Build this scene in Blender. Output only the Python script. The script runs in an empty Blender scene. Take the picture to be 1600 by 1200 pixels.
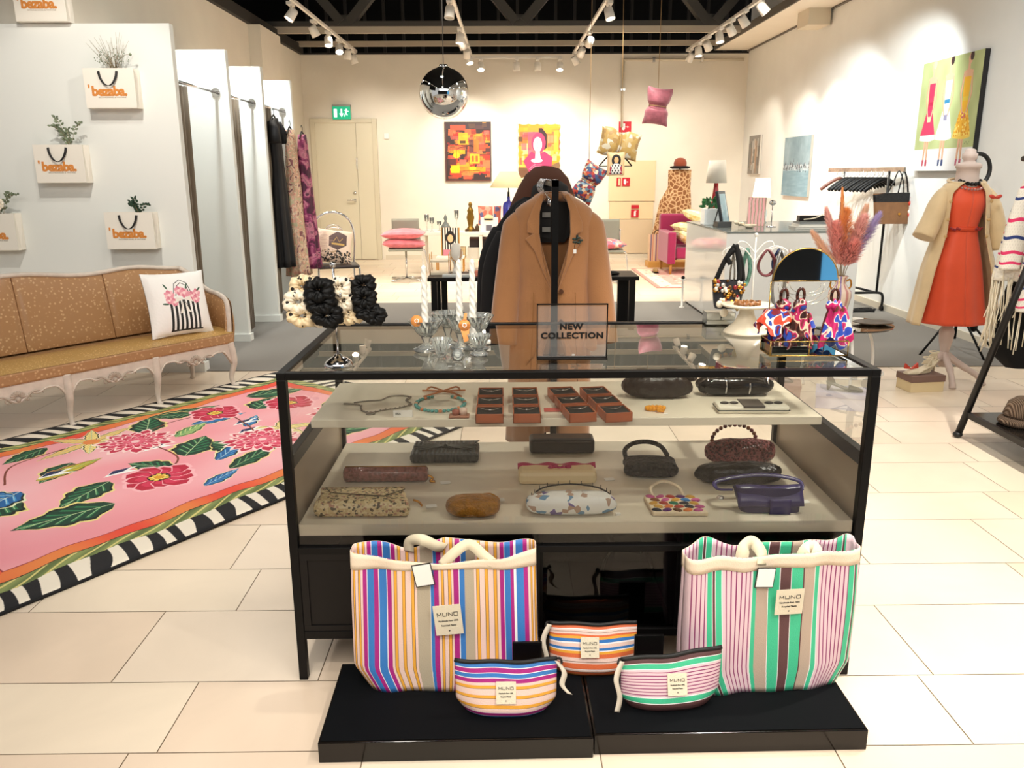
import bpy, math, random
import numpy as np
from mathutils import Vector, Matrix, Euler
PI=math.pi
random.seed(7)
SC=bpy.context.scene
COL=SC.collection
# ---------------------------------------------------------------- camera
cam_d=bpy.data.cameras.new('camera'); cam=bpy.data.objects.new('camera',cam_d); COL.objects.link(cam)
cam_d.sensor_fit='HORIZONTAL'; cam_d.sensor_width=36.0; cam_d.lens=1273.0/1600*36
cam_d.clip_start=.05; cam_d.clip_end=100
_p,_y,_r=0.2526,0.0087,0.0044
_f=Vector((math.sin(_y)*math.cos(_p),math.cos(_y)*math.cos(_p),-math.sin(_p)))
_rt=Vector((math.cos(_y),-math.sin(_y),0)); _up=_rt.cross(_f)
_c,_s=math.cos(_r),math.sin(_r)
R_=_rt*_c-_up*_s; U_=_up*_c+_rt*_s
cam.matrix_world=Matrix(((R_.x,U_.x,-_f.x,0),(R_.y,U_.y,-_f.y,0),(R_.z,U_.z,-_f.z,1.45),(0,0,0,1)))
SC.camera=cam
# ---------------------------------------------------------------- world, exposure, large lights
w=bpy.data.worlds.new('world'); SC.world=w; w.use_nodes=True
w.node_tree.nodes['Background'].inputs[0].default_value=(1.0,.96,.90,1)
w.node_tree.nodes['Background'].inputs[1].default_value=.42
SC.view_settings.view_transform='Standard'; SC.view_settings.look='None'
SC.view_settings.exposure=0.45; SC.view_settings.gamma=1.0; SC.view_settings.use_curve_mapping=False
def area_light(name,loc,rot,sx,sy,power,col):
    d=bpy.data.lights.new(name,'AREA'); d.shape='RECTANGLE'; d.size=sx; d.size_y=sy; d.energy=power; d.color=col
    o=bpy.data.objects.new(name,d); COL.objects.link(o); o.location=loc; o.rotation_euler=rot; return o
# added area fill, unseen, for mall light entering the open shop front
area_light('mall_fill_light',(0,-1.2,3.6),(math.radians(28),0,0),6.0,2.0,125,(1,.95,.88))
# ---------------------------------------------------------------- helpers
def lin(h):
    if not isinstance(h,str): return tuple(h)+((1,) if len(h)==3 else ())
    v=[int(h[i:i+2],16)/255 for i in (0,2,4)]
    return tuple((c/12.92 if c<=.04045 else ((c+.055)/1.055)**2.4) for c in v)+(1,)
MATS={}
def M(name,col='808080',rough=.5,metal=0,var=0.0,vscale=8,bump=0,bscale=60,spec=.5,sheen=0,trans=0,ior=1.45,col2=None,aniso=None,coat=0,emit=0,weave=False,alpha=1):
    if name in MATS: return MATS[name]
    m=bpy.data.materials.new(name); m.use_nodes=True; nt=m.node_tree; b=nt.nodes['Principled BSDF']
    c=lin(col); b.inputs['Base Color'].default_value=c; b.inputs['Roughness'].default_value=rough; b.inputs['Metallic'].default_value=metal
    b.inputs['Specular IOR Level'].default_value=spec; b.inputs['IOR'].default_value=ior
    b.inputs['Transmission Weight'].default_value=trans; b.inputs['Sheen Weight'].default_value=sheen; b.inputs['Coat Weight'].default_value=coat
    if emit: b.inputs['Emission Color'].default_value=c; b.inputs['Emission Strength'].default_value=emit
    tc=nt.nodes.new('ShaderNodeTexCoord')
    if var or col2:
        n=nt.nodes.new('ShaderNodeTexNoise'); n.inputs['Scale'].default_value=vscale; n.inputs['Detail'].default_value=4
        nt.links.new(tc.outputs['Object'],n.inputs['Vector'])
        mx=nt.nodes.new('ShaderNodeMix'); mx.data_type='RGBA'
        c2=lin(col2) if col2 else tuple(x*(1-var) for x in c[:3])+(1,)
        c1=c if col2 else tuple(min(1,x*(1+var*.6)) for x in c[:3])+(1,)
        mx.inputs['A'].default_value=c1; mx.inputs['B'].default_value=c2
        rp=nt.nodes.new('ShaderNodeMapRange'); rp.inputs['From Min'].default_value=.35; rp.inputs['From Max'].default_value=.65
        nt.links.new(n.outputs['Fac'],rp.inputs['Value']); nt.links.new(rp.outputs['Result'],mx.inputs['Factor']); nt.links.new(mx.outputs['Result'],b.inputs['Base Color'])
    if bump:
        if weave:
            n2=nt.nodes.new('ShaderNodeTexWave'); n2.inputs['Scale'].default_value=bscale; n2.inputs['Distortion'].default_value=1.5
        else:
            n2=nt.nodes.new('ShaderNodeTexNoise'); n2.inputs['Scale'].default_value=bscale; n2.inputs['Detail'].default_value=3
        nt.links.new(tc.outputs['Object'],n2.inputs['Vector'])
        bp=nt.nodes.new('ShaderNodeBump'); bp.inputs['Strength'].default_value=bump; bp.inputs['Distance'].default_value=.01
        nt.links.new(n2.outputs['Fac' if not weave else 'Fac'],bp.inputs['Height']); nt.links.new(bp.outputs['Normal'],b.inputs['Normal'])
    MATS[name]=m; return m
def glassmat(name,tint=(.9,.93,.9),ior=1.45,rough=0.0,boost=1.0):
    # thin pane: mirror reflection by Fresnel over a tinted see-through pane
    if name in MATS: return MATS[name]
    m=bpy.data.materials.new(name); m.use_nodes=True; nt=m.node_tree; nt.nodes.remove(nt.nodes['Principled BSDF'])
    out=nt.nodes['Material Output']; t=nt.nodes.new('ShaderNodeBsdfTransparent'); t.inputs[0].default_value=tuple(tint)+(1,)
    g=nt.nodes.new('ShaderNodeBsdfGlossy'); g.inputs['Roughness'].default_value=rough; g.inputs[0].default_value=(1,1,1,1)
    f=nt.nodes.new('ShaderNodeFresnel'); f.inputs[0].default_value=ior
    mx=nt.nodes.new('ShaderNodeMixShader'); mu=nt.nodes.new('ShaderNodeMath'); mu.operation='MULTIPLY'; mu.inputs[1].default_value=boost; mu.use_clamp=True
    nt.links.new(f.outputs[0],mu.inputs[0]); nt.links.new(mu.outputs[0],mx.inputs[0]); nt.links.new(t.outputs[0],mx.inputs[1]); nt.links.new(g.outputs[0],mx.inputs[2]); nt.links.new(mx.outputs[0],out.inputs[0])
    MATS[name]=m; return m
def rampmat(name,kind,stops,scale=5,rough=.6,metal=0,bump=0,coord='Object',detail=3,dist=0,interp='CONSTANT',sheen=0,spec=.5):
    if name in MATS: return MATS[name]
    m=bpy.data.materials.new(name); m.use_nodes=True; nt=m.node_tree; b=nt.nodes['Principled BSDF']
    b.inputs['Roughness'].default_value=rough; b.inputs['Metallic'].default_value=metal; b.inputs['Sheen Weight'].default_value=sheen; b.inputs['Specular IOR Level'].default_value=spec
    tc=nt.nodes.new('ShaderNodeTexCoord')
    if kind=='noise':
        n=nt.nodes.new('ShaderNodeTexNoise'); n.inputs['Scale'].default_value=scale; n.inputs['Detail'].default_value=detail; n.inputs['Distortion'].default_value=dist; o=n.outputs['Fac']
    elif kind=='voronoi':
        n=nt.nodes.new('ShaderNodeTexVoronoi'); n.inputs['Scale'].default_value=scale; sp=nt.nodes.new('ShaderNodeSeparateColor'); nt.links.new(n.outputs['Color'],sp.inputs[0]); o=sp.outputs[0]
    elif kind=='cells':
        n=nt.nodes.new('ShaderNodeTexVoronoi'); n.inputs['Scale'].default_value=scale; o=n.outputs['Distance']
    elif kind=='edge':
        n=nt.nodes.new('ShaderNodeTexVoronoi'); n.feature='DISTANCE_TO_EDGE'; n.inputs['Scale'].default_value=scale; o=n.outputs['Distance']
    else:
        n=nt.nodes.new('ShaderNodeTexWave'); n.bands_direction=kind.upper(); n.inputs['Scale'].default_value=scale; n.inputs['Distortion'].default_value=dist; o=n.outputs['Fac']
    nt.links.new(tc.outputs[coord],n.inputs['Vector'])
    r=nt.nodes.new('ShaderNodeValToRGB'); r.color_ramp.interpolation=interp
    el=r.color_ramp.elements
    while len(el)<len(stops): el.new(.5)
    for i,(p,c) in enumerate(stops): el[i].position=p; el[i].color=lin(c)
    nt.links.new(o,r.inputs[0]); nt.links.new(r.outputs[0],b.inputs['Base Color'])
    if bump:
        bp=nt.nodes.new('ShaderNodeBump'); bp.inputs['Strength'].default_value=bump; bp.inputs['Distance'].default_value=.01
        nt.links.new(o,bp.inputs['Height']); nt.links.new(bp.outputs['Normal'],b.inputs['Normal'])
    MATS[name]=m; return m
def imgmat(name,arr,rough=.6,bump=0,sheen=0,bscale=200,coat=0):
    # arr: rows bottom->top, sRGB 0..1 pattern drawn by this script, mapped through the UV map
    h,wd=arr.shape[:2]; im=bpy.data.images.new(name,wd,h); a=np.ones((h,wd,4),np.float32); a[...,:3]=arr; im.pixels.foreach_set(a.ravel()); im.pack()
    m=bpy.data.materials.new(name); m.use_nodes=True; nt=m.node_tree; b=nt.nodes['Principled BSDF']; b.inputs['Roughness'].default_value=rough; b.inputs['Sheen Weight'].default_value=sheen; b.inputs['Coat Weight'].default_value=coat
    t=nt.nodes.new('ShaderNodeTexImage'); t.image=im; t.extension='EXTEND'; nt.links.new(t.outputs[0],b.inputs['Base Color'])
    if bump:
        n2=nt.nodes.new('ShaderNodeTexNoise'); n2.inputs['Scale'].default_value=bscale; tc=nt.nodes.new('ShaderNodeTexCoord'); nt.links.new(tc.outputs['Object'],n2.inputs['Vector'])
        bp=nt.nodes.new('ShaderNodeBump'); bp.inputs['Strength'].default_value=bump; bp.inputs['Distance'].default_value=.01
        nt.links.new(n2.outputs['Fac'],bp.inputs['Height']); nt.links.new(bp.outputs['Normal'],b.inputs['Normal'])
    MATS[name]=m; return m
class MB:
    def __init__(s): s.v=[];s.f=[];s.mi=[];s.sm=[];s.uv={}
    def add(s,vs,fs,mi=0,sm=False,uvs=None):
        k=len(s.v); s.v+= [tuple(v) for v in vs]
        if uvs:
            for i,u in enumerate(uvs): s.uv[k+i]=u
        for f in fs: s.f.append([i+k for i in f]); s.mi.append(mi); s.sm.append(sm)
        return s
    def xf(s,mat,k=0):
        for i in range(k,len(s.v)): s.v[i]=tuple(mat@Vector(s.v[i]))
        return s
    def bx(s,x0,x1,y0,y1,z0,z1,mi=0,rot=None,uvface=False):
        vs=[(x,y,z) for z in (z0,z1) for y in (y0,y1) for x in (x0,x1)]
        if rot is not None:
            c=Vector(((x0+x1)/2,(y0+y1)/2,(z0+z1)/2)); vs=[tuple(c+rot@(Vector(v)-c)) for v in vs]
        return s.add(vs,[(0,2,3,1),(4,5,7,6),(0,1,5,4),(2,6,7,3),(0,4,6,2),(1,3,7,5)],mi)
    def bar(s,p0,p1,w,h=None,mi=0,up=(0,0,1)):
        p0=Vector(p0);p1=Vector(p1);h=h or w;d=(p1-p0).normalized();u=Vector(up)
        if abs(d.dot(u))>.98: u=Vector((0,1,0))
        a=d.cross(u).normalized();b=a.cross(d)
        vs=[]
        for p in (p0,p1):
            for (i,j) in ((-1,-1),(1,-1),(1,1),(-1,1)): vs.append(p+a*i*w/2+b*j*h/2)
        return s.add(vs,[(0,1,2,3),(7,6,5,4),(0,4,5,1),(1,5,6,2),(2,6,7,3),(3,7,4,0)],mi)
    def tube(s,pts,r,n=8,closed=False,mi=0,flat=1.0,up=(0,0,1)):
        P=[Vector(p) for p in pts]; m=len(P); R=r if hasattr(r,'__len__') else [r]*m
        vs=[]; prev=None
        for i in range(m):
            if closed: d=P[(i+1)%m]-P[i-1]
            else: d=P[min(i+1,m-1)]-P[max(i-1,0)]
            if d.length<1e-9: d=Vector((0,0,1))
            d.normalize()
            if prev is None:
                u=Vector(up); 
                if abs(d.dot(u))>.95: u=Vector((1,0,0)) if abs(d.x)<.9 else Vector((0,1,0))
                a=(u-d*d.dot(u)).normalized()
            else:
                a=prev-d*d.dot(prev)
                a=a.normalized() if a.length>1e-6 else prev
            prev=a; b=d.cross(a)
            for k in range(n):
                t=2*PI*k/n; vs.append(P[i]+(a*math.cos(t)*flat+b*math.sin(t))*R[i])
        fs=[]
        for i in range(m if closed else m-1):
            j=(i+1)%m
            for k in range(n): fs.append((i*n+k,i*n+(k+1)%n,j*n+(k+1)%n,j*n+k))
        s.add(vs,fs,mi,True)
        if not closed:
            k0=len(s.v)-len(vs); s.f.append([k0+k for k in range(n)][::-1]); s.mi.append(mi); s.sm.append(False)
            s.f.append([k0+(m-1)*n+k for k in range(n)]); s.mi.append(mi); s.sm.append(False)
        return s
    def cyl(s,p0,p1,r0,r1=None,n=16,mi=0):
        return s.tube([p0,p1],[r0,r0 if r1 is None else r1],n,mi=mi)
    def lathe(s,prof,c=(0,0,0),n=24,mi=0,wob=None):
        vs=[];fs=[];m=len(prof)
        for i,(r,z) in enumerate(prof):
            for k in range(n):
                t=2*PI*k/n; q=r*(wob(i,t) if wob else 1); vs.append((c[0]+q*math.cos(t),c[1]+q*math.sin(t),c[2]+z))
        for i in range(m-1):
            for k in range(n): fs.append((i*n+k,i*n+(k+1)%n,(i+1)*n+(k+1)%n,(i+1)*n+k))
        return s.add(vs,fs,mi,True)
    def sph(s,c,r,n=12,mi=0,rz=None,ry=None,rot=None):
        rx=r; ry=ry or r; rz=rz or r; vs=[];fs=[];h=max(4,n//2)
        for i in range(h+1):
            a=PI*i/h
            for k in range(n):
                t=2*PI*k/n; p=Vector((rx*math.sin(a)*math.cos(t),ry*math.sin(a)*math.sin(t),-rz*math.cos(a)))
                if rot is not None: p=rot@p
                vs.append((c[0]+p.x,c[1]+p.y,c[2]+p.z))
        for i in range(h):
            for k in range(n): fs.append((i*n+k,i*n+(k+1)%n,(i+1)*n+(k+1)%n,(i+1)*n+k))
        return s.add(vs,fs,mi,True)
    def grid(s,fn,nu,nv,mi=0,closeu=False,sm=True,uv=True,uvfn=None):
        vs=[];us=[]
        for j in range(nv+1):
            for i in range(nu+1):
                u,v=i/nu,j/nv; vs.append(fn(u,v)); us.append(uvfn(u,v) if uvfn else (u,v))
        fs=[(j*(nu+1)+i,j*(nu+1)+i+1,(j+1)*(nu+1)+i+1,(j+1)*(nu+1)+i) for j in range(nv) for i in range(nu)]
        return s.add(vs,fs,mi,sm,us if uv else None)
    def prism(s,poly,y0,y1,mi=0,plane='xz',sm=False):
        n=len(poly)
        def P(p,d): return {'xz':(p[0],d,p[1]),'xy':(p[0],p[1],d),'yz':(d,p[0],p[1])}[plane]
        vs=[P(p,y0) for p in poly]+[P(p,y1) for p in poly]
        fs=[tuple(range(n)),tuple(range(2*n-1,n-1,-1))]+[(i,i+n,(i+1)%n+n,(i+1)%n) for i in range(n)]
        return s.add(vs,fs,mi,sm)
    def build(s,name,mats,parent=None,bevel=0,sub=0,solid=0,loc=None,rot=None,auto=None):
        me=bpy.data.meshes.new(name); me.from_pydata(s.v,[],s.f)
        if not isinstance(mats,(list,tuple)): mats=[mats]
        for m in mats: me.materials.append(m)
        me.polygons.foreach_set('material_index',s.mi); me.polygons.foreach_set('use_smooth',s.sm)
        if s.uv:
            ul=me.uv_layers.new(name='UVMap')
            for l in me.loops: ul.data[l.index].uv=s.uv.get(l.vertex_index,(0,0))
        me.update()
        o=bpy.data.objects.new(name,me); COL.objects.link(o)
        if parent: o.parent=parent
        if loc: o.location=loc
        if rot: o.rotation_euler=rot
        if solid:
            q=o.modifiers.new('solid','SOLIDIFY'); q.thickness=solid; q.offset=0
        if bevel:
            q=o.modifiers.new('bevel','BEVEL'); q.width=bevel; q.segments=2; q.limit_method='ANGLE'
        if sub:
            q=o.modifiers.new('sub','SUBSURF'); q.levels=sub; q.render_levels=sub
        return o
def tag(o,label,cat,group=None):
    o['label']=label; o['category']=cat
    if group: o['group']=group
    return o
def thing(name,label,cat,loc=(0,0,0),rz=0,group=None,rot=None):
    o=bpy.data.objects.new(name,None); COL.objects.link(o); o.empty_display_size=.05
    o.location=loc; o.rotation_euler=rot if rot else (0,0,rz); return tag(o,label,cat,group)
def struct(name,mb,mats,**k):
    o=mb.build(name,mats,**k); o['kind']='structure'; return o
def dup(root,loc,rz=0,label=None,rot=None,scale=None,group=None):
    r=root.copy(); COL.objects.link(r); r.location=loc; r.rotation_euler=rot if rot else (0,0,rz)
    if scale: r.scale=(scale,)*3 if not hasattr(scale,'__len__') else scale
    if label: r['label']=label
    if group: r['group']=group
    for ch in list(root.children):
        c=ch.copy(); COL.objects.link(c); c.parent=r
        for g in list(ch.children):
            d=g.copy(); COL.objects.link(d); d.parent=c
    return r
def text_mb(txt,size,depth=.0006,offset=0,align='CENTER',space=1.0,sx=1.0,mi=0):
    # text in the XZ plane facing -Y, centred on the origin
    c=bpy.data.curves.new('t','FONT'); c.body=txt; c.size=size; c.extrude=depth; c.offset=offset; c.align_x=align; c.align_y='CENTER'; c.space_character=space; c.resolution_u=3; c.space_line=.95
    o=bpy.data.objects.new('t',c); COL.objects.link(o); dg=bpy.context.evaluated_depsgraph_get(); me=bpy.data.meshes.new_from_object(o.evaluated_get(dg))
    b=MB(); b.add([(v.co.x*sx,-v.co.z,v.co.y) for v in me.vertices],[tuple(p.vertices) for p in me.polygons],mi)
    bpy.data.objects.remove(o); bpy.data.curves.remove(c); bpy.data.meshes.remove(me); return b
def arc(c,r,a0,a1,n,plane='xz',ry=None):
    out=[]; ry=ry or r
    for i in range(n+1):
        a=math.radians(a0+(a1-a0)*i/n); p,q=r*math.cos(a),ry*math.sin(a)
        out.append({'xz':(c[0]+p,c[1],c[2]+q),'xy':(c[0]+p,c[1]+q,c[2]),'yz':(c[0],c[1]+p,c[2]+q)}[plane])
    return out
def smooth(pts,n=6):
    P=[Vector(p) for p in pts]; out=[]
    for i in range(len(P)-1):
        p0,p1,p2,p3=P[max(i-1,0)],P[i],P[i+1],P[min(i+2,len(P)-1)]
        for k in range(n):
            t=k/n; out.append(.5*((2*p1)+(-p0+p2)*t+(2*p0-5*p1+4*p2-p3)*t*t+(-p0+3*p1-3*p2+p3)*t**3))
    out.append(P[-1]); return out
class Canvas:
    # small pattern painter, origin bottom-left, units given by sx,sy
    def __init__(s,w,h,px,bg):
        s.W,s.H=int(w*px),int(h*px); s.px=px; s.a=np.zeros((s.H,s.W,3),np.float32); s.a[:]=s.c(bg)
    def c(s,h): return [int(h[i:i+2],16)/255 for i in (0,2,4)] if isinstance(h,str) else list(h)
    def poly(s,pts,col,al=1):
        P=np.array(pts,float)*s.px; x0,y0=np.floor(P.min(0)).astype(int); x1,y1=np.ceil(P.max(0)).astype(int)
        x0,y0=max(x0,0),max(y0,0); x1,y1=min(x1,s.W),min(y1,s.H)
        if x1<=x0 or y1<=y0: return
        X,Y=np.meshgrid(np.arange(x0,x1)+.5,np.arange(y0,y1)+.5); ins=np.zeros(X.shape,bool); n=len(P)
        for i in range(n):
            xa,ya=P[i];xb,yb=P[(i+1)%n]
            if ya==yb: continue
            ins^=((Y<ya)!=(Y<yb))&(X<(xb-xa)*(Y-ya)/(yb-ya)+xa)
        s.a[y0:y1,x0:x1][ins]=s.a[y0:y1,x0:x1][ins]*(1-al)+np.array(s.c(col),np.float32)*al
    def ell(s,x,y,rx,ry,col,rot=0,al=1,n=28,a0=0,a1=360):
        c,q=math.cos(rot),math.sin(rot)
        s.poly([(x+rx*math.cos(t)*c-ry*math.sin(t)*q,y+rx*math.cos(t)*q+ry*math.sin(t)*c) for t in np.radians(np.linspace(a0,a1,n,endpoint=False))],col,al)
    def rect(s,x0,y0,x1,y1,col,al=1): s.poly([(x0,y0),(x1,y0),(x1,y1),(x0,y1)],col,al)
    def line(s,pts,wd,col,al=1):
        pts=[np.array(p,float) for p in pts]; L=[];Rr=[]
        for i,p in enumerate(pts):
            d=pts[min(i+1,len(pts)-1)]-pts[max(i-1,0)]; n=np.array([-d[1],d[0]]); n/= (np.hypot(*n)+1e-9)
            ww=wd[i] if hasattr(wd,'__len__') else wd
            L.append(p+n*ww/2); Rr.append(p-n*ww/2)
        s.poly(L+Rr[::-1],col,al)
# common materials
BLK=M('black_metal','080707',.4,0,spec=.25); CHR=M('chrome','d8d8da',.12,1); WHT=M('white_paint','efece6',.5)
BRASS=M('brass','c9a55a',.25,1); CREAM=M('cream','e6dcc8',.6); GOLD=M('gold','c98f3a',.28,1)
# ================================================================= the setting
wallm=M('wall_plaster','ebe3d4',.85,var=.02,vscale=3,bump=.03,bscale=120)
wallr=M('wall_plaster_right','ecebe6',.85,var=.02,vscale=3,bump=.03,bscale=120)
partm=M('partition_paint','e9ebe6',.75)
# floor: stone tiles as individual faces over dark joints, alternating course heights
def tile_floor():
    b=MB(); rng=random.Random(3)
    b.add([(-7,-5,-.004),(6,-5,-.004),(6,15.5,-.004),(-7,15.5,-.004)],[(0,1,2,3)],0)
    offs={1.815:-.91,2.12:-1.17,2.525:-.93,2.83:-1.05}
    y=1.815-.71*10; k=0; g=.0016
    while y<15:
        h=.305 if k%2==0 else .405; L=.61 if k%2 else .71
        o=None
        for kk,v in offs.items():
            if abs(kk-y)<.02: o=v
        if o is None: o=rng.random()*L
        x=o-L*math.ceil((o+7)/L)
        while x<6:
            mi=1+rng.randrange(4)
            b.add([(x+g,y+g,0),(x+L-g,y+g,0),(x+L-g,y+h-g,0),(x+g,y+h-g,0)],[(0,1,2,3)],mi); x+=L
        y+=h; k+=1
    return b
def stone(name,col):
    m=bpy.data.materials.new(name); m.use_nodes=True; nt=m.node_tree; b=nt.nodes['Principled BSDF']; b.inputs['Roughness'].default_value=.28
    tc=nt.nodes.new('ShaderNodeTexCoord'); n=nt.nodes.new('ShaderNodeTexNoise'); n.inputs['Scale'].default_value=2.2; n.inputs['Detail'].default_value=8; n.inputs['Distortion'].default_value=.6
    nt.links.new(tc.outputs['Object'],n.inputs['Vector']); r=nt.nodes.new('ShaderNodeValToRGB'); c=lin(col)
    e=r.color_ramp.elements; e[0].position=.3; e[0].color=tuple(x*.9 for x in c[:3])+(1,); e[1].position=.6; e[1].color=c
    v=nt.nodes.new('ShaderNodeTexNoise'); v.inputs['Scale'].default_value=7; v.inputs['Detail'].default_value=10; v.inputs['Roughness'].default_value=.7; nt.links.new(tc.outputs['Object'],v.inputs['Vector'])
    r2=nt.nodes.new('ShaderNodeValToRGB'); e=r2.color_ramp.elements; e[0].position=.69; e[0].color=(0,0,0,1); e[1].position=.74; e[1].color=(.45,.45,.45,1)
    nt.links.new(v.outputs['Fac'],r2.inputs[0]); nt.links.new(n.outputs['Fac'],r.inputs[0])
    mx=nt.nodes.new('ShaderNodeMix'); mx.data_type='RGBA'; mx.inputs['B'].default_value=lin('a8876a'); nt.links.new(r2.outputs[0],mx.inputs['Factor']); nt.links.new(r.outputs[0],mx.inputs['A']); nt.links.new(mx.outputs['Result'],b.inputs['Base Color'])
    return m
struct('floor',tile_floor(),[M('tile_joint','9a8368',.9),stone('limestone_warm','e9d5bc'),stone('limestone_pale','ecdac4'),stone('limestone_rose','e8d2ba'),stone('limestone_cream','eddcc4')])
b=MB(); b.bx(-3.36,4.09,6.06,9.4,.001,.006); struct('trim_carpet',b,M('grey_carpet','827e78',.95,var=.06,vscale=180,bump=.3,bscale=400))
XW,YW,ZW=4.09,14.45,3.37
b=MB(); b.bx(-3.5,XW+.15,YW,YW+.15,0,ZW); struct('wall_back',b,wallm)
b=MB(); b.bx(XW,XW+.15,-1.5,YW,0,5.0); struct('wall_right',b,wallr)
b=MB(); b.bx(-3.51,-3.36,6.2,YW,0,ZW); b.bx(-3.36,-3.2,11.6,12.6,0,ZW); b.bx(-6,-3.51,6.2,6.35,2.4,ZW); struct('wall_left',b,wallm)
# dark void above
voidm=M('dark_void','060606',.9); mesh=M('dark_mesh','2c2926',.7)
b=MB(); b.bx(-7,7,-1.5,16,5.0,5.1); b.bx(-7,7,15.9,16,ZW,5.0); b.bx(-7,-6.9,-1.5,16,ZW,5.0)
b.bx(-6.9,-3.36,6.3,16,ZW+.001,ZW+.05,1); b.bx(-3.4,-3.3,6.2,YW,ZW,ZW+.14,1)
b.bx(-3.5,4.2,14.45,14.55,ZW,ZW+.03,1)
for i in range(24): b.bx(-3.4+i*.33,-3.35+i*.33,15.2,15.26,ZW,5.0,1)
struct('ceiling',b,[voidm,mesh])
# soffit along the right wall with a dark shadow gap
b=MB(); b.bx(3.52,XW-.03,-1.5,YW,3.42,3.5); struct('trim_soffit',b,[wallm])
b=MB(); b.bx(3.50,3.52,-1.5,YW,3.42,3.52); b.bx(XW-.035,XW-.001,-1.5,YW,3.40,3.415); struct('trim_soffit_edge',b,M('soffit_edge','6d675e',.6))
# baseboards
b=MB(); b.bx(XW-.015,XW,4,YW-.02,0,.075); struct('baseboard_right',b,M('skirting','d9cfbc',.5))
b=MB(); b.bx(-2.08,XW-.016,YW-.015,YW,0,.075); b.bx(-3.35,-3.33,YW-.015,YW,0,.075); struct('baseboard_back',b,MATS['skirting'])
# fitting-room partitions
def partition(n,y,x0,h,t=.07):
    b=MB(); b.bx(x0,-2.29,y,y+t,0,h); o=struct('wall_partition_%s'%n,b,partm,bevel=.004)
    b=MB(); b.bx(x0,-2.275,y-.015,y+t+.015,.0,.07); q=b.build('skirting',partm,o); return o
partition('front',6.05,-6.0,2.46); partition('second',7.2,-3.36,2.45); partition('third',8.2,-3.36,2.44); partition('rear',9.3,-3.36,2.43)
# grey painted lower service hatch and beige fire cabinet on the back wall
# exit door
door=MB(); door.bx(-3.18,-2.50,YW-.035,YW-.005,.01,2.29); door.bx(-2.495,-2.22,YW-.035,YW-.005,.01,2.29)
dm=M('door_paint','ddd5bd',.45); do=struct('door_1',door,dm,bevel=.003)
b=MB(); b.bx(-3.26,-3.18,YW-.05,YW,0,2.36); b.bx(-2.22,-2.14,YW-.05,YW,0,2.36); b.bx(-3.18,-2.22,YW-.05,YW,2.29,2.36); b.build('door_frame',M('door_frame','d5ccb4',.45),do,bevel=.004)
b=MB(); b.lathe([(0,.0),(.026,.0),(.026,.01),(.012,.014),(.012,.05),(0,.05)],n=16); b.xf(Matrix.Translation((-2.56,YW-.035,1.02))@Matrix.Rotation(PI/2,4,'X')); b.tube([(-2.56,YW-.085,1.02),(-2.69,YW-.085,1.02)],.011); b.build('door_handle',CHR,do)
b=MB(); b.lathe([(0,.0),(.026,.0),(.026,.014),(0,.016)],n=16); b.xf(Matrix.Translation((-2.56,YW-.035,1.14))@Matrix.Rotation(PI/2,4,'X')); b.bx(-2.515,-2.49,YW-.05,YW-.035,1.53,1.72); b.build('lock',CHR,do)
b=MB(); 
for z in (1.2,.25): b.bx(-2.50,-2.494,YW-.037,YW-.03,z,z+.1)
b.build('hinge',CHR,do)
# window-free shop: steel beams and trusses up in the void
grey=M('truss_grey','45433f',.7); beamm=M('beam_offwhite','b8ae9c',.6)
def steel(name,label,pts):
    pass
for (y,z,lab,h) in ((12.9,3.50,'pale horizontal beam with grey upper flange under the dark void',.09),(14.2,3.50,'pale horizontal rail just in front of the back wall, under the dark void',.08)):
    t=thing('ceiling_beam',lab,'beam',(0,y,z)); b=MB(); b.bx(-3.5 if y>13 else -3.9,3.5,-.03,.03,-h/2,h/2); b.build('rail',beamm,t)
    if y<13: b=MB(); b.bx(-3.5,3.5,-.06,.06,h/2,h/2+.07); b.build('flange',grey,t)
labs=['grey V-shaped roof truss above the exit door','grey V-shaped roof truss above the two abstract paintings','grey V-shaped roof truss above the hanging pink cushion']
for i,x in enumerate((-2.30,.25,3.05)):
    t=thing('roof_truss',labs[i],'truss',(x,12.9,3.60),group='roof trusses')
    for s_ in (-1,1):
        b=MB(); b.bar((s_*.06,0,0),(s_*1.25,0,1.36),.13,.17,up=(0,1,0)); b.build('strut',grey,t)
    b=MB(); b.bx(-.1,.1,-.05,.05,-.02,.10); b.build('gusset',grey,t)
# sprinkler pipe running along the top of the back wall
pm=M('pipe_cream','d8cdb8',.5)
b=MB(); b.tube([(1.98,YW-.05,3.27),(4.0,YW-.05,3.27)],.022); b.tube([(2.0,YW-.05,3.29),(2.0,YW-.05,2.2)],.022)
o=tag(b.build('pipe',pm),'thin cream pipe running down the back wall to the red sign','pipe')
for z,x in ((2.8,2.0),):
    b=MB(); b.bx(x-.04,x+.04,YW-.08,YW-.0,z-.015,z+.015); b.build('clamp',CHR,o)
for x in (2.5,3.3):
    b=MB(); b.bx(x-.02,x+.02,YW-.08,YW-.0,3.23,3.31); b.build('clamp',CHR,o)
b=MB(); b.bx(3.78,4.06,10.85,11.25,3.22,3.44); tag(b.build('junction_box',pm,bevel=.01),'cream junction box at the top of the right wall','box')
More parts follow.
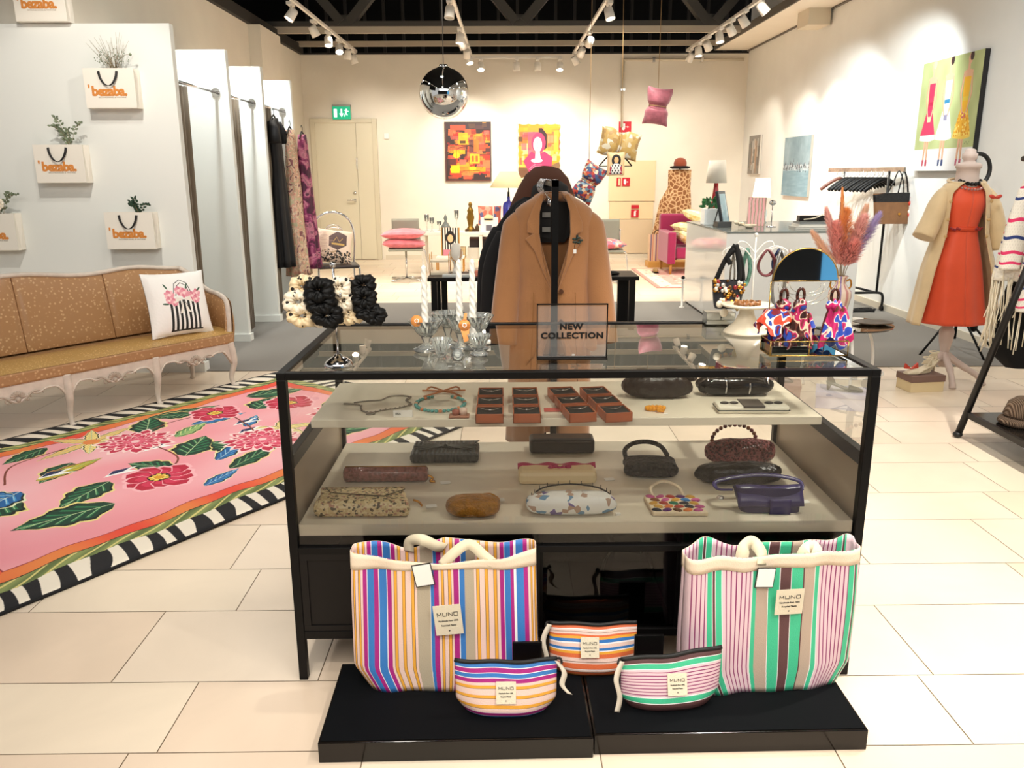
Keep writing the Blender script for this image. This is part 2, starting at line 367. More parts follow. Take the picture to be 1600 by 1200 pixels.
# beige service cabinet panel on back wall
cabm=M('cabinet_beige','e6cfa6',.5)
t=thing('fire_cabinet','flush beige fire hose cabinet in the back wall','cabinet',(2.22,YW,0))
b=MB(); b.bx(-.41,.39,-.03,-.004,.98,1.66); b.build('upper_door',cabm,t,bevel=.003)
b=MB(); b.bx(-.39,.37,-.03,-.004,.68,.97); b.build('lower_door',cabm,t,bevel=.003)
b=MB(); b.bx(-.39,.37,-.03,-.004,.09,.67); b.build('base_panel',M('cabinet_beige_low','d5c0a0',.5),t,bevel=.003)
RED=M('sign_red','c31c2e',.5); WS=M('sign_white','f2eeea',.5)
def sign(name,label,x,z,w,h,kind):
    t=thing(name,label,'sign',(x,YW-.035 if z<1.6 else YW-.004,z))
    b=MB(); b.bx(-w/2,w/2,-.012,0,-h/2,h/2); b.build('plate',RED,t)
    b=MB()
    if kind=='hose':
        b.bx(-w*.3,0,-.014,-.012,-h*.2,h*.32); b.prism([(w*.02,-.006),(w*.3,-.006),(w*.3,.006),(w*.02,.006)],-.014,-.012); b.prism([(w*.18,-h*.1),(w*.34,0),(w*.18,h*.1)],-.014,-.012)
        b.prism([(-w*.3,-h*.2),(0,-h*.2),(-w*.1,-h*.34)],-.014,-.012)
    elif kind=='ext': b.bx(-w*.12,w*.12,-.014,-.012,-h*.35,h*.3); b.bx(-w*.05,w*.2,-.014,-.012,h*.3,h*.38)
    if kind!='plain': b.build('pictogram',WS,t)
    else: b.bx(-w*.1,w*.3,-.014,-.012,-h*.4,h*.4); b.build('pictogram',cabm,t)
    return t
sign('fire_sign','bright red square fire hose sign on the back wall above the hanging pillows',2.06,2.21,.21,.17,'hose')
sign('fire_sign','small red square hose sign on the beige fire cabinet',2.10,1.305,.13,.14,'hose')
sign('fire_sign','narrow red and beige instruction strip left of the square sign on the cabinet',1.975,1.305,.07,.14,'plain')
sign('fire_sign','small red extinguisher sign with white figure on the lower cabinet door',2.27,.77,.13,.13,'ext')
sign('fire_sign','narrow red strip just above the extinguisher sign',2.27,.885,.13,.06,'none')
# EXIT sign
t=thing('exit_sign','green illuminated emergency exit sign above the door','sign',(-2.71,YW-.06,2.46))
b=MB(); b.bx(-.155,.155,-.02,.05,-.12,.12); b.build('housing',M('exit_housing','9a9a90',.5),t,bevel=.006)
b=MB(); b.bx(-.15,.15,-.025,-.019,-.115,.09); b.build('panel',M('exit_green','0f9c72',.4,emit=.6),t)
b=MB(); b.bx(-.125,-.075,-.028,-.025,-.08,.05,0); b.bx(-.012,.012,-.028,-.025,-.03,.05); b.prism([(-.035,-.02),(.035,-.02),(0,-.08)],-.028,-.025)
b.sph((.085,-.027,.04),.014,8); b.bar((.085,-.027,.03),(.07,-.027,-.02),.022,.004,up=(0,1,0)); b.bar((.07,-.027,-.02),(.1,-.027,-.05),.014,.004,up=(0,1,0)); b.bar((.07,-.027,-.02),(.045,-.027,-.07),.014,.004,up=(0,1,0)); b.bar((.085,-.027,.02),(.12,-.027,.01),.01,.004,up=(0,1,0)); b.bar((.085,-.027,.02),(.05,-.027,.03),.01,.004,up=(0,1,0))
b.build('pictogram',M('exit_white','e8fff4',.4,emit=1.0),t)
b=MB(); b.bx(-2.02,-1.94,YW-.03,YW,2.03,2.12); tag(b.build('wall_switch',WS,bevel=.004),'small white switch plate beside the exit door','switch')
# ---------------------------------------------------------------- track lighting
lampw=M('lamp_white','e6e1d8',.4); glow=M('lamp_glow','fff4e0',.4,emit=14)
def spotlight(x,y,z,tx,ty,tz,label,power=60,size=50,blend=.5,on=True,col=(1,.93,.80),group='track spotlights'):
    t=thing('track_spotlight',label,'spotlight',(x,y,z),group=group)
    d=(Vector((tx,ty,tz))-Vector((x,y,z))).normalized(); q=d.to_track_quat('-Z','Y').to_matrix().to_4x4()
    b=MB(); b.bx(-.03,.03,-.09,.09,-.035,.0); b.build('adapter',lampw,t,bevel=.004)
    b=MB(); b.tube([(0,0,-.03),(0,0,-.09)],.012); b.build('stem',lampw,t)
    b=MB(); b.lathe([(0,.07),(.044,.07),(.050,.060),(.056,-.06),(.05,-.06),(.046,-.04)],n=20); b.xf(Matrix.Translation((0,0,-.13))@q); b.build('lamp_head',lampw,t)
    b=MB(); b.lathe([(0,-.05),(.05,-.05)],n=20); b.xf(Matrix.Translation((0,0,-.13))@q); b.build('lens',glow if on else M('lamp_lens_off','bfb8ac',.2),t)
    if on:
        l=bpy.data.lights.new('spot',"SPOT"); l.energy=power; l.spot_size=math.radians(size); l.spot_blend=blend; l.shadow_soft_size=.04; l.color=col
        o=bpy.data.objects.new('spot',l); COL.objects.link(o); o.parent=t; o.location=Vector((0,0,-.13))+d*.12; o.rotation_euler=d.to_track_quat('-Z','Y').to_euler()
    return t
def track(name,label,p0,p1):
    b=MB(); b.bar(p0,p1,.036,.034); o=tag(b.build('light_track',lampw),label,'light track')
    return o
ZT=3.33
track('t','white lighting track on the left, above the fitting rooms',(-2.37,0.4,ZT),(-2.32,13.8,ZT))
track('t','white lighting track left of centre, ending near the mirrored pendant',(-.62,.4,ZT),(-.52,14.2,ZT))
track('t','white lighting track right of centre, above the hanging pillows',(1.22,.4,ZT),(1.14,14.1,ZT))
track('t','white lighting track on the right, above the counter',(2.80,.4,ZT),(2.92,13.8,ZT))
track('t','short white track along the top of the back wall, behind the pendant',(-.5,14.05,ZT-.06),(.95,14.05,ZT-.06))
ZS=ZT-.017

# the mall passage behind the camera, seen only in mirrors: dark shop front and a large blue screen
b=MB(); b.bx(-6.5,4.18,-6.1,-6.0,0,3.2); b.bx(-6.5,9,-6.1,-6.0,3.2,3.6); struct('wall_mall_front',b,M('mall_dark','0b0c0e',.4))
b=MB(); b.bx(4.2,7.5,-6.1,-6.04,0,3.0); struct('wall_mall_screen',b,M('mall_screen','4f93bd',.5,emit=.75))
spots=[
(-2.37,9.9,  (-3.3,9.4,1.8),'track spotlight nearest the viewer on the left track, top left',1,60),
(-2.36,11.0, (-1.2,12,.4),'track spotlight tilted right, second on the left track',0,0),
(-2.35,11.8, (-2.0,10.6,.0),'lit track spotlight third on the left track',1,110),
(-2.34,12.5, (-1.9,10.2,.2),'lit track spotlight fourth on the left track',1,90),
(-2.33,13.1, (-2.6,13.4,0),'track spotlight with lit face fifth on the left track',1,25),
(-2.33,13.6, (-1.6,13.9,0),'white track spotlight at the far end of the left track',0,0),
(-.59,9.8,  (-.9,9.0,0),'track spotlight on the middle-left track at the top edge of the photo',0,0),
(-.57,11.6, (-.8,11.2,0),'lit track spotlight left of the pendant cord on the middle-left track',1,90),
(-.56,12.1, (.3,13.2,1.2),'white track spotlight right of the pendant cord, tilted away',0,0),
(-.54,13.0, (-.62,14.45,1.9),'track spotlight low on the middle-left track aimed at the abstract painting',1,70),
(-.53,13.7, (.2,12.5,.2),'lit track spotlight at the end of the middle-left track',1,60),
(-.36,14.05,(-.2,12.4,.5),'lit track spotlight at the left end of the short back track',1,30),
(.22,14.05, (.22,13.9,0),'first dim white spotlight on the short back track',0,0),
(.56,14.05, (.56,13.9,0),'second dim white spotlight on the short back track',0,0),
(.92,14.05, (.8,12.6,0),'bright lit spotlight at the right end of the short back track',1,60),
(1.20,9.9, (1.9,9.0,.3),'large lit spotlight on the middle-right track at the top of the photo',1,120),
(1.18,11.9, (.6,14.45,1.8),'white spotlight on the middle-right track aimed at the portrait painting',1,90),
(1.16,12.9, (.5,14.45,1.8),'white spotlight below the large lit one on the middle-right track',1,70),
(1.15,13.8, (2.4,14.3,1.2),'white spotlight at the back end of the middle-right track',1,40),
(2.84,9.6, (4.09,9.3,1.7),'white drum spotlight nearest the viewer on the right track',1,90),
(2.86,10.4,(4.09,10.6,1.6),'white drum spotlight second on the right track',1,90),
(2.87,11.0,(4.09,11.7,1.5),'white drum spotlight third on the right track, tilted to the wall',1,70),
(2.88,11.6,(3.2,10.8,0),'lit spotlight pointing down on the right track',1,110),
(2.89,12.3,(4.09,13.3,1.5),'white spotlight fifth on the right track',1,50),
(2.90,12.9,(3.1,12.3,0),'lit spotlight on the right track near the back wall',1,80),
(2.91,13.5,(2.3,14.4,1.6),'white spotlight at the back end of the right track',0,0),
]
for x,y,t,lab,on,pw in spots:
    s=spotlight(x,y,ZS-(.06 if abs(y-14.05)<.01 else 0),*t,lab,power=pw*1.0,on=bool(on),size=62,blend=.6)
# unseen spot lights added at track height, bare lights with no lamp heads
def lamp(x,y,t,pw,size=58,blend=.6,col=(1,.94,.84),soft=.04,z=ZT-.2):
    l=bpy.data.lights.new('unseen_spot','SPOT'); l.energy=pw; l.spot_size=math.radians(size); l.spot_blend=blend; l.shadow_soft_size=soft; l.color=col
    o=bpy.data.objects.new('unseen_spot',l); COL.objects.link(o); o.location=(x,y,z); o.rotation_euler=(Vector(t)-Vector((x,y,z))).to_track_quat('-Z','Y').to_euler()
# added wide fill spots along every track line, brightening floor and walls
for x in (-2.3,-.6,1.22,2.8):
    for y in (2.2,4.6,7.0,9.4,11.8):
        lamp(x,y,(x*.9,y+.3,0),72 if y>8 else (60 if y>6 else (38 if y>4 else 17)),size=150,blend=1.0,col=(1,.92,.80) if y>8 else (1,.95,.87),soft=.08,z=ZT-.1)
for x,tx in ((-.6,-.3),(1.22,.75)): lamp(x,.15,(tx,2.25,.45),75,size=50,blend=.8,soft=.05)
for x in (-2.2,-1.2,0,1.1,2.2,3.2): lamp(x,12.6,(x,14.45,1.5),70,size=75,blend=.9,col=(1,.93,.82),soft=.1)  # added washers that brighten the back wall
for x in (-1.6,.3,1.9): lamp(x,9.8,(x,11.4,0),85,size=95,blend=.9,col=(1,.93,.80),soft=.1)  # added fill over the rear floor
lamp(-.6,4.6,(-3.4,7.5,3.0),70,size=80,blend=1,soft=.1)  # added to brighten the upper left wall
COOL=(.90,.98,1.0)
lamp(-2.37,4.3,(-2.9,6.0,1.7),70,soft=.02)          # hits the branded bags
lamp(-.6,3.6,(-2.2,4.6,.4),60)           # sofa
lamp(-.6,2.2,(-1.4,4.2,0),60)            # rug
lamp(-2.35,6.5,(-2.7,7.2,1.2),70,col=COOL); lamp(-2.35,7.6,(-2.8,8.2,1.4),100,col=COOL); lamp(-2.35,8.7,(-2.8,9.3,1.5),110,col=COOL)
lamp(2.8,4.6,(4.09,6.3,1.9),110,size=70,col=COOL); lamp(2.8,7.2,(4.09,8.9,1.6),200,size=66,col=COOL); lamp(2.8,8.6,(4.09,10.6,1.4),170,size=66,col=COOL); lamp(2.4,5.2,(2.6,7.7,.6),110,size=60,blend=.9)
lamp(1.22,3.8,(3.1,5.4,1.0),60); lamp(2.8,3.0,(1.9,3.2,0),260,size=75); lamp(1.22,1.6,(1.8,2.2,0),90,size=70)
lamp(1.22,2.2,(.7,2.5,.7),60); lamp(-.6,1.2,(-.2,2.1,.3),40); lamp(1.22,1.0,(.5,2.0,.2),40)
lamp(-.6,5.4,(-.2,6.8,0),50); lamp(1.22,6.6,(1.4,8.2,.3),60); lamp(-.6,7.4,(-.6,9.6,0),60); lamp(1.22,8.0,(.8,9.9,0),70)
# ================================================================= the display case
t=thing('display_case','large black metal display case with glass sides and top, beige shelves inside','display case',(0,0,0))
X0,X1,Y0,Y1=-.615,1.015,2.125,2.885; ZC=.935; W=.025
b=MB()
for x in (X0,X1-W):
    for y in (Y0,Y1-W): b.bx(x,x+W,y,y+W,0,ZC-.02)
    b.bx(x,x+W,Y0,Y1,ZC-.02,ZC); b.bx(x,x+W,Y0+W,Y1-W,.655,.695); b.bx(x,x+W,Y0+W,Y1-W,.13,.155)
for y in (Y0,Y1-W):
    b.bx(X0+W,X1-W,y,y+W,ZC-.02,ZC); b.bx(X0+W,X1-W,y,y+W,.135,.16)
b.bx(X0+W,X1-W,Y0,Y0+W,.405,.425)
b.build('frame',BLK,t,bevel=.0015)
g=glassmat('glass_case',(.955,.965,.95),1.5)
def pane(n,*a):
    m=MB(); m.bx(*a); return m.build(n,glassmat('glass_case') if not n=='glass_top' else glassmat('glass_top',(.80,.82,.77),1.5,boost=1.3),t)
m=MB(); m.add([(X0+W,Y0+W,ZC-.004),(X1-W,Y0+W,ZC-.004),(X1-W,Y1-W,ZC-.004),(X0+W,Y1-W,ZC-.004)],[(0,1,2,3)]); m.build('glass_top',glassmat('glass_top',(.80,.82,.77),1.5,boost=1.5),t,solid=.0)
m=MB(); m.add([(X0+W,Y0+.012,.425),(X1-W,Y0+.012,.425),(X1-W,Y0+.012,ZC-.02),(X0+W,Y0+.012,ZC-.02)],[(0,1,2,3)]); m.build('glass_front',g,t)
for x in (X0+.012,X1-.012):
    m=MB(); m.add([(x,Y0+W,.695),(x,Y1-W,.695),(x,Y1-W,ZC-.02),(x,Y0+W,ZC-.02)],[(0,1,2,3)]); m.build('glass_side',glassmat('glass_side_pane',(.955,.965,.95),1.5,boost=.35),t)
m=MB(); m.add([(X0+W,Y1-.012,.49),(X1-W,Y1-.012,.49),(X1-W,Y1-.012,ZC-.02),(X0+W,Y1-.012,ZC-.02)],[(0,1,2,3)]); m.build('glass_back',g,t)
shm=M('shelf_beige','e3d8c4',.35,var=.02,vscale=4)
b=MB(); b.bx(-.565,.925,2.27,2.70,.735,.76); b.build('upper_shelf',shm,t,bevel=.002)
b=MB(); b.bx(X0+W+.002,X1-W-.002,2.14,2.865,.455,.49); b.build('lower_shelf',shm,t,bevel=.002)
for x in (X0+.008,X1-.013):
    b=MB(); b.bx(x,x+.005,Y0+W,Y1-W,.43,.655); b.build('side_panel',M('panel_beige','b8a892',.3),t)
b=MB()
for x in (-.585,.93):
    for y in (2.34,2.62): b.tube([(x,y,.728),(x+.045*(1 if x<0 else -1),y,.728)],.004)
b.build('shelf_bracket',CHR,t)
# lower cupboard
bk=M('cupboard_black','070707',.3,spec=.2)
b=MB(); b.bx(X0+.004,X0+.008,Y0+W,Y1-W,.155,.43); b.bx(X1-.008,X1-.004,Y0+W,Y1-W,.155,.43); b.bx(X0+W,X1-W,Y1-.02,Y1-.012,.155,.43); b.bx(X0+W,X1-W,Y0+.01,Y1-.02,.150,.16); b.bx(X0+W,X1-W,Y0+.10,Y1-.02,.428,.432)
b.bx(.095,.105,Y0+.01,Y1-.03,.16,.43); b.bx(.49,.50,Y0+.01,Y1-.03,.16,.43)
b.build('cupboard',bk,t)
for x0,x1 in ((X0+W,.095),(.50,X1-W)):
    b=MB(); b.bx(x0,x1,Y0+.006,Y0+.02,.16,.405); b.bx(x0,x1,Y0+.002,Y0+.006,.385,.405); b.bx(x0,x1,Y0+.002,Y0+.006,.16,.178); b.bx(x0,x0+.022,Y0+.002,Y0+.006,.178,.385); b.bx(x1-.022,x1,Y0+.002,Y0+.006,.178,.385)
    b.build('cupboard_door',M('cupboard_door_black','120f0e',.45,spec=.3),t,bevel=.001)
m=MB(); m.add([(.105,Y0+.012,.16),(.49,Y0+.012,.16),(.49,Y0+.012,.405),(.105,Y0+.012,.405)],[(0,1,2,3)]); m.build('cupboard_glass',glassmat('glass_dark',(.55,.55,.55),1.5,boost=.6),t)
# dark bags inside the cupboard
def darkbag(x,y,w,d,h,label,rz=0):
    t=thing('handbag',label,'handbag',(x,y,.161),rz); b=MB()
    def f(u,v):
        a=2*PI*u; s=1-.35*v**2; r=1+.05*math.sin(9*a+3*v); e=.6
        ca,sa=math.cos(a),math.sin(a)
        return (w/2*math.copysign(abs(ca)**e,ca)*s*r,d/2*math.copysign(abs(sa)**e,sa)*(1-.7*v)*r,h*v*(1+.06*math.cos(3*a)))
    b.grid(f,32,8); b.build('body',M('bag_black','121011',.45,bump=.3,bscale=30),t)
    b=MB(); b.tube(smooth([(-w*.28,0,h*.9),(-w*.2,-.01,h*1.25),(0,-.02,h*1.35),(w*.2,-.01,h*1.25),(w*.28,0,h*.9)]),.006); b.build('handle',M('bag_black'),t)
darkbag(.23,2.62,.30,.12,.11,'black handbag lying low on the left inside the dark glass cupboard')
darkbag(.37,2.78,.20,.07,.17,'tall black handbag at the back inside the dark glass cupboard',.2)
darkbag(.40,2.45,.17,.10,.09,'small black handbag on the right inside the dark glass cupboard')
# low black plinths in front
PB=M('plinth_side','120e0b',.15,spec=.35,coat=.15); PF=M('plinth_top','07090c',.8,spec=.12)
for i,(x0,x1,y,lab) in enumerate(((-.48,.219,1.775,'low black plinth on the left, carrying the multicoloured striped tote'),(.222,.93,1.795,'low black plinth on the right, carrying the green striped tote'))):
    t=thing('plinth',lab,'plinth',((x0+x1)/2,y,0),.012,group='low black plinths'); w=(x1-x0)/2
    b=MB(); b.bx(-w,w,0,.345,0,.059); b.build('body',PB,t,bevel=.002)
    b=MB(); b.bx(-w+.006,w-.006,.006,.339,.059,.061); b.build('top_panel',PF,t)
PZ=.061
# ================================================================= striped totes and pouches
def stripes(segs,n=2048):
    # segs: list of (edge position, colour) -> 1-D pattern image
    a=np.zeros((8,n,3),np.float32); x0=segs[0][0]; tot=segs[-1][0]-x0; 
    for i in range(len(segs)-1):
        c=[int(segs[i][1][k:k+2],16)/255 for k in (0,2,4)]; p=int((segs[i][0]-x0)/tot*n); q=int((segs[i+1][0]-x0)/tot*n); a[:,p:q]=c
    return a
CR,YE,MG,BL,BE,WL,LINE='e9c9bd','e9a63a','a8207c','3577bd','b3a68f','f2ecec','4a3a20'
def yl(x,w=17): return [(x,LINE),(x+2,YE),(x+w-2,LINE),(x+w,CR)]
A=[(358,CR)]+yl(372,11)+yl(396,12)+[(418,MG),(437,WL),(440,BL),(470,MG),(492,WL),(496,BL),(533,WL),(537,MG),(558,CR)]+yl(570)+yl(611)+yl(655)+[(684,BE),(746,WL),(749,BL),(765,MG),(788,CR)]+yl(800,14)+yl(833,17)+[(860,MG),(886,WL),(890,BL),(915,BE),(962,CR)]+yl(972)+yl(1014)+yl(1057)+[(1088,MG),(1108,WL),(1111,BL),(1140,MG),(1156,WL),(1168,BL),(1205,MG),(1226,CR)]+yl(1237,10)+yl(1254,10)+[(1267,CR)]
G,LI,DM,BR,BG='3fb98c','dcc0c6','8c2f63','5d3b3b','b4a08e'
def lil(x0,x1,st):
    o=[]; x=x0
    while x<x1-4: o+=[(x,LI),(min(x+st-5,x1),DM)]; x+=st
    return o
B=lil(645,735,20)+[(735,G),(760,WL),(763,BR),(776,WL),(779,G),(808,WL)]+lil(811,945,21)+[(945,WL),(948,G),(968,BG),(1028,WL),(1031,G),(1085,WL),(1088,BR),(1136,WL),(1139,G),(1190,BR),(1196,BG),(1248,WL),(1251,G),(1273,WL)]+lil(1276,1408,19)+[(1408,G),(1434,WL),(1437,BR),(1446,G),(1454,LI),(1475,LI)]
muslin=M('muslin','ded3ba',.8,bump=.2,bscale=300); webb=M('cotton_webbing','d9cdb0',.8)
def muno(W,Hh):
    b=MB(); lw=W*.19; gap=(W-4*lw)/3; th=W*.022
    L=[[(0,0),(0,1),(.5,.25),(1,1),(1,0)],[(0,1),(0,0),(1,0),(1,1)],[(0,0),(0,1),(1,0),(1,1)],[(0,0),(0,1),(1,1),(1,0),(0,0)]]
    for i,l in enumerate(L):
        for (x0,z0),(x1,z1) in zip(l,l[1:]):
            X=-W/2+i*(lw+gap); b.bar((X+x0*lw,0,(z0-.5)*Hh),(X+x1*lw,0,(z1-.5)*Hh),.0008,th,up=(0,1,0)) if False else b.bar((X+x0*lw,0,(z0-.5)*Hh),(X+x1*lw,0,(z1-.5)*Hh),th,.0008,up=(0,1,0))
    return b
def label_patch(parent,w,h,loc,rot,title=.034):
    p=MB(); p.bx(-w/2,w/2,-.0012,0,-h/2,h/2); o=p.build('brand_label',muslin,parent,loc=loc,rot=rot)
    t=muno(w*.74,h*.12); t.xf(Matrix.Translation((0,-.0018,h*.20)))
    for i,s_ in enumerate(('Handmade from 100%','Recycled Plastic')):
        q=text_mb(s_,w*.085,.0003,.0001,sx=1.0 if i else .95); q.xf(Matrix.Translation((0,-.0018,-h*.02-i*h*.155))); t.add(q.v,q.f)
    hh=w*.035; hp=[(hh*math.sin(a)**3*1.0,hh*(13*math.cos(a)-5*math.cos(2*a)-2*math.cos(3*a)-math.cos(4*a))/16) for a in [2*PI*i/16 for i in range(16)]]; hh_=.00022*w/.075; hp=[(x/hh*.0026*w/.075,z/hh*.00018*16/16*w/.075*16) if False else (x*.9,z*.9) for x,z in hp]
    t.prism([(x,z-h*.36) for x,z in hp],-.0022,-.0014); t.build('lettering',M('ink','1a1816',.6),o)
    return o
def tote(name_label,segs,loc,rz,wt,wm,wb,h,drt,seed,lab_u,lab_z,lean=0):
    t=thing('tote_bag',name_label,'tote bag',loc,rz); rng=random.Random(seed); mat=imgmat('tote_weave_%d'%seed,stripes(segs),.62,.15,bscale=350)
    ph=[rng.uniform(0,6) for _ in range(6)]
    def wrap(a,e): c,s=math.cos(a),math.sin(a); return math.copysign(abs(c)**e,c),math.copysign(abs(s)**e,s)
    def surf(u,v,inner=0):
        # u 0..1 front from left to right, 1..2 back ; v height
        a=PI+PI*u; e=.32
        cx,sy=wrap(a,e)
        w=(wb+(wm-wb)*min(1,v/.17)) if v<.17 else wm+(wt-wm)*((v-.17)/.83)
        d=.135-.06*v
        x=cx*w/2; y=sy*d/2
        y+=.006*math.sin(7*x/w*PI+ph[0]+3*v)*(.4+v)+.004*math.sin(19*x/w+ph[1]-5*v)
        # soft inward fold on the side edges
        if v<.17: x*=1; 
        z=h*v+ (0 if v<.9 else drt(cx,sy)*(v-.9)/.1)
        z+=.006*(1-v)*abs(cx)**4*(0)
        y+=lean*v
        return (x,y,z)
    b=MB(); ux=lambda a:.5+.5*math.copysign(abs(math.cos(a))**.32,math.cos(a)); b.grid(lambda u,v:surf(u,v),60,26,uvfn=lambda u,v:(ux(PI+PI*u),.5)); b.grid(lambda u,v:surf(1+u,v),60,26,uvfn=lambda u,v:(ux(2*PI+PI*u),.5))
    b.build('body',mat,t,solid=.0015)
    b=MB(); b.grid(lambda u,v:surf(2*u,0),60,1); b.f=[];b.mi=[];b.sm=[]
    n=61; b.f.append(list(range(n-1))); b.mi.append(0); b.sm.append(False); b.build('bottom',mat,t)
    # hem band
    def hem(u,v):
        vv=.905+.095*v; x,y,z=surf(2*u,vv); k=1.004
        return (x*k,y+(-.0022 if u<.5 else .0022),z)
    b=MB(); b.grid(hem,120,3); b.build('hem',M('hem_tape','e3cfb6',.75,bump=.15,bscale=300),t,solid=.001)
    return t,surf
def strap(parent,pts,w=.03,name='handle'):
    P=smooth(pts,5); b=MB(); m=len(P); vs=[]
    for i,p in enumerate(P):
        d=(P[min(i+1,m-1)]-P[max(i-1,0)]).normalized(); s=d.cross(Vector((0,1,0))); s=s.normalized() if s.length>.2 else Vector((1,0,0)); s=(s if s.z>=0 or abs(s.x)>.9 else s)+Vector((0,.35,0)); s.normalize()
        vs+= [p-s*w/2,p+s*w/2]
    b.add(vs,[(2*i,2*i+1,2*i+3,2*i+2) for i in range(m-1)],0,True); return b.build(name,webb,parent,solid=.002)
def drL(cx,sy):
    if sy<0: return -.022*(1-abs(cx)**2)+.012*abs(cx)-.0
    return .012*math.exp(-((cx-.05)/.16)**2)*2+.0-.02*math.exp(-((cx+.35)/.2)**2)+.010*abs(cx)
t1,s1=tote('large tote with pink, blue, yellow and magenta vertical stripes leaning on the case',A,(-.17,2.045,PZ),.0,.50,.515,.43,.395,drL,1,.6,.2)
label_patch(t1,.075,.092,(.012,-.070,.222),(.06,-.09,0),.028)
strap(t1,[(-.10,.03,.375),(-.095,.02,.41),(-.06,.0,.425),(-.02,.01,.40),(0,.03,.385)],.03); strap(t1,[(-.005,-.035,.365),(.03,-.03,.40),(.07,-.02,.42),(.11,-.03,.39),(.135,-.04,.372)],.028)
b=MB(); b.bx(-.026,.026,-.002,0,-.034,.034); hg=b.build('price_tag',M('tag_black','151515',.4),t1,loc=(-.052,-.062,.352),rot=(.08,-.16,0))
b=MB(); b.bx(-.0235,.0235,-.003,-.002,-.031,.031); q=text_mb('NOR',.010,.0004,0); q.xf(Matrix.Translation((0,-.0034,0))); b.build('card',M('card_white','f4f1ea',.5),hg)
def drR(cx,sy):
    if sy<0: return .004*abs(cx)
    return .026*math.exp(-((cx+.72)/.2)**2)+.018*math.exp(-((cx-.95)/.12)**2)
t2,s2=tote('large tote with green, brown and lilac vertical stripes standing against the case',B,(.722,2.03,PZ),.10,.49,.475,.40,.395,drR,2,.55,.25)
label_patch(t2,.078,.076,(.035,-.060,.268),(.04,.0,0),.024)
strap(t2,[(-.10,-.04,.38),(-.09,-.03,.42),(-.06,-.01,.425),(-.04,-.03,.40),(-.045,-.045,.375)],.034); strap(t2,[(.07,-.035,.375),(.085,-.03,.405),(.11,-.02,.405),(.12,-.03,.39)],.034)
b=MB(); b.bx(-.026,.026,-.002,0,-.030,.030); hg=b.build('price_tag',MATS['tag_black'],t2,loc=(-.035,-.052,.340),rot=(.05,.06,0))
b=MB(); b.bx(-.0235,.0235,-.003,-.002,-.027,.027); b.build('card',MATS['card_white'],hg)
# pouches, stripes running across
def hz(segs): 
    a=stripes([(x,c) for x,c in segs]); return np.transpose(a,(1,0,2))[::-1].copy()
def pouch(label,segs,loc,rz,w,wb,h,seed,pull,lab=(0.0,.5),tilt=0,sag=.01):
    t=thing('zip_pouch',label,'pouch',loc,rz); mat=imgmat('pouch_weave_%d'%seed,hz(segs),.62,.15,bscale=350)
    def S(u,v):
        side=1 if u<=1 else -1; uu=u if u<=1 else 2-u; x=-1+2*uu
        k=min(1,v/.30); ww=(wb+(w-wb)*(k**.8))
        if v>.3: ww=w*(1+.02*(v-.3))
        prof=(1-abs(x)**3.2); d=(.075*(1-v)**.8*min(1,.55+v*3)+.006)*prof
        y=-side*d*.5 + .004*math.sin(6*x+seed)*(v)
        z=h*v+tilt*x*v-sag*(1-x*x)*v*.6 
        return (x*ww/2,y,z)
    b=MB(); b.grid(lambda u,v:S(u,v),40,18,uvfn=lambda u,v:(.5,v)); b.grid(lambda u,v:S(1+u,v),40,18,uvfn=lambda u,v:(.5,v)); b.build('body',mat,t,solid=.0012)
    b=MB(); pts=[Vector(S(i/20,1))+Vector((0,0,.004)) for i in range(21)]; b.tube(pts,.0055,8); b.build('zip',M('zip_black','131313',.6),t)
    b=MB(); sx=1 if pull>0 else -1; p=pts[-1] if pull>0 else pts[0]; b.tube(smooth([p,p+Vector((.008*sx,-.01,.006)),p+Vector((.012*sx,-.014,-.006))]),.003); b.build('zip_pull',M('zip_black'),t)
    P=smooth([p+Vector((.0,-.012,-.002)),p+Vector((.018*sx,-.022,-.03)),p+Vector((.012*sx,-.03,-.06)),p+Vector((.032*sx,-.034,-.085))] if pull>0 else [p+Vector((0,-.012,-.0)),p+Vector((-.018,-.03,-.04)),p+Vector((-.008,-.035,-.09)),p+Vector((-.016,-.042,-.13))],6); b=MB(); vs=[]
    for i,q in enumerate(P): vs+=[q+Vector((-.007,0,.003)),q+Vector((.007,.003,-.003))]
    b.add(vs,[(2*i,2*i+1,2*i+3,2*i+2) for i in range(len(P)-1)],0,True); b.build('ribbon',M('ribbon_grey','c9bfae',.7),t,solid=.001)
    yy=S(.5,lab[1])[1]; label_patch(t,.052,.058,(lab[0],yy-.004,h*lab[1]-sag*.3),(-.30,tilt*.0,0),.0175)
    return t
pouch('zip pouch with blue, magenta and yellow horizontal stripes in front of the left tote',[(0,BL),(22,WL),(26,MG),(50,WL),(54,BL),(76,WL),(80,MG),(102,CR),(118,YE),(134,LINE),(136,CR),(170,YE),(186,LINE),(188,CR),(222,YE),(240,LINE),(242,CR),(262,WL),(266,MG),(290,WL),(293,BL),(310,BL)],(-.003,1.885,PZ),.0,.265,.19,.155,3,1,(0.0,.52))
OR='d96a3c'
pouch('zip pouch with orange, blue and cream horizontal stripes at the back between the totes',[(0,OR),(18,WL),(24,CR),(34,LINE),(36,CR),(48,OR),(58,YE),(72,BL),(90,WL),(98,CR),(118,BL),(132,WL),(138,YE),(152,OR),(175,CR),(195,LINE),(198,CR),(206,OR),(236,WL),(240,CR),(252,LINE),(255,OR),(275,YE),(282,OR),(290,OR)],(.245,2.065,PZ),-.02,.245,.19,.155,4,-1,(-.01,.62))
def li2(x0,x1,st): return lil(x0,x1,st)
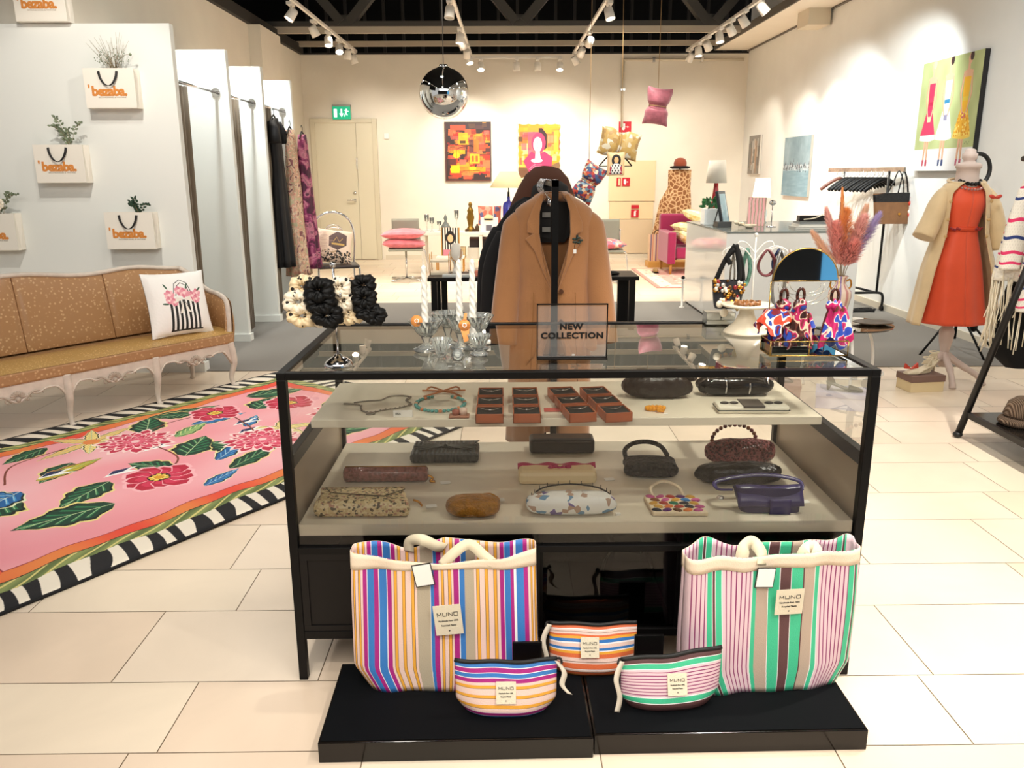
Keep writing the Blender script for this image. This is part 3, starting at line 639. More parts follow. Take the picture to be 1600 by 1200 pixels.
pouch('zip pouch with lilac, green and brown horizontal stripes in front of the right tote',[(0,BR),(26,WL),(30,G),(56,WL)]+li2(60,205,17)+[(205,WL),(210,G),(238,WL),(242,BR),(300,BR)],(.435,1.905,PZ),.06,.265,.20,.158,5,-1,(.012,.55),tilt=.012)
# two small black card holders behind the pouches
for (x,y,l) in ((.055,1.955,'small black acrylic card holder behind the left pouch'),(.39,1.985,'small black acrylic card holder behind the lilac pouch')):
    b=MB(); b.bx(-.04,.04,-.004,.004,.0,.165); o=b.build('card_holder',BLK,None,bevel=.001,loc=(x,y,PZ)); tag(o,l,'card holder')
    b=MB(); b.bx(-.034,.034,-.0052,-.004,.12,.16); b.build('gloss_panel',bk,o)
# ================================================================= goods on the upper shelf
ZU=.7605
def chain(name,pts,r,mat,parent,n=6): b=MB(); b.tube(pts,r,n); return b.build(name,mat,parent)
silver=M('aged_silver','8a8176',.35,.8)
t=thing('necklace','silver chain necklace laid out at the left end of the upper shelf','necklace',(-.38,2.42,ZU))
P=[(-.09,.02),(-.05,.04),(-.01,.05),(.01,.09),(.05,.10),(.08,.08),(.07,.04),(.09,.0),(.06,-.04),(.02,-.06),(-.02,-.09),(-.05,-.07),(-.06,-.02),(-.08,.0),(-.12,.01)]
chain('chain',smooth([(x,y,.003) for x,y in P],5),.0022,silver,t)
b=MB()
for i,p in enumerate(smooth([(x,y,.004) for x,y in P[5:13]],3)): b.sph(tuple(p),.0035,6)
b.build('beads',silver,t); b=MB(); b.lathe([(0,0),(.014,0),(.014,.003),(.008,.006),(0,.006)],(-.02,-.095,0),12); b.build('pendant',silver,t)
t=thing('necklace','turquoise and coral bead necklace on cord with tan bow, upper shelf','necklace',(-.20,2.42,ZU))
b=MB(); teal=M('bead_turquoise','5aa6a0',.35); coral=M('bead_coral','d98a5f',.4)
for i in range(34):
    a=math.radians(115+310*i/33); b.sph((.075*math.cos(a),.085*math.sin(a),.005),.0065,8,mi=(1 if i%5==2 else 0),rz=.005)
b.build('beads',[teal,coral],t)
cord=M('cord_tan','b96f3a',.6)
b=MB(); b.tube(smooth([(-.06,.09,.002),(-.02,.12,.006),(.0,.13,.008)]),.003); b.tube(smooth([(.06,.09,.002),(.03,.12,.006),(.0,.13,.008)]),.003)
for s in (-1,1): b.tube(smooth([(0,.13,.01),(s*.04,.15,.018),(s*.05,.13,.012),(0,.13,.01),(s*.07,.15,.006)]),.003)
b.build('bow',cord,t)
b=MB(); b.bx(-.028,.028,-.0,.006,0,.02); o=tag(b.build('price_label',M('card_white'),loc=(-.30,2.29,ZU)),'small white name label in front of the necklaces','label')
q=text_mb('Efva',.010,.0003,.0); q.xf(Matrix.Translation((-.014,-.001,.01))); q.build('lettering',M('ink'),o)
t=thing('earring_stand','little wooden block with two rose stones beside the brown jewellery boxes','jewellery',(-.135,2.29,ZU))
b=MB(); b.bx(-.03,.03,-.018,.018,0,.007); b.build('base',M('wood_pinkish','a5735c',.5),t,bevel=.003)
b=MB(); b.lathe([(0,.007),(.011,.007),(.012,.02),(0,.026)],(-.01,0,0),10); b.build('stone',M('stone_rose','9c5a48',.4),t); b=MB(); b.lathe([(0,.007),(.011,.007),(.012,.026),(0,.03)],(.012,0,0),10); b.build('stone',M('stone_pale','e0c2b0',.4),t)
boxb=M('box_copper','b8623a',.4); vel=M('velvet_black','050404',.8)
def jbox(x,y,rz,label,grp):
    t=thing('jewellery_box',label,'jewellery box',(x,y,ZU),rz,grp)
    w,d,h=.080,.090,.028; b=MB(); b.bx(-w/2,w/2,-d/2,d/2,0,.003)
    for a in ((-w/2,w/2,-d/2,-d/2+.003),(-w/2,w/2,d/2-.003,d/2),(-w/2,-w/2+.003,-d/2,d/2),(w/2-.003,w/2,-d/2,d/2)): b.bx(*a,0,h)
    b.build('tray',boxb,t,bevel=.0008)
    b=MB(); b.bx(-w/2+.004,w/2-.004,-d/2+.004,d/2-.004,.003,h-.004); b.build('velvet_pad',vel,t)
    b=MB(); b.tube(smooth([(-.03,.028,h-.002),(-.012,.006,h-.001),(0,-.002,h),(.012,.006,h-.001),(.03,.028,h-.002)],4),.0011,5); b.sph((0,-.004,h+.001),.005,8,rz=.003); b.build('pendant_chain',CHR,t)
    return t
cols=[(-.045,2.265,0,'left'),(.062,2.265,0,'second'),(.215,2.27,.16,'third'),(.318,2.27,.16,'fourth')]
rows=['front','middle','back']; first=None
for ci,(x,y,rz,cn) in enumerate(cols):
    for ri in range(3):
        dx=-math.sin(rz)*.105*ri; l='copper-brown jewellery box with black pad, %s row, %s of the four columns'%(rows[ri],{'left':'leftmost','second':'second from left','third':'third from left','fourth':'rightmost'}[cn])
        if first is None: first=jbox(x,y,rz,l,'copper jewellery boxes on the upper shelf'); 
        else: dup(first,(x+dx,y+.105*ri,ZU),rz,l)
    
b=MB(); b.bx(-.024,.024,-.016,.016,0,.004); o=tag(b.build('card',M('card_coral','c45a52',.5),bevel=.001,loc=(.14,2.35,ZU)),'small coral red card between the groups of jewellery boxes','card')
# soft clutches on the upper shelf
def blob_bag(name,label,cat,loc,rz,w,d,h,mat,seed=0,ribs=0,amp=.06,e=.6,nu=40,nv=12,parts=None,group=None,topr=.35,tilt=(0,0)):
    t=thing(name,label,cat,loc,rz,group,rot=(tilt[0],tilt[1],rz))
    def f(u,v):
        a=2*PI*u; c,s=math.cos(a),math.sin(a); ph=PI*v; q=math.sin(ph)**.55 if 0<v<1 else 0
        r=1+amp*math.sin(ribs*a+seed)*math.sin(ph)+amp*.6*math.sin(5*a+7*v+seed)
        return (w/2*math.copysign(abs(c)**e,c)*q*r,d/2*math.copysign(abs(s)**e,s)*q*r,h/2-h/2*math.copysign(abs(math.cos(ph))**.8,math.cos(ph))*(1+amp*.5*math.sin(6*a+seed)))
    b=MB(); b.grid(f,nu,nv); b.build('body',mat,t); return t
t=blob_bag('clutch_bag','dark brown gathered leather clutch pinched at its middle, upper shelf','clutch bag',(.485,2.50,ZU),0,.21,.09,.075,M('leather_darkbrown','2a1c16',.35,bump=.4,bscale=40),1,14,.08,.7)
b=MB(); b.tube(smooth([(-.09,0,.07),(-.05,.0,.085),(-.01,0,.066),(.04,0,.085),(.10,.0,.06),(.115,-.01,.065)]),[.012]*5+[.01]*20+[.006]*6 if False else .010,8,flat=1.0); b.build('ruffle',M('leather_darkbrown'),t)
t=blob_bag('clutch_bag','rolled black glossy clutch with silver bands, right end of the upper shelf','clutch bag',(.735,2.52,ZU),0,.235,.07,.06,M('patent_black','0b0a0b',.12,bump=.3,bscale=30),3,9,.06,.5)
b=MB()
for x in (-.09,-.035,.04,.10):
    b.tube(arc((x,0,.030),.036 if abs(x)<.08 else .027,0,360,18,'yz',.031),.003,6,closed=False)
b.build('band',CHR,t)
t=thing('clutch_bag','flat cream clutch with black centre panel and bow details, front of the upper shelf','clutch bag',(.735,2.335,ZU),-.02)
b=MB(); b.bx(-.105,.105,-.035,.04,0,.022); b.build('body',M('leather_cream','e6dfce',.4),t,bevel=.006)
b=MB(); b.bx(-.032,.032,-.037,.042,.018,.0245); b.build('panel',M('satin_darkgrey','4a4440',.4),t,bevel=.001)
b=MB(); b.bx(-.106,.106,-.036,.041,.009,.011); b.build('piping',M('zip_black'),t)
b=MB()
for s in (-1,1):
    for k in (-1,1): b.sph((s*.066+k*.014,.0,.0245),.014,10,rz=.004,ry=.009)
b.build('bow',M('bow_grey','34302c',.5),t)
t=thing('ring','amber yellow beaded ring set near the middle of the upper shelf','jewellery',(.45,2.345,ZU))
b=MB()
for i in range(14): a=i*2*PI/14; b.sph((.026*math.cos(a),.012*math.sin(a),.007),.007,8)
b.tube(arc((.012,-.022,.005),.009,0,360,16,'xy'),.003,6); b.build('beads',M('amber','e69a1c',.2),t)
b=MB(); b.bx(.018,.03,-.045,-.036,0,.001); b.build('price_tag',M('card_white'),t)
# ================================================================= goods on the lower shelf
ZL=.4905
snake=rampmat('snakeskin','voronoi',[(0,'cbb283'),(.35,'4d4028'),(.42,'d9c69a'),(.68,'b08068'),(.80,'54462c'),(.88,'d8c49a')],scale=150,rough=.35,bump=.3)
def envelope(label,loc,rz,w,d,h,mat,flapmat,sk=0,tilt=0,group=None,name='clutch_bag'):
    t=thing(name,label,'clutch bag',loc,rz,rot=(tilt,0,rz)); b=MB()
    def box(u,v): pass
    pts=[(-w/2,-d/2),(w/2,-d/2),(w/2-sk,d/2),(-w/2+sk*.3,d/2)]
    b.prism(pts,0,h,plane='xy'); b.build('body',mat,t,bevel=h*.35)
    b=MB(); b.prism([(-w/2+.006,d/2-.002),(-w/2+.012,d*.1),(w*.2,-d*.12),(w/2-.02-sk*.4,d*.22),(w/2-sk,d/2)],h,h+.003,plane='xy'); b.build('flap',flapmat,t,bevel=.001)
    return t
t=envelope('snakeskin envelope clutch with pointed flap, front left of the lower shelf',(-.415,2.235,ZL),0,.285,.115,.05,snake,snake,.03)
b=MB(); b.tube([(-.12,.045,.0535),(-.10,.01,.0535),(.06,-.018,.0535),(.115,.035,.0535)],.0016,5); b.build('piping',M('snake_edge','4a3a24',.5),t)
b=MB(); b.tube(smooth([(.14,.03,.02),(.155,.035,.012),(.165,.02,.006)]),.0035,6); b.build('tassel_chain',GOLD,t)
def ptag(x,y,z,label,rz=.2): 
    b=MB(); b.bx(-.016,.016,-.009,.009,0,.0012); tag(b.build('price_tag',M('card_white'),loc=(x,y,z),rot=(.12,0,rz)),label,'price tag')
ptag(-.222,2.26,ZL+.002,'small white price tag right of the snakeskin clutch'); ptag(-.193,2.45,ZL+.002,'small white price tag beside the pink cylinder clutch')
ptag(.335,2.47,ZL+.002,'small white price tag right of the cream and pink clutch'); ptag(.895,2.27,ZL+.002,'white price tag behind the purple bag at the right')
ptag(-.02,2.30,ZL+.004,'white price tag beside the gold pouch bag')
t=thing('clutch_bag','glittery pink-brown cylinder clutch with gold chain, left of the lower shelf','clutch bag',(-.385,2.47,ZL))
b=MB(); b.tube([(-.135,0,.026),(-.128,0,.026),(.128,0,.026),(.135,0,.026)],[.018,.026,.026,.018],18); b.build('body',M('croc_rose','8f5a52',.18,var=.35,vscale=90,bump=.5,bscale=110,coat=.4),t)
b=MB(); b.tube([(-.13,-.003,.0525),(.13,-.003,.0525)],.0015,5); b.tube(smooth([(.135,0,.02),(.15,-.004,.012),(.142,-.01,.004),(.158,-.012,.004)]),.004,6); b.build('chain',GOLD,t)
t=envelope('pleated grey-black satin envelope clutch at the back left of the lower shelf',(-.21,2.70,ZL),0,.235,.14,.035,M('satin_grey','2f3332',.35,bump=.5,bscale=22,weave=True),M('satin_grey'),.0,.0)
b=MB()
for i in range(7): a=-.5+i*.17; b.bar((0,.01,.039),(.11*math.cos(a*1.2+0)*1,.01+.09*math.sin(a),.037),.004,.003); b.bar((0,.01,.039),(-.11*math.cos(a*1.2),.01+.09*math.sin(a),.037),.004,.003)
b.sph((0,.005,.04),.008,8); b.build('pleats',M('satin_edge','4a504e',.3),t)
t=thing('handbag','dark brown box clutch at the back centre of the lower shelf','handbag',(.20,2.76,ZL)); b=MB(); b.bx(-.115,.115,-.04,.04,0,.055); b.build('body',M('leather_brownblack','2b2320',.4),t,bevel=.012)
b=MB(); b.tube([(-.1,-.042,.045),(.1,-.042,.045)],.0015,5); b.build('clasp_bar',M('leather_brownblack2','40352f',.4),t)
t=thing('clutch_bag','cream clutch with raspberry pink trim and flower, centre of the lower shelf','clutch bag',(.165,2.465,ZL))
b=MB(); b.bx(-.125,.125,-.04,.045,0,.045); b.build('body',M('satin_cream','ead3a6',.45),t,bevel=.014)
b=MB(); b.grid(lambda u,v:(-.126+.252*u,.047-.03*v,.035+.013*math.sin(PI*v)+.003*math.sin(20*u)),30,6); b.build('trim',M('satin_raspberry','b02454',.45),t,solid=.003)
b=MB()
for i in range(5): b.sph((-.02+.014*i,.0+.004*(i%2),.045+.004*math.sin(i*2)),.011,8,rz=.008)
b.build('flower',M('satin_raspberry'),t)
t=blob_bag('handbag','black crocheted round-handled handbag on the right of the lower shelf','handbag',(.475,2.52,ZL),-.08,.175,.11,.055,rampmat('crochet_black','cells',[(0,'050505'),(.35,'2c2724'),(.7,'0c0b0b')],scale=85,rough=.6,bump=1.0,interp='LINEAR'),5,6,.04,.35)
b=MB(); b.tube(smooth([(-.075,.03,.035),(-.08,.06,.06),(-.05,.09,.075),(0,.10,.078),(.04,.08,.07),(.06,.045,.05)]),.008,8); b.build('handle',MATS['crochet_black'],t)
t=blob_bag('pouch_bag','small bronze-gold metal mesh pouch bag, front of the lower shelf','handbag',(-.095,2.205,ZL),0,.155,.09,.055,M('gold_mesh','b07a2a',.28,.95,var=.3,vscale=60,bump=.8,bscale=190),2,0,.03,.8)
b=MB(); b.tube(smooth([(-.05,.02,.05),(-.055,.05,.03),(-.02,.10,.02),(.02,.07,.03),(.03,.03,.05)]),.0025,6); b.tube(smooth([(.03,.03,.05),(.05,.08,.03),(.075,.06,.02),(.06,.02,.02)]),.0025,6); b.build('chain',M('gold'),t)
flw=rampmat('floral_white','voronoi',[(0,'efeee9'),(.62,'6f97b8'),(.7,'efeee9'),(.8,'b99a86'),(.86,'efeee9'),(.93,'7c6aa0')],scale=55,rough=.6,bump=.2)
t=blob_bag('clutch_bag','white flower-patterned cosmetic clutch with hooked trim, front centre of the lower shelf','clutch bag',(.19,2.215,ZL),0,.265,.085,.06,flw,6,0,.04,.5)
b=MB(); P=smooth([(-.115,.01,.045),(-.08,.04,.06),(0,.055,.065),(.08,.04,.06),(.115,.01,.05)],5); b.tube(P,.0025,6)
for p in P[::2]: b.tube([p,(p.x,p.y,p.z+.012)],.0011,5)
b.build('trim',M('ink'),t); b=MB(); b.bx(.128,.142,-.03,-.02,.0,.006); b.build('care_label',M('card_white'),t)
t=thing('handbag','flat handbag covered in colourful leaf-shaped patches, lower shelf','handbag',(.50,2.225,ZL),-.03)
b=MB(); b.prism([(-.075,-.05),(.085,-.05),(.06,.075),(-.085,.075)],0,.014,plane='xy'); b.build('body',M('felt_cream','ead9bb',.85),t,bevel=.004)
b=MB(); cl=['7a3f1d','2a7a5c','d9a441','c0558c','2b6fae','5a2a6a','b33b2a','e07a3a','6b4a2a','1d1d2a']; rng=random.Random(5)
for r in range(5):
    for c in range(5): b.sph((-.062+.030*c+(r%2)*.010-.004*r*.3,-.036+.025*r,.0145),.016,8,mi=rng.randrange(10),rz=.005,ry=.010,rot=Matrix.Rotation(rng.uniform(-.7,.7),3,'Z'))
b.build('patches',[M('felt_%s'%c,c,.8) for c in cl],t)
b=MB(); b.tube(smooth([(-.055,.07,.01),(-.06,.10,.03),(-.02,.125,.04),(.02,.10,.035),(.035,.072,.015)]),.005,6,flat=.5); b.build('handle',M('felt_cream'),t)
t=thing('handbag','glossy purple suede-flap shoulder bag at the front right of the lower shelf','handbag',(.765,2.225,ZL),-.03)
pur=M('suede_purple','2e2450',.4,var=.15,vscale=14)
def f(u,v):
    a=2*PI*u; c,s=math.cos(a),math.sin(a); w=.20-.03*(1-v); return (w/2*math.copysign(abs(c)**.35,c)+.01*(1-v),.03*math.copysign(abs(s)**.6,s)*(1-.5*v),.07*v-.006*abs(c)*(1-v))
b=MB(); b.grid(f,36,8); b.build('body',pur,t)
b=MB(); b.grid(lambda u,v:(-.09+.19*u,.012-.046*v,.07-.05*v*v+.003*math.sin(8*u)),16,6); b.build('flap',M('leather_purple','383064',.25),t,solid=.003)
b=MB(); b.tube(smooth([(-.10,0,.06),(-.14,.02,.055),(-.13,.05,.07),(0,.06,.085),(.10,.04,.075),(.10,.0,.06)]),.007,8,flat=.4); b.build('strap',M('leather_purple'),t)
b=MB(); b.grid(lambda u,v:(.03+.06*(u-.5),-.036-.004*math.sin(PI*v),.045-.05*v),6,8); b.build('fringe',M('leather_purple'),t,solid=.004)
b=MB(); b.sph((-.135,.0,.035),.012,8,rz=.006); b.build('buckle',CHR,t)
t=blob_bag('handbag','black pleated leather handbag at the right of the lower shelf','handbag',(.745,2.44,ZL),0,.265,.085,.065,M('leather_black','121010',.3,bump=.5,bscale=60,weave=False),8,16,.06,.7)
t=blob_bag('handbag','dark red beaded handbag at the back right of the lower shelf','handbag',(.80,2.62,ZL),0,.23,.07,.085,rampmat('beads_red','cells',[(0,'8c3a40'),(.3,'3a1518'),(.6,'a05a5c')],scale=110,rough=.3,bump=1,interp='LINEAR'),8,6,.05,.6)
b=MB()
for i in range(15):
    a=math.radians(180*i/14); b.sph((.075*math.cos(a)-.02,.02,.075+.055*math.sin(a)),.0075,8,mi=i%2)
b.build('bead_handle',[M('bead_amber','9c5a30',.3),M('bead_red','7a2430',.3)],t)
def acrylicmat():
    m=glassmat('acrylic',(.93,.93,.92),1.45); nt=m.node_tree; out=nt.nodes['Material Output']; l=out.inputs[0].links[0].from_node
    d=nt.nodes.new('ShaderNodeBsdfDiffuse'); d.inputs[0].default_value=(.8,.8,.78,1); x=nt.nodes.new('ShaderNodeMixShader'); x.inputs[0].default_value=.11
    nt.links.new(l.outputs[0],x.inputs[1]); nt.links.new(d.outputs[0],x.inputs[2]); nt.links.new(x.outputs[0],out.inputs[0]); return m
def crystalmat():
    m=bpy.data.materials.new('crystal'); m.use_nodes=True; nt=m.node_tree; nt.nodes.remove(nt.nodes['Principled BSDF']); out=nt.nodes['Material Output']
    t=nt.nodes.new('ShaderNodeBsdfTransparent'); t.inputs[0].default_value=(.97,.985,.965,1); g=nt.nodes.new('ShaderNodeBsdfGlossy'); g.inputs['Roughness'].default_value=.06
    d=nt.nodes.new('ShaderNodeBsdfDiffuse'); d.inputs[0].default_value=(.9,.93,.9,1); lw=nt.nodes.new('ShaderNodeLayerWeight'); lw.inputs[0].default_value=.30
    a=nt.nodes.new('ShaderNodeMixShader'); b=nt.nodes.new('ShaderNodeMixShader'); a.inputs[0].default_value=.14
    nt.links.new(t.outputs[0],a.inputs[1]); nt.links.new(d.outputs[0],a.inputs[2]); nt.links.new(lw.outputs['Fresnel'],b.inputs[0]); nt.links.new(a.outputs[0],b.inputs[1]); nt.links.new(g.outputs[0],b.inputs[2]); nt.links.new(b.outputs[0],out.inputs[0])
    MATS['crystal']=m; return m
# ================================================================= on top of the case
ZT0=.9355
t=thing('scrunchie_stand','chrome four-armed T-bar stand with domed foot on the left of the glass top','stand',(-.46,2.20,ZT0))
b=MB(); b.lathe([(0,0),(.038,0),(.04,.006),(.036,.014),(.024,.024),(.012,.030),(.010,.036),(0,.036)],n=32); b.build('base',CHR,t)
b=MB(); b.tube([(0,0,.03),(0,0,.275)],.0035,10); b.sph((0,0,.28),.009,10); b.build('pole',CHR,t)
b=MB(); 
for k in range(4):
    a=math.radians(200+k*90 if k%2==0 else 200+k*90); b.tube([(0,0,.205),(.10*math.cos(a),.10*math.sin(a),.208),(.103*math.cos(a),.103*math.sin(a),.218)],.003,8)
b.build('arm',CHR,t)
dotm=rampmat('satin_dots','cells',[(0,'17120f'),(.29,'17120f'),(.32,'e6cfa6')],scale=60,rough=.4)
dotm2=rampmat('satin_dots_white','cells',[(0,'17120f'),(.27,'17120f'),(.30,'ede0c8')],scale=64,rough=.4)
blksat=M('satin_black','030303',.55,bump=.3,bscale=60,spec=.3)
tan_=M('satin_tan','c9a27c',.45,var=.2,vscale=40)
def scrunchie(label,loc,R,r,mat,seed,rot,grp):
    rng=random.Random(seed); ph=rng.uniform(0,6); b=MB(); n=54; m=12
    def f(u,v):
        a=2*PI*u; q=2*PI*v; rr=r*(1+.16*math.sin(6*a+ph+2.5*math.sin(q+1)+1.3*math.sin(2*a+ph))+.12*math.sin(11*a-ph+2*q)+.06*math.sin(23*a+3*q))
        return ((R+rr*math.cos(q))*math.cos(a),(R+rr*math.cos(q))*math.sin(a)*.8,rr*1.05*math.sin(q))
    b.grid(f,n,m); o=b.build('scrunchie',mat,loc=loc,rot=rot); return tag(o,label,'scrunchie',grp)
# scrunchies are threaded on the arms; each arm carries a row of them
def row(dx,y,zs,mats,labs,grp,seed,R=.024,r=.017,rz=0):
    for i,z in enumerate(zs):
        scrunchie(labs[i],(-.46+dx[i],2.20+y[i],z),R,r,mats[i],seed+i,(PI/2*0.9,.2*(i-1),rz),grp)
Z=ZT0
g1='polka-dot scrunchies on the chrome stand'; g2='black scrunchies on the chrome stand'
row([-.083,-.093,-.085],[0,-.03,-.03],[Z+.222,Z+.185,Z+.148],[dotm,dotm2,dotm],['cream dotted scrunchie at the upper left end of the stand','cream dotted scrunchie in the middle of the left end of the stand','cream dotted scrunchie lowest at the left end of the stand'],g1,10)
row([-.062,-.058,-.052],[.03,.0,-.01],[Z+.215,Z+.178,Z+.138],[tan_,dotm,dotm2],['tan scrunchie tucked between the cream dotted ones and the left black ones','dotted scrunchie half hidden left of the black ones','pale dotted scrunchie hanging lowest, left of the left black ones'],g1,20,.02,.013)
row([-.030,-.026,-.012],[-.05,-.05,-.05],[Z+.218,Z+.186,Z+.152],[blksat]*3,['black satin scrunchie, top of the left black row','black satin scrunchie, middle of the left black row','black satin scrunchie, bottom of the left black row'],g2,30,.025,.019)
row([.018,.022,.026],[-.02,-.02,-.01],[Z+.222,Z+.185,Z+.148],[dotm2,dotm2,dotm],['white dotted scrunchie just right of the pole, uppermost','white dotted scrunchie just right of the pole, in the middle','cream dotted scrunchie just right of the pole, lowest'],g1,40,.022,.016)
row([.048,.052,.052],[.02,.0,-.01],[Z+.215,Z+.18,Z+.152],[tan_,dotm,dotm],['tan scrunchie left of the right black row, uppermost','dotted scrunchie left of the right black row, in the middle','cream dotted scrunchie left of the right black row, lowest'],g1,50,.021,.014)
row([.082,.085,.090,.108],[-.02,-.03,-.03,-.03],[Z+.228,Z+.195,Z+.160,Z+.150],[blksat]*4,['black satin scrunchie, top of the right black row','black satin scrunchie, middle of the right black row','black satin scrunchie, bottom of the right black row','black scrunchie poking out at the far right end of the stand'],g2,60,.020,.016)
# crystal pieces with candles
crys=crystalmat()
candm=M('candle_white','ece9df',.45,spec=.4)
def bowl(label,loc,r,h,stem,name='crystal_bowl'):
    t=thing(name,label,'glass bowl',loc)
    def wob(i,a): return 1+.07*math.cos(16*a+(i%2)*PI)*(1 if i>1 else .3)
    z0=stem
    b=MB(); b.lathe([(0,z0),(r*.35,z0),(r*.55,z0+h*.25),(r*.8,z0+h*.65),(r,z0+h),(r*.94,z0+h),(r*.74,z0+h*.65),(r*.5,z0+h*.28),(r*.3,z0+h*.12),(0,z0+h*.1)],n=48,wob=wob); b.sm=[False]*len(b.sm); b.build('cup',crys,t)
    if stem>0: b=MB(); b.lathe([(0,0),(r*.72,0),(r*.74,.006),(r*.3,.018),(r*.16,stem*.55),(r*.3,stem-.004),(r*.3,stem+.001),(0,stem+.001)],n=36,wob=wob); b.build('foot',crys,t)
    return t
def candle(label,loc,h,r=.0105):
    t=thing('candle',label,'candle',loc)
    def wob(i,a): return 1
    prof=[(0,0)]; n=46
    b=MB()
    def f(u,v):
        a=2*PI*u; tp=1-.30*v if v<.97 else (1-.3*v)*max(.15,(1-v)/.03*.7+.25); rr=r*tp*(1+.14*math.cos(3*a+v*h*260)); return (rr*math.cos(a),rr*math.sin(a),h*v)
    b.grid(f,24,110); b.build('wax',candm,t); b=MB(); b.tube([(0,0,h),(0,.001,h+.008)],.0009,5); b.build('wick',M('wick','e8e2d0',.8),t)
G1='crystal bowls and holders in the middle left of the glass top'
bowl('scalloped crystal bowl with small foot holding the left candle',(-.235,2.40,ZT0),.052,.05,.045)
bowl('round crystal bowl at the back of the cluster, just left of its middle',(-.175,2.47,ZT0),.050,.045,.06)
bowl('crystal candle holder in the centre of the cluster',(-.135,2.42,ZT0),.040,.045,.05)
bowl('wide-flaring crystal goblet bowl at the right of the cluster',(-.085,2.42,ZT0),.050,.055,.05)
bowl('small crystal tumbler at the front of the cluster',(-.185,2.31,ZT0),.030,.055,0)
bowl('small clear glass cup with wide foot at the front right of the cluster',(-.075,2.33,ZT0),.034,.04,.022)
b=MB(); b.lathe([(0,0),(.016,0),(.018,.012),(.013,.026),(0,.03)],n=6); b.sph((0,0,.02),.015,6); o=b.build('crystal_ball',crys,loc=(-.135,2.27,ZT0)); tag(o,'faceted small crystal ball in front of the cluster, near the edge','glass ball')
candle('white twisted candle standing alone on the left',(-.237,2.40,ZT0+.052),.205)
candle('white twisted candle in the middle, next to the necklace bust',(-.135,2.42,ZT0+.056),.215)
candle('white twisted candle on the right of the three',(-.095,2.40,ZT0+.052),.222)
om=M('tag_orange','e3924a',.5); 
for (x,y,z,l,rt) in ((-.258,2.36,ZT0+.098,'orange round cardboard tag on the left crystal bowl',0),(-.118,2.355,ZT0+.085,'orange cardboard tag with long neck leaning in the right of the crystal cluster',.1)):
    t=thing('cardboard_tag',l,'tag',(x,y,z),rot=(-.3,0,rt)); b=MB(); b.lathe([(0,0),(.017,0),(.017,.001),(0,.001)],n=20); b.xf(Matrix.Rotation(PI/2,4,'X'))
    if rt: b.prism([(-.016,.004),(.016,.004),(.010,-.045),(-.002,-.05)],-.001,0); b.prism([(-.004,.014),(.006,.014),(.009,.036),(.001,.036)],-.001,0)
    b.build('disc',om,t); b=MB(); b.tube(arc((0,-.0015,0),.0055,0,360,16),.0013,5); b.build('ring',M('card_white'),t)
b=MB(); b.lathe([(0,0),(.011,0),(.011,.012),(0,.012)],n=14); tag(b.build('tealight',candm,loc=(-.055,2.50,ZT0+.0)),'small white tealight beside the crystal cluster','candle')
# NEW COLLECTION sign
t=thing('acrylic_sign','clear acrylic sign in thin black frame reading NEW COLLECTION','sign',(.192,2.285,ZT0))
b=MB(); w,h=.202,.158
b.bx(-w/2,w/2,-.004,.004,0,.004); b.bx(-w/2,w/2,-.004,.004,h-.003,h); b.bx(-w/2,-w/2+.003,-.004,.004,0,h); b.bx(w/2-.003,w/2,-.004,.004,0,h); b.bx(-w/2,w/2,-.02,.02,-.0003,.003); b.build('frame',BLK,t)
b=MB(); b.add([(-w/2+.003,0,.004),(w/2-.003,0,.004),(w/2-.003,0,h-.003),(-w/2+.003,0,h-.003)],[(0,1,2,3)]); b.build('pane',acrylicmat(),t)
b=text_mb('NEW',.0235,.0008,.0011,space=1.1,sx=1.15); b.xf(Matrix.Translation((-.003,-.002,.092))); q=text_mb('COLLECTION',.0235,.0008,.0011,space=1.1,sx=1.15); q.xf(Matrix.Translation((0,-.002,.066))); b.add(q.v,q.f); b.build('lettering',M('ink_black','050505',.5),t)
# brass jewellery organiser with half-moon mirror
t=thing('jewellery_organiser','brass and glass jewellery organiser with half-moon mirror and mirrored tray','jewellery organiser',(.875,2.33,ZT0),-.0)
w=.112; b=MB(); r=.0018
for z in (.003,.045): b.tube([(-w,-.045,z),(w,-.045,z),(w,.045,z),(-w,.045,z)],r,6,closed=True)
for x in (-w,w):
    for y in (-.045,.045): b.tube([(x,y,.003),(x,y,.045)],r,6)
b.tube([(0,-.045,.045),(0,.045,.045)],r,6); b.tube([(0,-.045,.003),(0,-.045,.045)],r,6)
for x in (-.095,.105): b.tube([(x,.045,.045),(x,.045,.207)],r,6)
b.build('brass_frame',BRASS,t)
b=MB(); b.bx(-w,w,-.045,.045,.001,.003); b.bx(-w,w,.043,.045,.003,.045); b.build('mirror_tray',M('mirror_glass','d8dcd8',.04,1),t)
b=MB(); b.add([(-w,-.045,.003),(w,-.045,.003),(w,-.045,.045),(-w,-.045,.045)],[(0,1,2,3)]); b.build('glass_front',g if False else glassmat('glass_case'),t)
b=MB(); b.bx(-w*.95,-.004,-.042,.04,.004,.030); b.build('inner_tray',M('mirror_glass'),t)
b=MB(); P=[(-.095+.005+.095*(1+math.cos(math.radians(a))),.105*math.sin(math.radians(a))*.9+.207) for a in range(180,-1,-6)]
b.prism(P,.044,.047); b.build('half_moon_mirror',M('mirror_face','dfe3e6',.02,1),t)
b=MB(); b.tube([(x,.0455,z) for x,z in P]+[(P[0][0],.0455,P[0][1])],.0022,6); b.build('mirror_rim',BRASS,t)
b=MB()
for k,(dx,dz) in enumerate(((.07,.035),(.055,.055),(.08,.062),(.045,.028))):
    b.tube([(.005+dx*math.cos(a),.04,.200-dz*abs(math.sin(a))**.8) for a in [PI+PI*i/20 for i in range(21)]],.0008,5)
b.sph((.003,.038,.165),.005,8); b.sph((.008,.038,.140),.004,8)
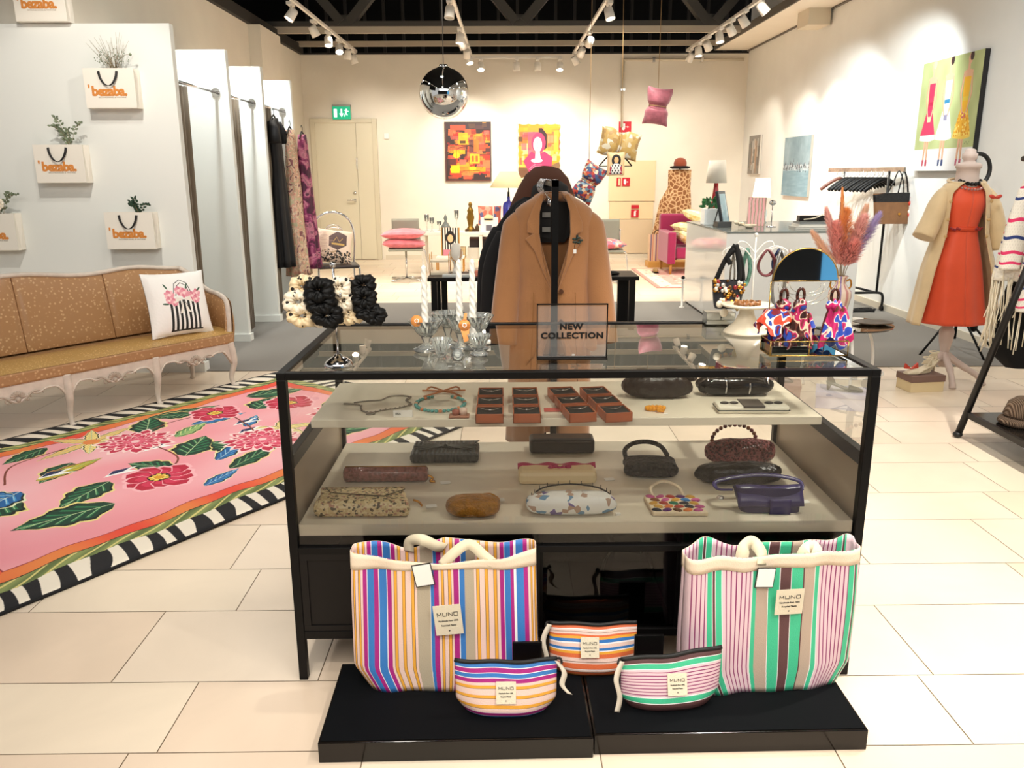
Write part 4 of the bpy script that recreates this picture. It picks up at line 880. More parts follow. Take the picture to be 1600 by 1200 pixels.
o=b.build('fine_necklace',M('silver_fine','cfc8b4',.2,1)); o.location=(.875,2.33,ZT0); tag(o,'fine silver necklaces looping below the half-moon mirror','necklace')
sat=[M('silk_magenta','c02a66',.35),M('silk_blue','2c4fb0',.35),M('silk_cream','ecdccc',.35),M('silk_brown','5b3426',.35),M('silk_red','c4402f',.35)]
silkp=rampmat('silk_print','noise',[(0,'31150f'),(.40,'5b2a1f'),(.46,'d9bfa4'),(.53,'b5285c'),(.60,'7a2233'),(.66,'2c46a0')],scale=38,rough=.3,dist=.4,detail=0)
silkp2=rampmat('silk_print_pink','noise',[(0,'2f48a8'),(.38,'3550b4'),(.43,'eadccb'),(.48,'c8276b'),(.58,'a81c55'),(.66,'6b3226')],scale=30,rough=.3,dist=.4,detail=0)
silkp3=rampmat('silk_print_red','noise',[(0,'c9452e'),(.45,'d2492e'),(.5,'f0ddd0'),(.56,'2e4aa6'),(.62,'7d1f2a')],scale=32,rough=.3,dist=.3,detail=0)
def scarf(label,loc,w,h,mat,seed,knot=True,top=.3,rz=0,rot=None):
    t=thing('silk_scarf',label,'scarf',loc,rz,rot=rot,group='silk scarves on the jewellery organiser'); rng=random.Random(seed); p1,p2=rng.uniform(0,6),rng.uniform(0,6)
    def f(u,v):
        a=2*PI*u; ww=w/2*(top+(1-top)*v**.8); c,s=math.cos(a),math.sin(a); fold=1+.16*math.sin(5*a+p1+2*v)+.1*math.sin(11*a+p2)
        return (ww*c*fold,.022*s*(.5+.6*v)*fold,-h*v+.02*v*math.sin(3*a+p2))
    b=MB(); b.grid(f,44,14); b.build('drape',mat,t)
    if knot:
        b=MB(); 
        def k(u,v): a=2*PI*u;q=PI*v; r=.017*(1+.2*math.sin(4*a+p1)); return (r*1.2*math.sin(q)*math.cos(a),r*math.sin(q)*math.sin(a),r*math.cos(q)*1.0+.002)
        b.grid(k,20,10); b.build('knot',mat,t)
        b=MB(); b.tube(arc((0,0,.030),.010,0,360,20,'xz',.020),.0045,8); b.build('hair_loop',M('tortoise','4a241a',.2,var=.8,vscale=90),t)
    return t
scarf('silk hair scarf in brown, cream and magenta, widest, below the mirror left of centre',(.845,2.305,ZT0+.145),.085,.105,silkp,2)
scarf('brown and rose silk scarf hanging next to the left mirror post',(.806,2.33,ZT0+.140),.07,.095,silkp,5)
scarf('red, white and blue silk scarf bow jutting out to the left of the organiser',(.775,2.31,ZT0+.135),.10,.055,silkp3,3,False,.5)
scarf('magenta and blue silk scarf at the right of the organiser',(.945,2.31,ZT0+.142),.07,.105,silkp2,7)
scarf('deep pink and brown silk scarf at the far right, overlapping the vase',(.975,2.335,ZT0+.138),.08,.10,silkp2,9,False,.25)
scarf('small blue printed silk scarf in the middle of the organiser, half hidden',(.880,2.335,ZT0+.120),.045,.06,silkp2,12,False,.3)
# pedestal plate with hair claws
t=thing('pedestal_plate','cream pedestal plate with flared foot behind the organiser','cake stand',(.80,2.66,ZT0))
b=MB(); b.lathe([(0,0),(.072,0),(.070,.006),(.038,.035),(.026,.06),(.022,.078),(.03,.084),(.078,.088),(.085,.094),(.083,.096),(.0,.089)],n=40); b.build('body',M('ceramic_cream','e3d6bd',.3),t)
b=MB()
def fc(u,v): a=2*PI*u; return ((.03+.01*math.sin(9*a)+.007*math.cos(2*PI*v))*math.cos(a),(.02+.007*math.cos(2*PI*v))*math.sin(a),.008+.007*math.sin(2*PI*v)+.003*math.sin(14*a))
b.grid(fc,48,8); tag(b.build('hair_claw',M('brown_resin','8a5a30',.25),loc=(.80,2.655,ZT0+.091)),'brown wavy hair claw lying on the cream pedestal plate','hair claw')
t=thing('jewellery_box','small mirrored jewellery drawer with a black knob at the back of the glass top','jewellery box',(.755,2.835,ZT0)); b=MB(); b.bx(-.05,.05,-.03,.03,0,.042); b.build('body',M('mirror_soft','dfe2dc',.12,.7),t,bevel=.001)
b=MB(); b.tube([(-.05,-.031,.001),(.05,-.031,.001),(.05,-.031,.042),(-.05,-.031,.042)],.0012,5,closed=True); b.tube([(-.05,-.031,.016),(.05,-.031,.016)],.001,5); b.build('edge_trim',M('edge_grey','77756c',.4),t); b=MB(); b.sph((0,-.034,.026),.003,8); b.tube([(0,-.034,.025),(0,-.034,.017)],.001,5); b.build('knob',BLK,t)
# white necklace tree
t=thing('necklace_stand','white scrollwork jewellery tree standing behind the plate','jewellery stand',(.845,2.76,ZT0))
whm=M('enamel_white','e9e4da',.35)
b=MB(); b.lathe([(0,0),(.055,0),(.055,.004),(.01,.01),(0,.01)],n=24); b.build('base',whm,t)
b=MB(); b.tube([(0,0,.005),(0,0,.31)],.0026,10); b.sph((.0,0,.313),.007,12); b.build('pole',whm,t)
for s in (-1,1):
    b=MB(); b.tube(smooth([(0,0,.22),(s*.03,0,.26),(s*.07,0,.275),(s*.105,0,.262),(s*.11,0,.245)],6),.0020,8)
    b.tube(smooth([(0,0,.25),(s*.03,0,.285),(s*.055,0,.29),(s*.06,0,.27),(s*.04,0,.262)],6),.0022,8); b.tube(arc((s*.075,0,.25),.022,0,360,20),.002,6); b.build('scroll_arm',whm,t)
def hangloop(label,x,w,h,mat,r,name='belt',cat='belt',y=2.755,seed=0,z=ZT0+.262,n=1):
    b=MB()
    for k in range(n):
        P=[((w/2)*math.sin(a)*(1-.3*math.cos(a))*(1+.1*k),.006*math.sin(3*a+k)-.004*k,-h/2+h/2*math.cos(a)) for a in [2*PI*i/28 for i in range(28)]]
        b.tube(P,r,8,closed=True)
    o=b.build(name,mat,loc=(x,y,z)); return tag(o,label,cat)
hangloop('dark red and tan cord bracelet loop hanging from the right scroll arm',.885,.05,.085,M('cord_wine','6b2f33',.5,var=.4,vscale=50),.004,'bracelet','bracelet',n=2)
hangloop('silver snake-chain necklaces hanging long from the right scroll arm',.925,.035,.19,M('silver_grey','8f8d88',.3,.8),.0045,'necklace','necklace',n=3,y=2.74)
hangloop('navy blue braided bracelet hanging inside the silver chains',.927,.032,.08,M('cord_navy','1c2a50',.5),.005,'bracelet','bracelet',y=2.765)
hangloop('pale pink ribbon necklace with blossoms hanging at the right arm tip',.962,.008,.11,M('ribbon_rose','c9a79c',.6),.004,'necklace','necklace')
hangloop('green beaded bracelet behind the black bag strap',.825,.022,.12,M('beads_green','5f8a78',.4,var=.4,vscale=90),.007,'bracelet','bracelet',y=2.78)
hangloop('silver link chain hanging from the left scroll arm',.770,.012,.17,M('silver_link','b5afa2',.25,.9),.003,'chain','chain',y=2.75)
# jewelled black bag hanging from the left arm
t=thing('beaded_bag','small black bag covered in gold brooches and pearls, hanging from the white stand','handbag',(.757,2.745,ZT0+.068))
def f(u,v):
    a=2*PI*u; c,s=math.cos(a),math.sin(a); w=.055*(.75+.25*v**.5); return (w*math.copysign(abs(c)**.5,c),.02*s,.095*v-.0*(1-v))
b=MB(); b.grid(f,30,10); b.build('body',M('velvet_navy','15131c',.7,var=.4,vscale=20,sheen=.4),t)
rng=random.Random(9); mats=[GOLD,M('pearl','e8dcc4',.25),M('gem_clear','c9c5bd',.1,.6),M('gem_ruby','8a2a2e',.2),M('bronze_gem','6b4a26',.3,.7)]
b=MB()
for i in range(80):
    x=rng.uniform(-.052,.05); z=rng.uniform(.01,.098); 
    if z<.05 and abs(x)>.03: continue
    b.sph((x,-.021-rng.random()*.006,z),rng.uniform(.004,.009),8,mi=rng.choice([0,0,1,2,4,3]),ry=.004)
b.build('brooches',mats,t)
b=MB(); b.sph((-.032,-.026,.018),.013,12,ry=.006); b.sph((-.016,-.026,-.012),.015,12,ry=.006); b.build('pearl_pendant',M('pearl'),t); b=MB(); b.sph((.028,-.026,.012),.009,12,ry=.005,rz=.019); b.build('oval_pendant',M('gold_pale','c9b070',.3,.9),t)
b=MB()
for P in ([(-.045,0,.09),(-.02,-.01,.16),(.012,-.015,.215)],[(.05,0,.09),(.035,-.01,.16),(.012,-.015,.215)],[(.025,-.01,.05),(.03,-.02,.12),(.014,-.018,.215)],[(.0,-.012,.15),(-.012,-.015,.175),(.01,-.018,.2)]):
    b.tube(smooth(P,6),.009,6,flat=.4,up=(0,1,0))
b.build('strap',M('velvet_black'),t)
# ================================================================= sofa, rug, branded bags, fitting rooms
def arr_rug():
    Lr,Wr=3.1,2.0; c=Canvas(Lr,Wr,420,'f4efe6'); a=c.a
    H,Wd=a.shape[:2]; Y,X=np.mgrid[0:H,0:Wd]/420.0
    d=np.minimum(np.minimum(X,Lr-X),np.minimum(Y,Wr-Y)); d=d+.012*np.sin(X*9+Y*4)+.006*np.sin(X*23-Y*17)
    # position along the border for the zebra stripes
    run=np.where(np.minimum(Y,Wr-Y)<np.minimum(X,Lr-X),X,Y)
    z=np.sin(2*PI*(run/.115)+9*(d-.08)+1.2*np.sin(run*11)+.5*np.sin(run*31)+6*np.sin(9*d)*.3)
    a[:]=[.93,.89,.82]; a[z>0.02]=[.07,.07,.085]
    dd=np.minimum(np.minimum(X,Lr-X),np.minimum(Y,Wr-Y)); a[dd<.012]=[.04,.04,.05]
    m=d>.165; n=.5+.5*np.sin(X*31+8*np.sin(Y*9)); a[m]=(np.stack([.38+.16*n,.44+.15*n,.25+.1*n],-1))[m]
    ll=np.abs(np.sin(run*26+d*60)); 
    a[m&(ll>.94)]=[.85,.80,.5]
    m=d>.235; a[m]=[.12,.10,.06]
    m=d>.240; n2=.5+.5*np.sin(run*7+2*np.sin(run*3)); a[m]=(np.stack([.90+0*n2,.30+.22*n2,.22+.05*n2],-1))[m]
    m=d>.315; a[m]=[.55,.15,.2]
    m=d>.320
    n=.5+.5*np.sin(X*2.3+1.7*np.sin(Y*3.1+1)+.6*np.sin(X*6.1+Y*5))*np.sin(Y*2.9+1.1*np.sin(X*2.2)); n3=.5+.5*np.sin(X*9+3*np.sin(Y*7))
    base=np.stack([.94-.02*n,.70-.14*n+.02*n3,.72-.12*n+.02*n3],-1); a[m]=base[m]
    rng=random.Random(4)
    def leaf(s,t,L,w,ang,c1='143f2c',c2='2f7a4e',edge='e9d98a',vein='b9cf9a'):
        ca,sa=math.cos(ang),math.sin(ang)
        def P(u,v): return (s+(u*ca-v*sa)*L,t+(u*sa+v*ca)*L)
        k=w/L
        def shape(g,off=0): 
            up=[];dn=[]
            for i in range(15):
                x=i/14; h=k*math.sin(PI*x**.75)*(1+.12*math.sin(x*26))*g; up.append(P(x,h)); dn.append(P(x,-h))
            return up+dn[::-1]
        c.poly(shape(1.22),edge); c.poly(shape(1.05),'101a18'); c.poly(shape(.88),c1)
        for i in range(2,11,2):
            x=i/14; c.line([P(x,0),P(min(1,x+.2),k*.75*math.sin(PI*min(1,x+.2)**.75))],[w*.10,w*.16],c2); c.line([P(x,0),P(min(1,x+.2),-k*.75*math.sin(PI*min(1,x+.2)**.75))],[w*.10,w*.16],c2)
            c.line([P(x,0),P(min(1,x+.2),k*.7*math.sin(PI*min(1,x+.2)**.75))],w*.03,vein)
        c.line([P(0,0),P(.95,0)],w*.06,vein)
    def petals(s,t,r,n,c1,c2,edge,w=.42,a0=0,jag=False):
        for k in range(n):
            A=a0+2*PI*k/n; ca,sa=math.cos(A),math.sin(A); rr=r*(1+.12*math.sin(k*2.4))
            def pt(u,v): return (s+u*ca-v*sa,t+u*sa+v*ca)
            for g,col in ((1.1,edge),(.98,c1),(.72,c2)):
                c.poly([pt(rr*.1,0),pt(rr*.5,rr*w*.5*g),pt(rr*.85*g,rr*w*.42*g),pt(rr*g,0),pt(rr*.85*g,-rr*w*.42*g),pt(rr*.5,-rr*w*.5*g)],col)
    def mum(s,t,r):
        for ring,(q,n) in enumerate(((1,18),(.78,15),(.56,12),(.34,8))):
            petals(s,t,r*q,n,'c02a48' if ring%2==0 else 'd84a66','e0627c','f7d6d2',.30,ring*.3)
        c.ell(s,t,r*.12,r*.12,'f2c8c8')
    def hib(s,t,r):
        c.ell(s,t,r*1.0,r*1.0,'f1a9b6'); petals(s,t,r*1.15,11,'b81e3c','cf3455','f3b7bd',.62)
        c.ell(s,t,r*.36,r*.36,'2a1216'); petals(s,t,r*.34,9,'e8c24a','f2dc7a','2a1216',.5); c.ell(s,t,r*.16,r*.16,'d99a2a')
    # leaves first
    for q in ((2.04,1.12,.34,.085,.4),(2.18,1.41,.42,.11,-.2),(.66,.39,.40,.10,2.7),(.82,.69,.30,.10,3.6),(1.61,1.1,.34,.10,-2.5),(1.5,.57,.34,.09,-2.2),(1.33,.31,.46,.06,2.9),(1.60,1.46,.42,.06,3.4),(1.37,1.27,.25,.09,-1.5),(1.75,1.2,.26,.07,-1.2),
              (.55,1.0,.4,.11,2.9),(.6,1.45,.36,.1,-2.8),(2.0,.70,.30,.07,.6),(1.95,.35,.28,.06,.3),(.95,1.35,.35,.1,2.4),(2.41,1.0,.25,.12,.3),(1.1,.2+.25,.25,.07,-.6)): leaf(*q)
    for q in ((1.26,.65,.36,.055,3.0),(1.56,1.30,.34,.05,3.6),(2.35,.90,.3,.09,.4),(1.82,1.56,.26,.04,3.4),(2.5,.78,.2,.05,2.2),(1.1,.95,.25,.04,-2.5)): leaf(*q,c1='1f5f9c',c2='4a9ad0',edge='e6e8c0',vein='d8e8e0')
    leaf(2.24,.82,.38,.05,3.3,'c9b23a','7a9a3a','e6a070'); leaf(1.45,.78,.3,.05,3.5,'6fa060','d8e090','f0e0a0')
    # star lily with long pale petals
    for k,(A,L) in enumerate(((.2,.34),(1.0,.22),(1.7,.22),(2.6,.26),(3.4,.3),(4.2,.24),(5.2,.26))):
        leaf(1.76,.46,L,.035,A,'e9cf74','f5e9b0' if k%2 else 'e8a27a','fff2d0','9ac0b0')
    c.ell(1.76,.46,.045,.045,'e58a4a')
    for k,(A,L) in enumerate(((.5,.24),(1.6,.2),(2.7,.26),(4.0,.2),(5.3,.2))): leaf(1.0,1.15,L,.035,A,'e9cf74','f5e9b0','fff2d0','5a9ab0')
    for (s0,t0) in ((1.62,.80),(1.95,1.0),(1.15,.98),(2.15,.75),(1.05,.82)):
        c.poly([(s0,t0),(s0-.12,t0+.03),(s0-.05,t0+.05),(s0-.1,t0+.10),(s0+.02,t0+.06),(s0+.08,t0+.05)],'f2f2ee'); c.poly([(s0,t0),(s0-.08,t0+.02),(s0-.03,t0+.045),(s0+.05,t0+.04)],'1a2a55')
    for pts in (((1.9,.45),(2.2,.5),(2.35,.75)),((1.64,.62),(1.3,.5),(1.0,.55)),((1.87,1.27),(1.65,1.1),(1.6,.8)),((1.23,1.23),(1.1,1.0),(1.0,.7))): c.line(smooth([(p[0],p[1],0) for p in pts],8) and [(v.x,v.y) for v in smooth([(p[0],p[1],0) for p in pts],8)],.010,'7a3a2a')
    mum(1.62,.66,.19); mum(1.20,1.22,.20); hib(1.87,1.27,.15); hib(1.02,.55,.135); mum(.55,1.2,.2); hib(.6,.75,.14); hib(2.55,.55,.13)
    return c.a
ru=Vector((-.572,-.82,0)); rw=Vector((.82,-.572,0)); rA=Vector((-1.68,6.05,0))
b=MB()
def frug(u,v): p=rA+ru*3.1*u+rw*2.0*v; return (p.x,p.y,.007+.0015*math.sin(14*u+5*v)+.003*math.exp(-((v-.97)/.03)**2)*math.sin(22*u)**2)
b.grid(frug,80,50); o=b.build('rug',imgmat('rug_pattern',arr_rug(),.85,.2,0,500),solid=.008); tag(o,'large pink floral rug with zebra-striped border beneath the sofa','rug')
# sofa
sx=Vector((.587,.81,0)); sang=math.atan2(sx.y,sx.x)     # along the seat front, towards the far end
t=thing('sofa','long antique sofa in gold-brown floral damask with carved pale grey frame','sofa',(-1.93,5.60,0),sang)
# local x: along the front (0 = right front leg, negative towards the viewer), local y: towards the back
SL,SD=2.26,.47
dam=rampmat('damask','voronoi',[(0,'a9793f'),(.55,'b4844a'),(.80,'b88a50'),(.90,'d6b27c'),(.95,'a8783f')],scale=46,rough=.36,sheen=.2,bump=.12,spec=.5)
def damask(c1='c7a47a',c2='a47c54',sc=44):
    m=bpy.data.materials.new('damask_gold'); m.use_nodes=True; nt=m.node_tree; b=nt.nodes['Principled BSDF']; b.inputs['Roughness'].default_value=.33
    tc=nt.nodes.new('ShaderNodeTexCoord'); v=nt.nodes.new('ShaderNodeTexVoronoi'); v.inputs['Scale'].default_value=sc; nt.links.new(tc.outputs['Object'],v.inputs['Vector'])
    n=nt.nodes.new('ShaderNodeTexNoise'); n.inputs['Scale'].default_value=90; n.inputs['Detail'].default_value=2; nt.links.new(tc.outputs['Object'],n.inputs['Vector'])
    a=nt.nodes.new('ShaderNodeMath'); a.operation='MULTIPLY_ADD'; a.inputs[1].default_value=.35; nt.links.new(n.outputs['Fac'],a.inputs[0]); nt.links.new(v.outputs['Distance'],a.inputs[2])
    r=nt.nodes.new('ShaderNodeValToRGB'); e=r.color_ramp.elements; e[0].position=.34; e[0].color=lin(c1); e[1].position=.52; e[1].color=lin(c2); nt.links.new(a.outputs[0],r.inputs[0])
    nt.links.new(r.outputs[0],b.inputs['Base Color']); return m
dam=damask(); dams=damask('d8b680','b08a4e',70); frm=M('sofa_paint','cfc3b6',.5,var=.08,vscale=20); frd=M('sofa_carving','a99b8c',.55)
XR=.03; XL=-SL-.03
# seat
b=MB(); 
def seat(u,v):
    x=XL+(XR-XL)*u; y=-.03+(SD+.02)*v; return (x,y,.385+.028*math.sin(PI*min(1,v*1.3))*(1-.0*abs(2*u-1)**6)+.0)
b.grid(seat,60,12); b.build('seat_top',dams,t)
b=MB(); b.bx(XL,XR,-.032,SD-.01,.315,.386); b.build('seat',dam,t,bevel=.012)
# apron with scalloped lower edge and carved shells, front
nleg=5; pitch=SL/(nleg-1)
def ap(x):
    s=((x-.0)/pitch)%1.0
    dz=.085-.055*math.exp(-((s-.5)/.10)**2)-.02*(math.exp(-((s-.30)/.05)**2)+math.exp(-((s-.70)/.05)**2))
    e=min(s,1-s); dz-=.10*max(0,(.13-e)/.13)**1.6
    return .235+ (dz-.055)
N=120
b=MB(); xs=[-SL+SL*i/N for i in range(N+1)]
vs=[];
for x in xs: vs+=[(x,-.022,.316),(x,-.022,ap(x)),(x,.004,.316),(x,.004,ap(x))]
fs=[]
for i in range(N): a=4*i;c=a+4; fs+=[(a,a+1,c+1,c),(a+2,c+2,c+3,a+3),(a+1,a+3,c+3,c+1)]
b.add(vs,fs); b.tube([(x,-.024,ap(x)+.004) for x in xs],.006,6)
# side apron at the far end
xs2=[i/30 for i in range(31)]; vs=[]
for s in xs2:
    z=.235+.03*(-math.exp(-((s-.5)/.12)**2)+.6)-.10*max(0,(.12-min(s,1-s))/.12)**1.6
    vs+=[(.018,s*SD-.02,.316),(.018,s*SD-.02,z)]
b.add(vs,[(2*i,2*i+1,2*i+3,2*i+2) for i in range(30)]); b.bx(-.0,.02,-.02,SD-.02,.29,.316); b.build('apron',frm,t,bevel=0)
for k in range(nleg-1):
    cx=-(k+.5)*pitch; b=MB()
    for q in range(9):
        a=math.radians(-80+20*q); b.sph((cx+.03*math.sin(a),-.026,.238+.028*math.cos(a)),.009,8,ry=.006,rz=.016,rot=Matrix.Rotation(a,3,'Y'))
    b.sph((cx,-.027,.228),.014,10,ry=.009)
    for s in (-1,1):
        b.tube(smooth([(cx+s*.035,-.025,.222),(cx+s*.07,-.026,.255),(cx+s*.11,-.025,.262),(cx+s*.14,-.024,.245)],5),[.008]*5+[.006]*5+[.004]*6,6); b.tube(arc((cx+s*.055,-.026,.232),.014,0,300,12),.0045,6)
    b.build('shell_carving',frd,t)
def leg(x,y,dx,dy,front=True):
    b=MB()
    P=smooth([(x,y,.315),(x+dx*.012,y+dy*.012,.25),(x+dx*.018,y+dy*.018,.17),(x-dx*.0,y-dy*.0,.08),(x+dx*.006,y+dy*.006,.02),(x+dx*.03,y+dy*.03,.0)],5)
    R=[.036,.034,.032,.030,.029,.028,.027,.026,.025,.024,.023,.021,.020,.019,.018,.017,.016,.015,.014,.014,.015,.016,.018,.019,.017,.012][:len(P)]; b.tube(P,R,12); b.build('leg',frm,t)
for k in range(nleg): leg(-k*pitch if k<nleg else 0,.0,(1 if k==0 else (-1 if k==nleg-1 else 0)),-1)
leg(-.02,SD-.03,.6,1); leg(-SL+.02,SD-.03,-.6,1)
# camel back: frame rail and upholstered panels
def topz(x):
    s=-x/SL # 0 right..1 left
    z=.80+.065*math.exp(-((s-.5)/.17)**2)*1.0+.0
    z+=.040*math.exp(-((s-.16)/.11)**2)+.040*math.exp(-((s-.84)/.11)**2)
    z+=.0
    return z
def back(u,v):
    x=-SL*u; z=.40+(topz(x)-.012-.40)*v; seam=min(abs((u*4.0)%1),1-abs((u*4.0)%1))
    y=SD-.045+.075*v-.022*math.sin(PI*v)**.6*(min(1,seam/.05)**.5); return (x,y,z)
b=MB(); b.grid(back,96,20); b.grid(lambda u,v:(-SL*(1-u),SD+.035+.03*v,.33+(topz(-SL*(1-u))-.012-.33)*v),60,6); b.build('backrest',dam,t)
b=MB(); rail=[(-SL*i/70,SD+.035,topz(-SL*i/70)) for i in range(71)]
for k in range(1,4): b.tube([back(k/4,v/10) for v in range(11)],.004,6)
b.build('piping',M('piping_brown','6e4520',.6),t)
# arms sweep down and forward
def armcurve(s):
    x0=0 if s>0 else -SL
    return smooth([(x0-s*.0,SD+.035,topz(0)),(x0+s*.045,SD-.01,.765),(x0+s*.06,SD-.10,.70),(x0+s*.055,SD-.22,.655),(x0+s*.05,SD-.33,.64),(x0+s*.045,SD-.42,.60),(x0+s*.03,SD-.455,.50),(x0+s*.02,SD-.46,.38),(x0+s*.01,SD-.465,.31)],6)
for s in (1,-1):
    C=armcurve(s); b=MB(); n=len(C)
    def arm(u,v):
        i=u*(n-1); k=int(min(i,n-2)); p=C[k].lerp(C[k+1],i-k); q=Vector((p.x-s*.01,p.y+.015*(1-u),.385)); r=q.lerp(p,v); r.x-=s*.030*math.sin(PI*v)**.5; return tuple(r)
    b.grid(arm,40,10); b.grid(lambda u,v:(arm(1-u,v)[0]+s*(.035+.045*math.sin(PI*v)),arm(1-u,v)[1],arm(1-u,v)[2]-.006),40,8); b.build('armrest',dam,t)
    b=MB(); b.tube(C,.017,10); b.build('arm_frame',frm,t)
b=MB(); b.tube(rail,.015,10); b.build('back_rail',frm,t)
# cushion with striped flower basket print
def cushion_mb(w,h,d,seed=0,nu=24,soft=.5,pinch=.12):
    b=MB(); rng=random.Random(seed); p=[rng.uniform(0,6) for _ in range(4)]
    def f(u,v,s):
        x,y=2*u-1,2*v-1; k=((1-abs(x)**2.6)*(1-abs(y)**2.6)); k=max(0,k)**.5
        ex=1-pinch*(1-x*x)*0; px=x*(1-pinch*(1-abs(y)**2)*.5); py=y*(1-pinch*(1-abs(x)**2)*.5)
        z=s*d/2*k*(1+.05*math.sin(5*x+p[0])*math.sin(4*y+p[1]))+.003*math.sin(9*x+p[2])*s*(1-k)
        return (px*w/2,-z,py*h/2)
    b.grid(lambda u,v:f(u,v,1),nu,nu); b.grid(lambda u,v:f(1-u,v,-1),nu,nu,uvfn=lambda u,v:(.02,.02)); return b
c=Canvas(1,1,512,'f1f0ec')
for i in range(7): c.rect(.275+.075*i,.06,.315+.075*i,.55,'141414')
c.rect(.27,.05,.80,.075,'141414'); 
for pts in ([(.36,.62),(.42,.82),(.52,.88),(.62,.82),(.68,.62)],[(.40,.62),(.45,.78),(.52,.83),(.60,.78),(.64,.62)]): c.line(pts,.012,'2a2a2a')
for (x,y,r) in ((.30,.64,.085),(.36,.52,.07),(.47,.70,.08),(.55,.66,.085),(.68,.60,.08),(.77,.64,.075),(.74,.54,.07),(.28,.55,.06)):
    for k in range(7):
        a=k*2*PI/7; c.ell(x+r*.5*math.cos(a),y+r*.5*math.sin(a),r*.5,r*.38,['e59aa8','f0bcc2','d97f92'][k%3],a)
    c.ell(x,y,r*.3,r*.3,'f6d5d4')
for (x,y,a) in ((.27,.78,2),(.82,.70,.6),(.60,.76,1.2),(.22,.5,3)): c.ell(x,y,.05,.014,'3a5a44',a)
c.poly([(.52,.56),(.36,.50),(.40,.60)],'ece6dc'); c.poly([(.52,.56),(.68,.50),(.64,.60)],'ece6dc'); c.poly([(.50,.55),(.42,.32),(.48,.34)],'ece6dc'); c.poly([(.53,.55),(.62,.32),(.56,.36)],'ece6dc'); c.line([(.42,.32),(.5,.55)],.008,'555'*2); c.line([(.62,.32),(.53,.55)],.008,'555555')
b=cushion_mb(.45,.43,.14,1); o=b.build('cushion',imgmat('basket_print',c.a,.7,.25,.1,60),loc=(-2.19,5.44,.615),rot=(-.22,.03,sang-.02)); tag(o,'white cushion printed with pink flowers in a black and white striped basket','cushion')
# branded paper bags fixed on the partition
paper=M('paper_white','efe9dd',.6); rib=M('ribbon_black','161212',.5); org=M('logo_orange','d98a3f',.5)
def pbag(label,x,z,w=.345,h=.26,d=.10,first=[None]):
    t=thing('paper_bag',label,'paper bag',(x,6.05-d,z),group='branded paper bags on the partition')
    b=MB(); y1=d-.002
    b.bx(-w/2,w/2,0,y1,0,.003)
    b.bx(-w/2,w/2,0,.002,0,h); b.bx(-w/2,w/2,y1-.002,y1,0,h)
    for s in (-1,1): b.add([(s*w/2,0,0),(s*w/2,0,h),(s*(w/2-.02),y1/2,h),(s*(w/2-.004),y1/2,0),(s*w/2,y1,0),(s*w/2,y1,h)],[(0,1,2,3),(3,2,5,4)])
    b.build('body',paper,t)
    b=MB(); P=smooth([(-.065,-.003,h-.02),(-.055,-.010,h-.06),(-.03,-.018,h-.10),(0,-.02,h-.115),(.03,-.018,h-.10),(.052,-.010,h-.06),(.06,-.003,h-.02)],5); vs=[]
    for p in P: vs+=[p+Vector((-.008,0,0)),p+Vector((.008,0,.0))]
    b.tube(P,[.002+.0075*abs(math.cos(PI*i/(len(P)-1)))**.7 for i in range(len(P))],6,flat=.3,up=(0,1,0)); b.build('handle',rib,t)
    b=text_mb('bezaba.',.086,.0006,.0038,sx=1.02,space=.93); b.xf(Matrix.Translation((-.005,-.001,h*.42)))
    q=text_mb('SECONDHAND & VINTAGE',.012,.0004,0,sx=1.3); q.xf(Matrix.Translation((.01,-.001,h*.27))); k=text_mb("'",.07,.0006,.003); k.xf(Matrix.Translation((-.143,-.001,h*.47))); b.add(k.v,k.f)
    b.build('logo',org,t); q.build('small_lettering',M('logo_grey','9a8a7a',.6),t)
    return t
bp=pbag('white paper bag with orange lettering, upper right on the partition, holding dry grasses',-2.70,1.90)
dup(bp,(-3.115,5.95,1.40),0,'white paper bag with orange lettering, middle left of the partition, holding eucalyptus')
dup(bp,(-2.68,5.95,.935),0,'white paper bag with orange lettering, lower right of the partition, holding dark green leaves')
dup(bp,(-3.665,5.95,.93),0,'white paper bag with orange lettering cut by the left photo edge, holding a pale flower')
dup(bp,(-3.12,5.985,2.462),0,'white paper bag standing on top of the partition at the top left corner')
lg=M('dried_leaf','7d8a70',.7,var=.3,vscale=30); dg=M('dark_leaf','2f4a38',.6,var=.3,vscale=30); stm=M('dry_stem','8c7b5a',.7)
def leafmesh(b,p,d,L,w,mi=0,up=(0,-1,0)):
    d=Vector(d).normalized(); n=d.cross(Vector(up)); n=n.normalized() if n.length>.1 else Vector((1,0,0)); p=Vector(p); m=d.cross(n)*.15*L
    b.add([p,p+d*L*.35+n*w/2+m,p+d*L*.7+n*w*.4+m,p+d*L,p+d*L*.7-n*w*.4+m,p+d*L*.35-n*w/2+m],[(0,1,2,3,4,5)],mi)
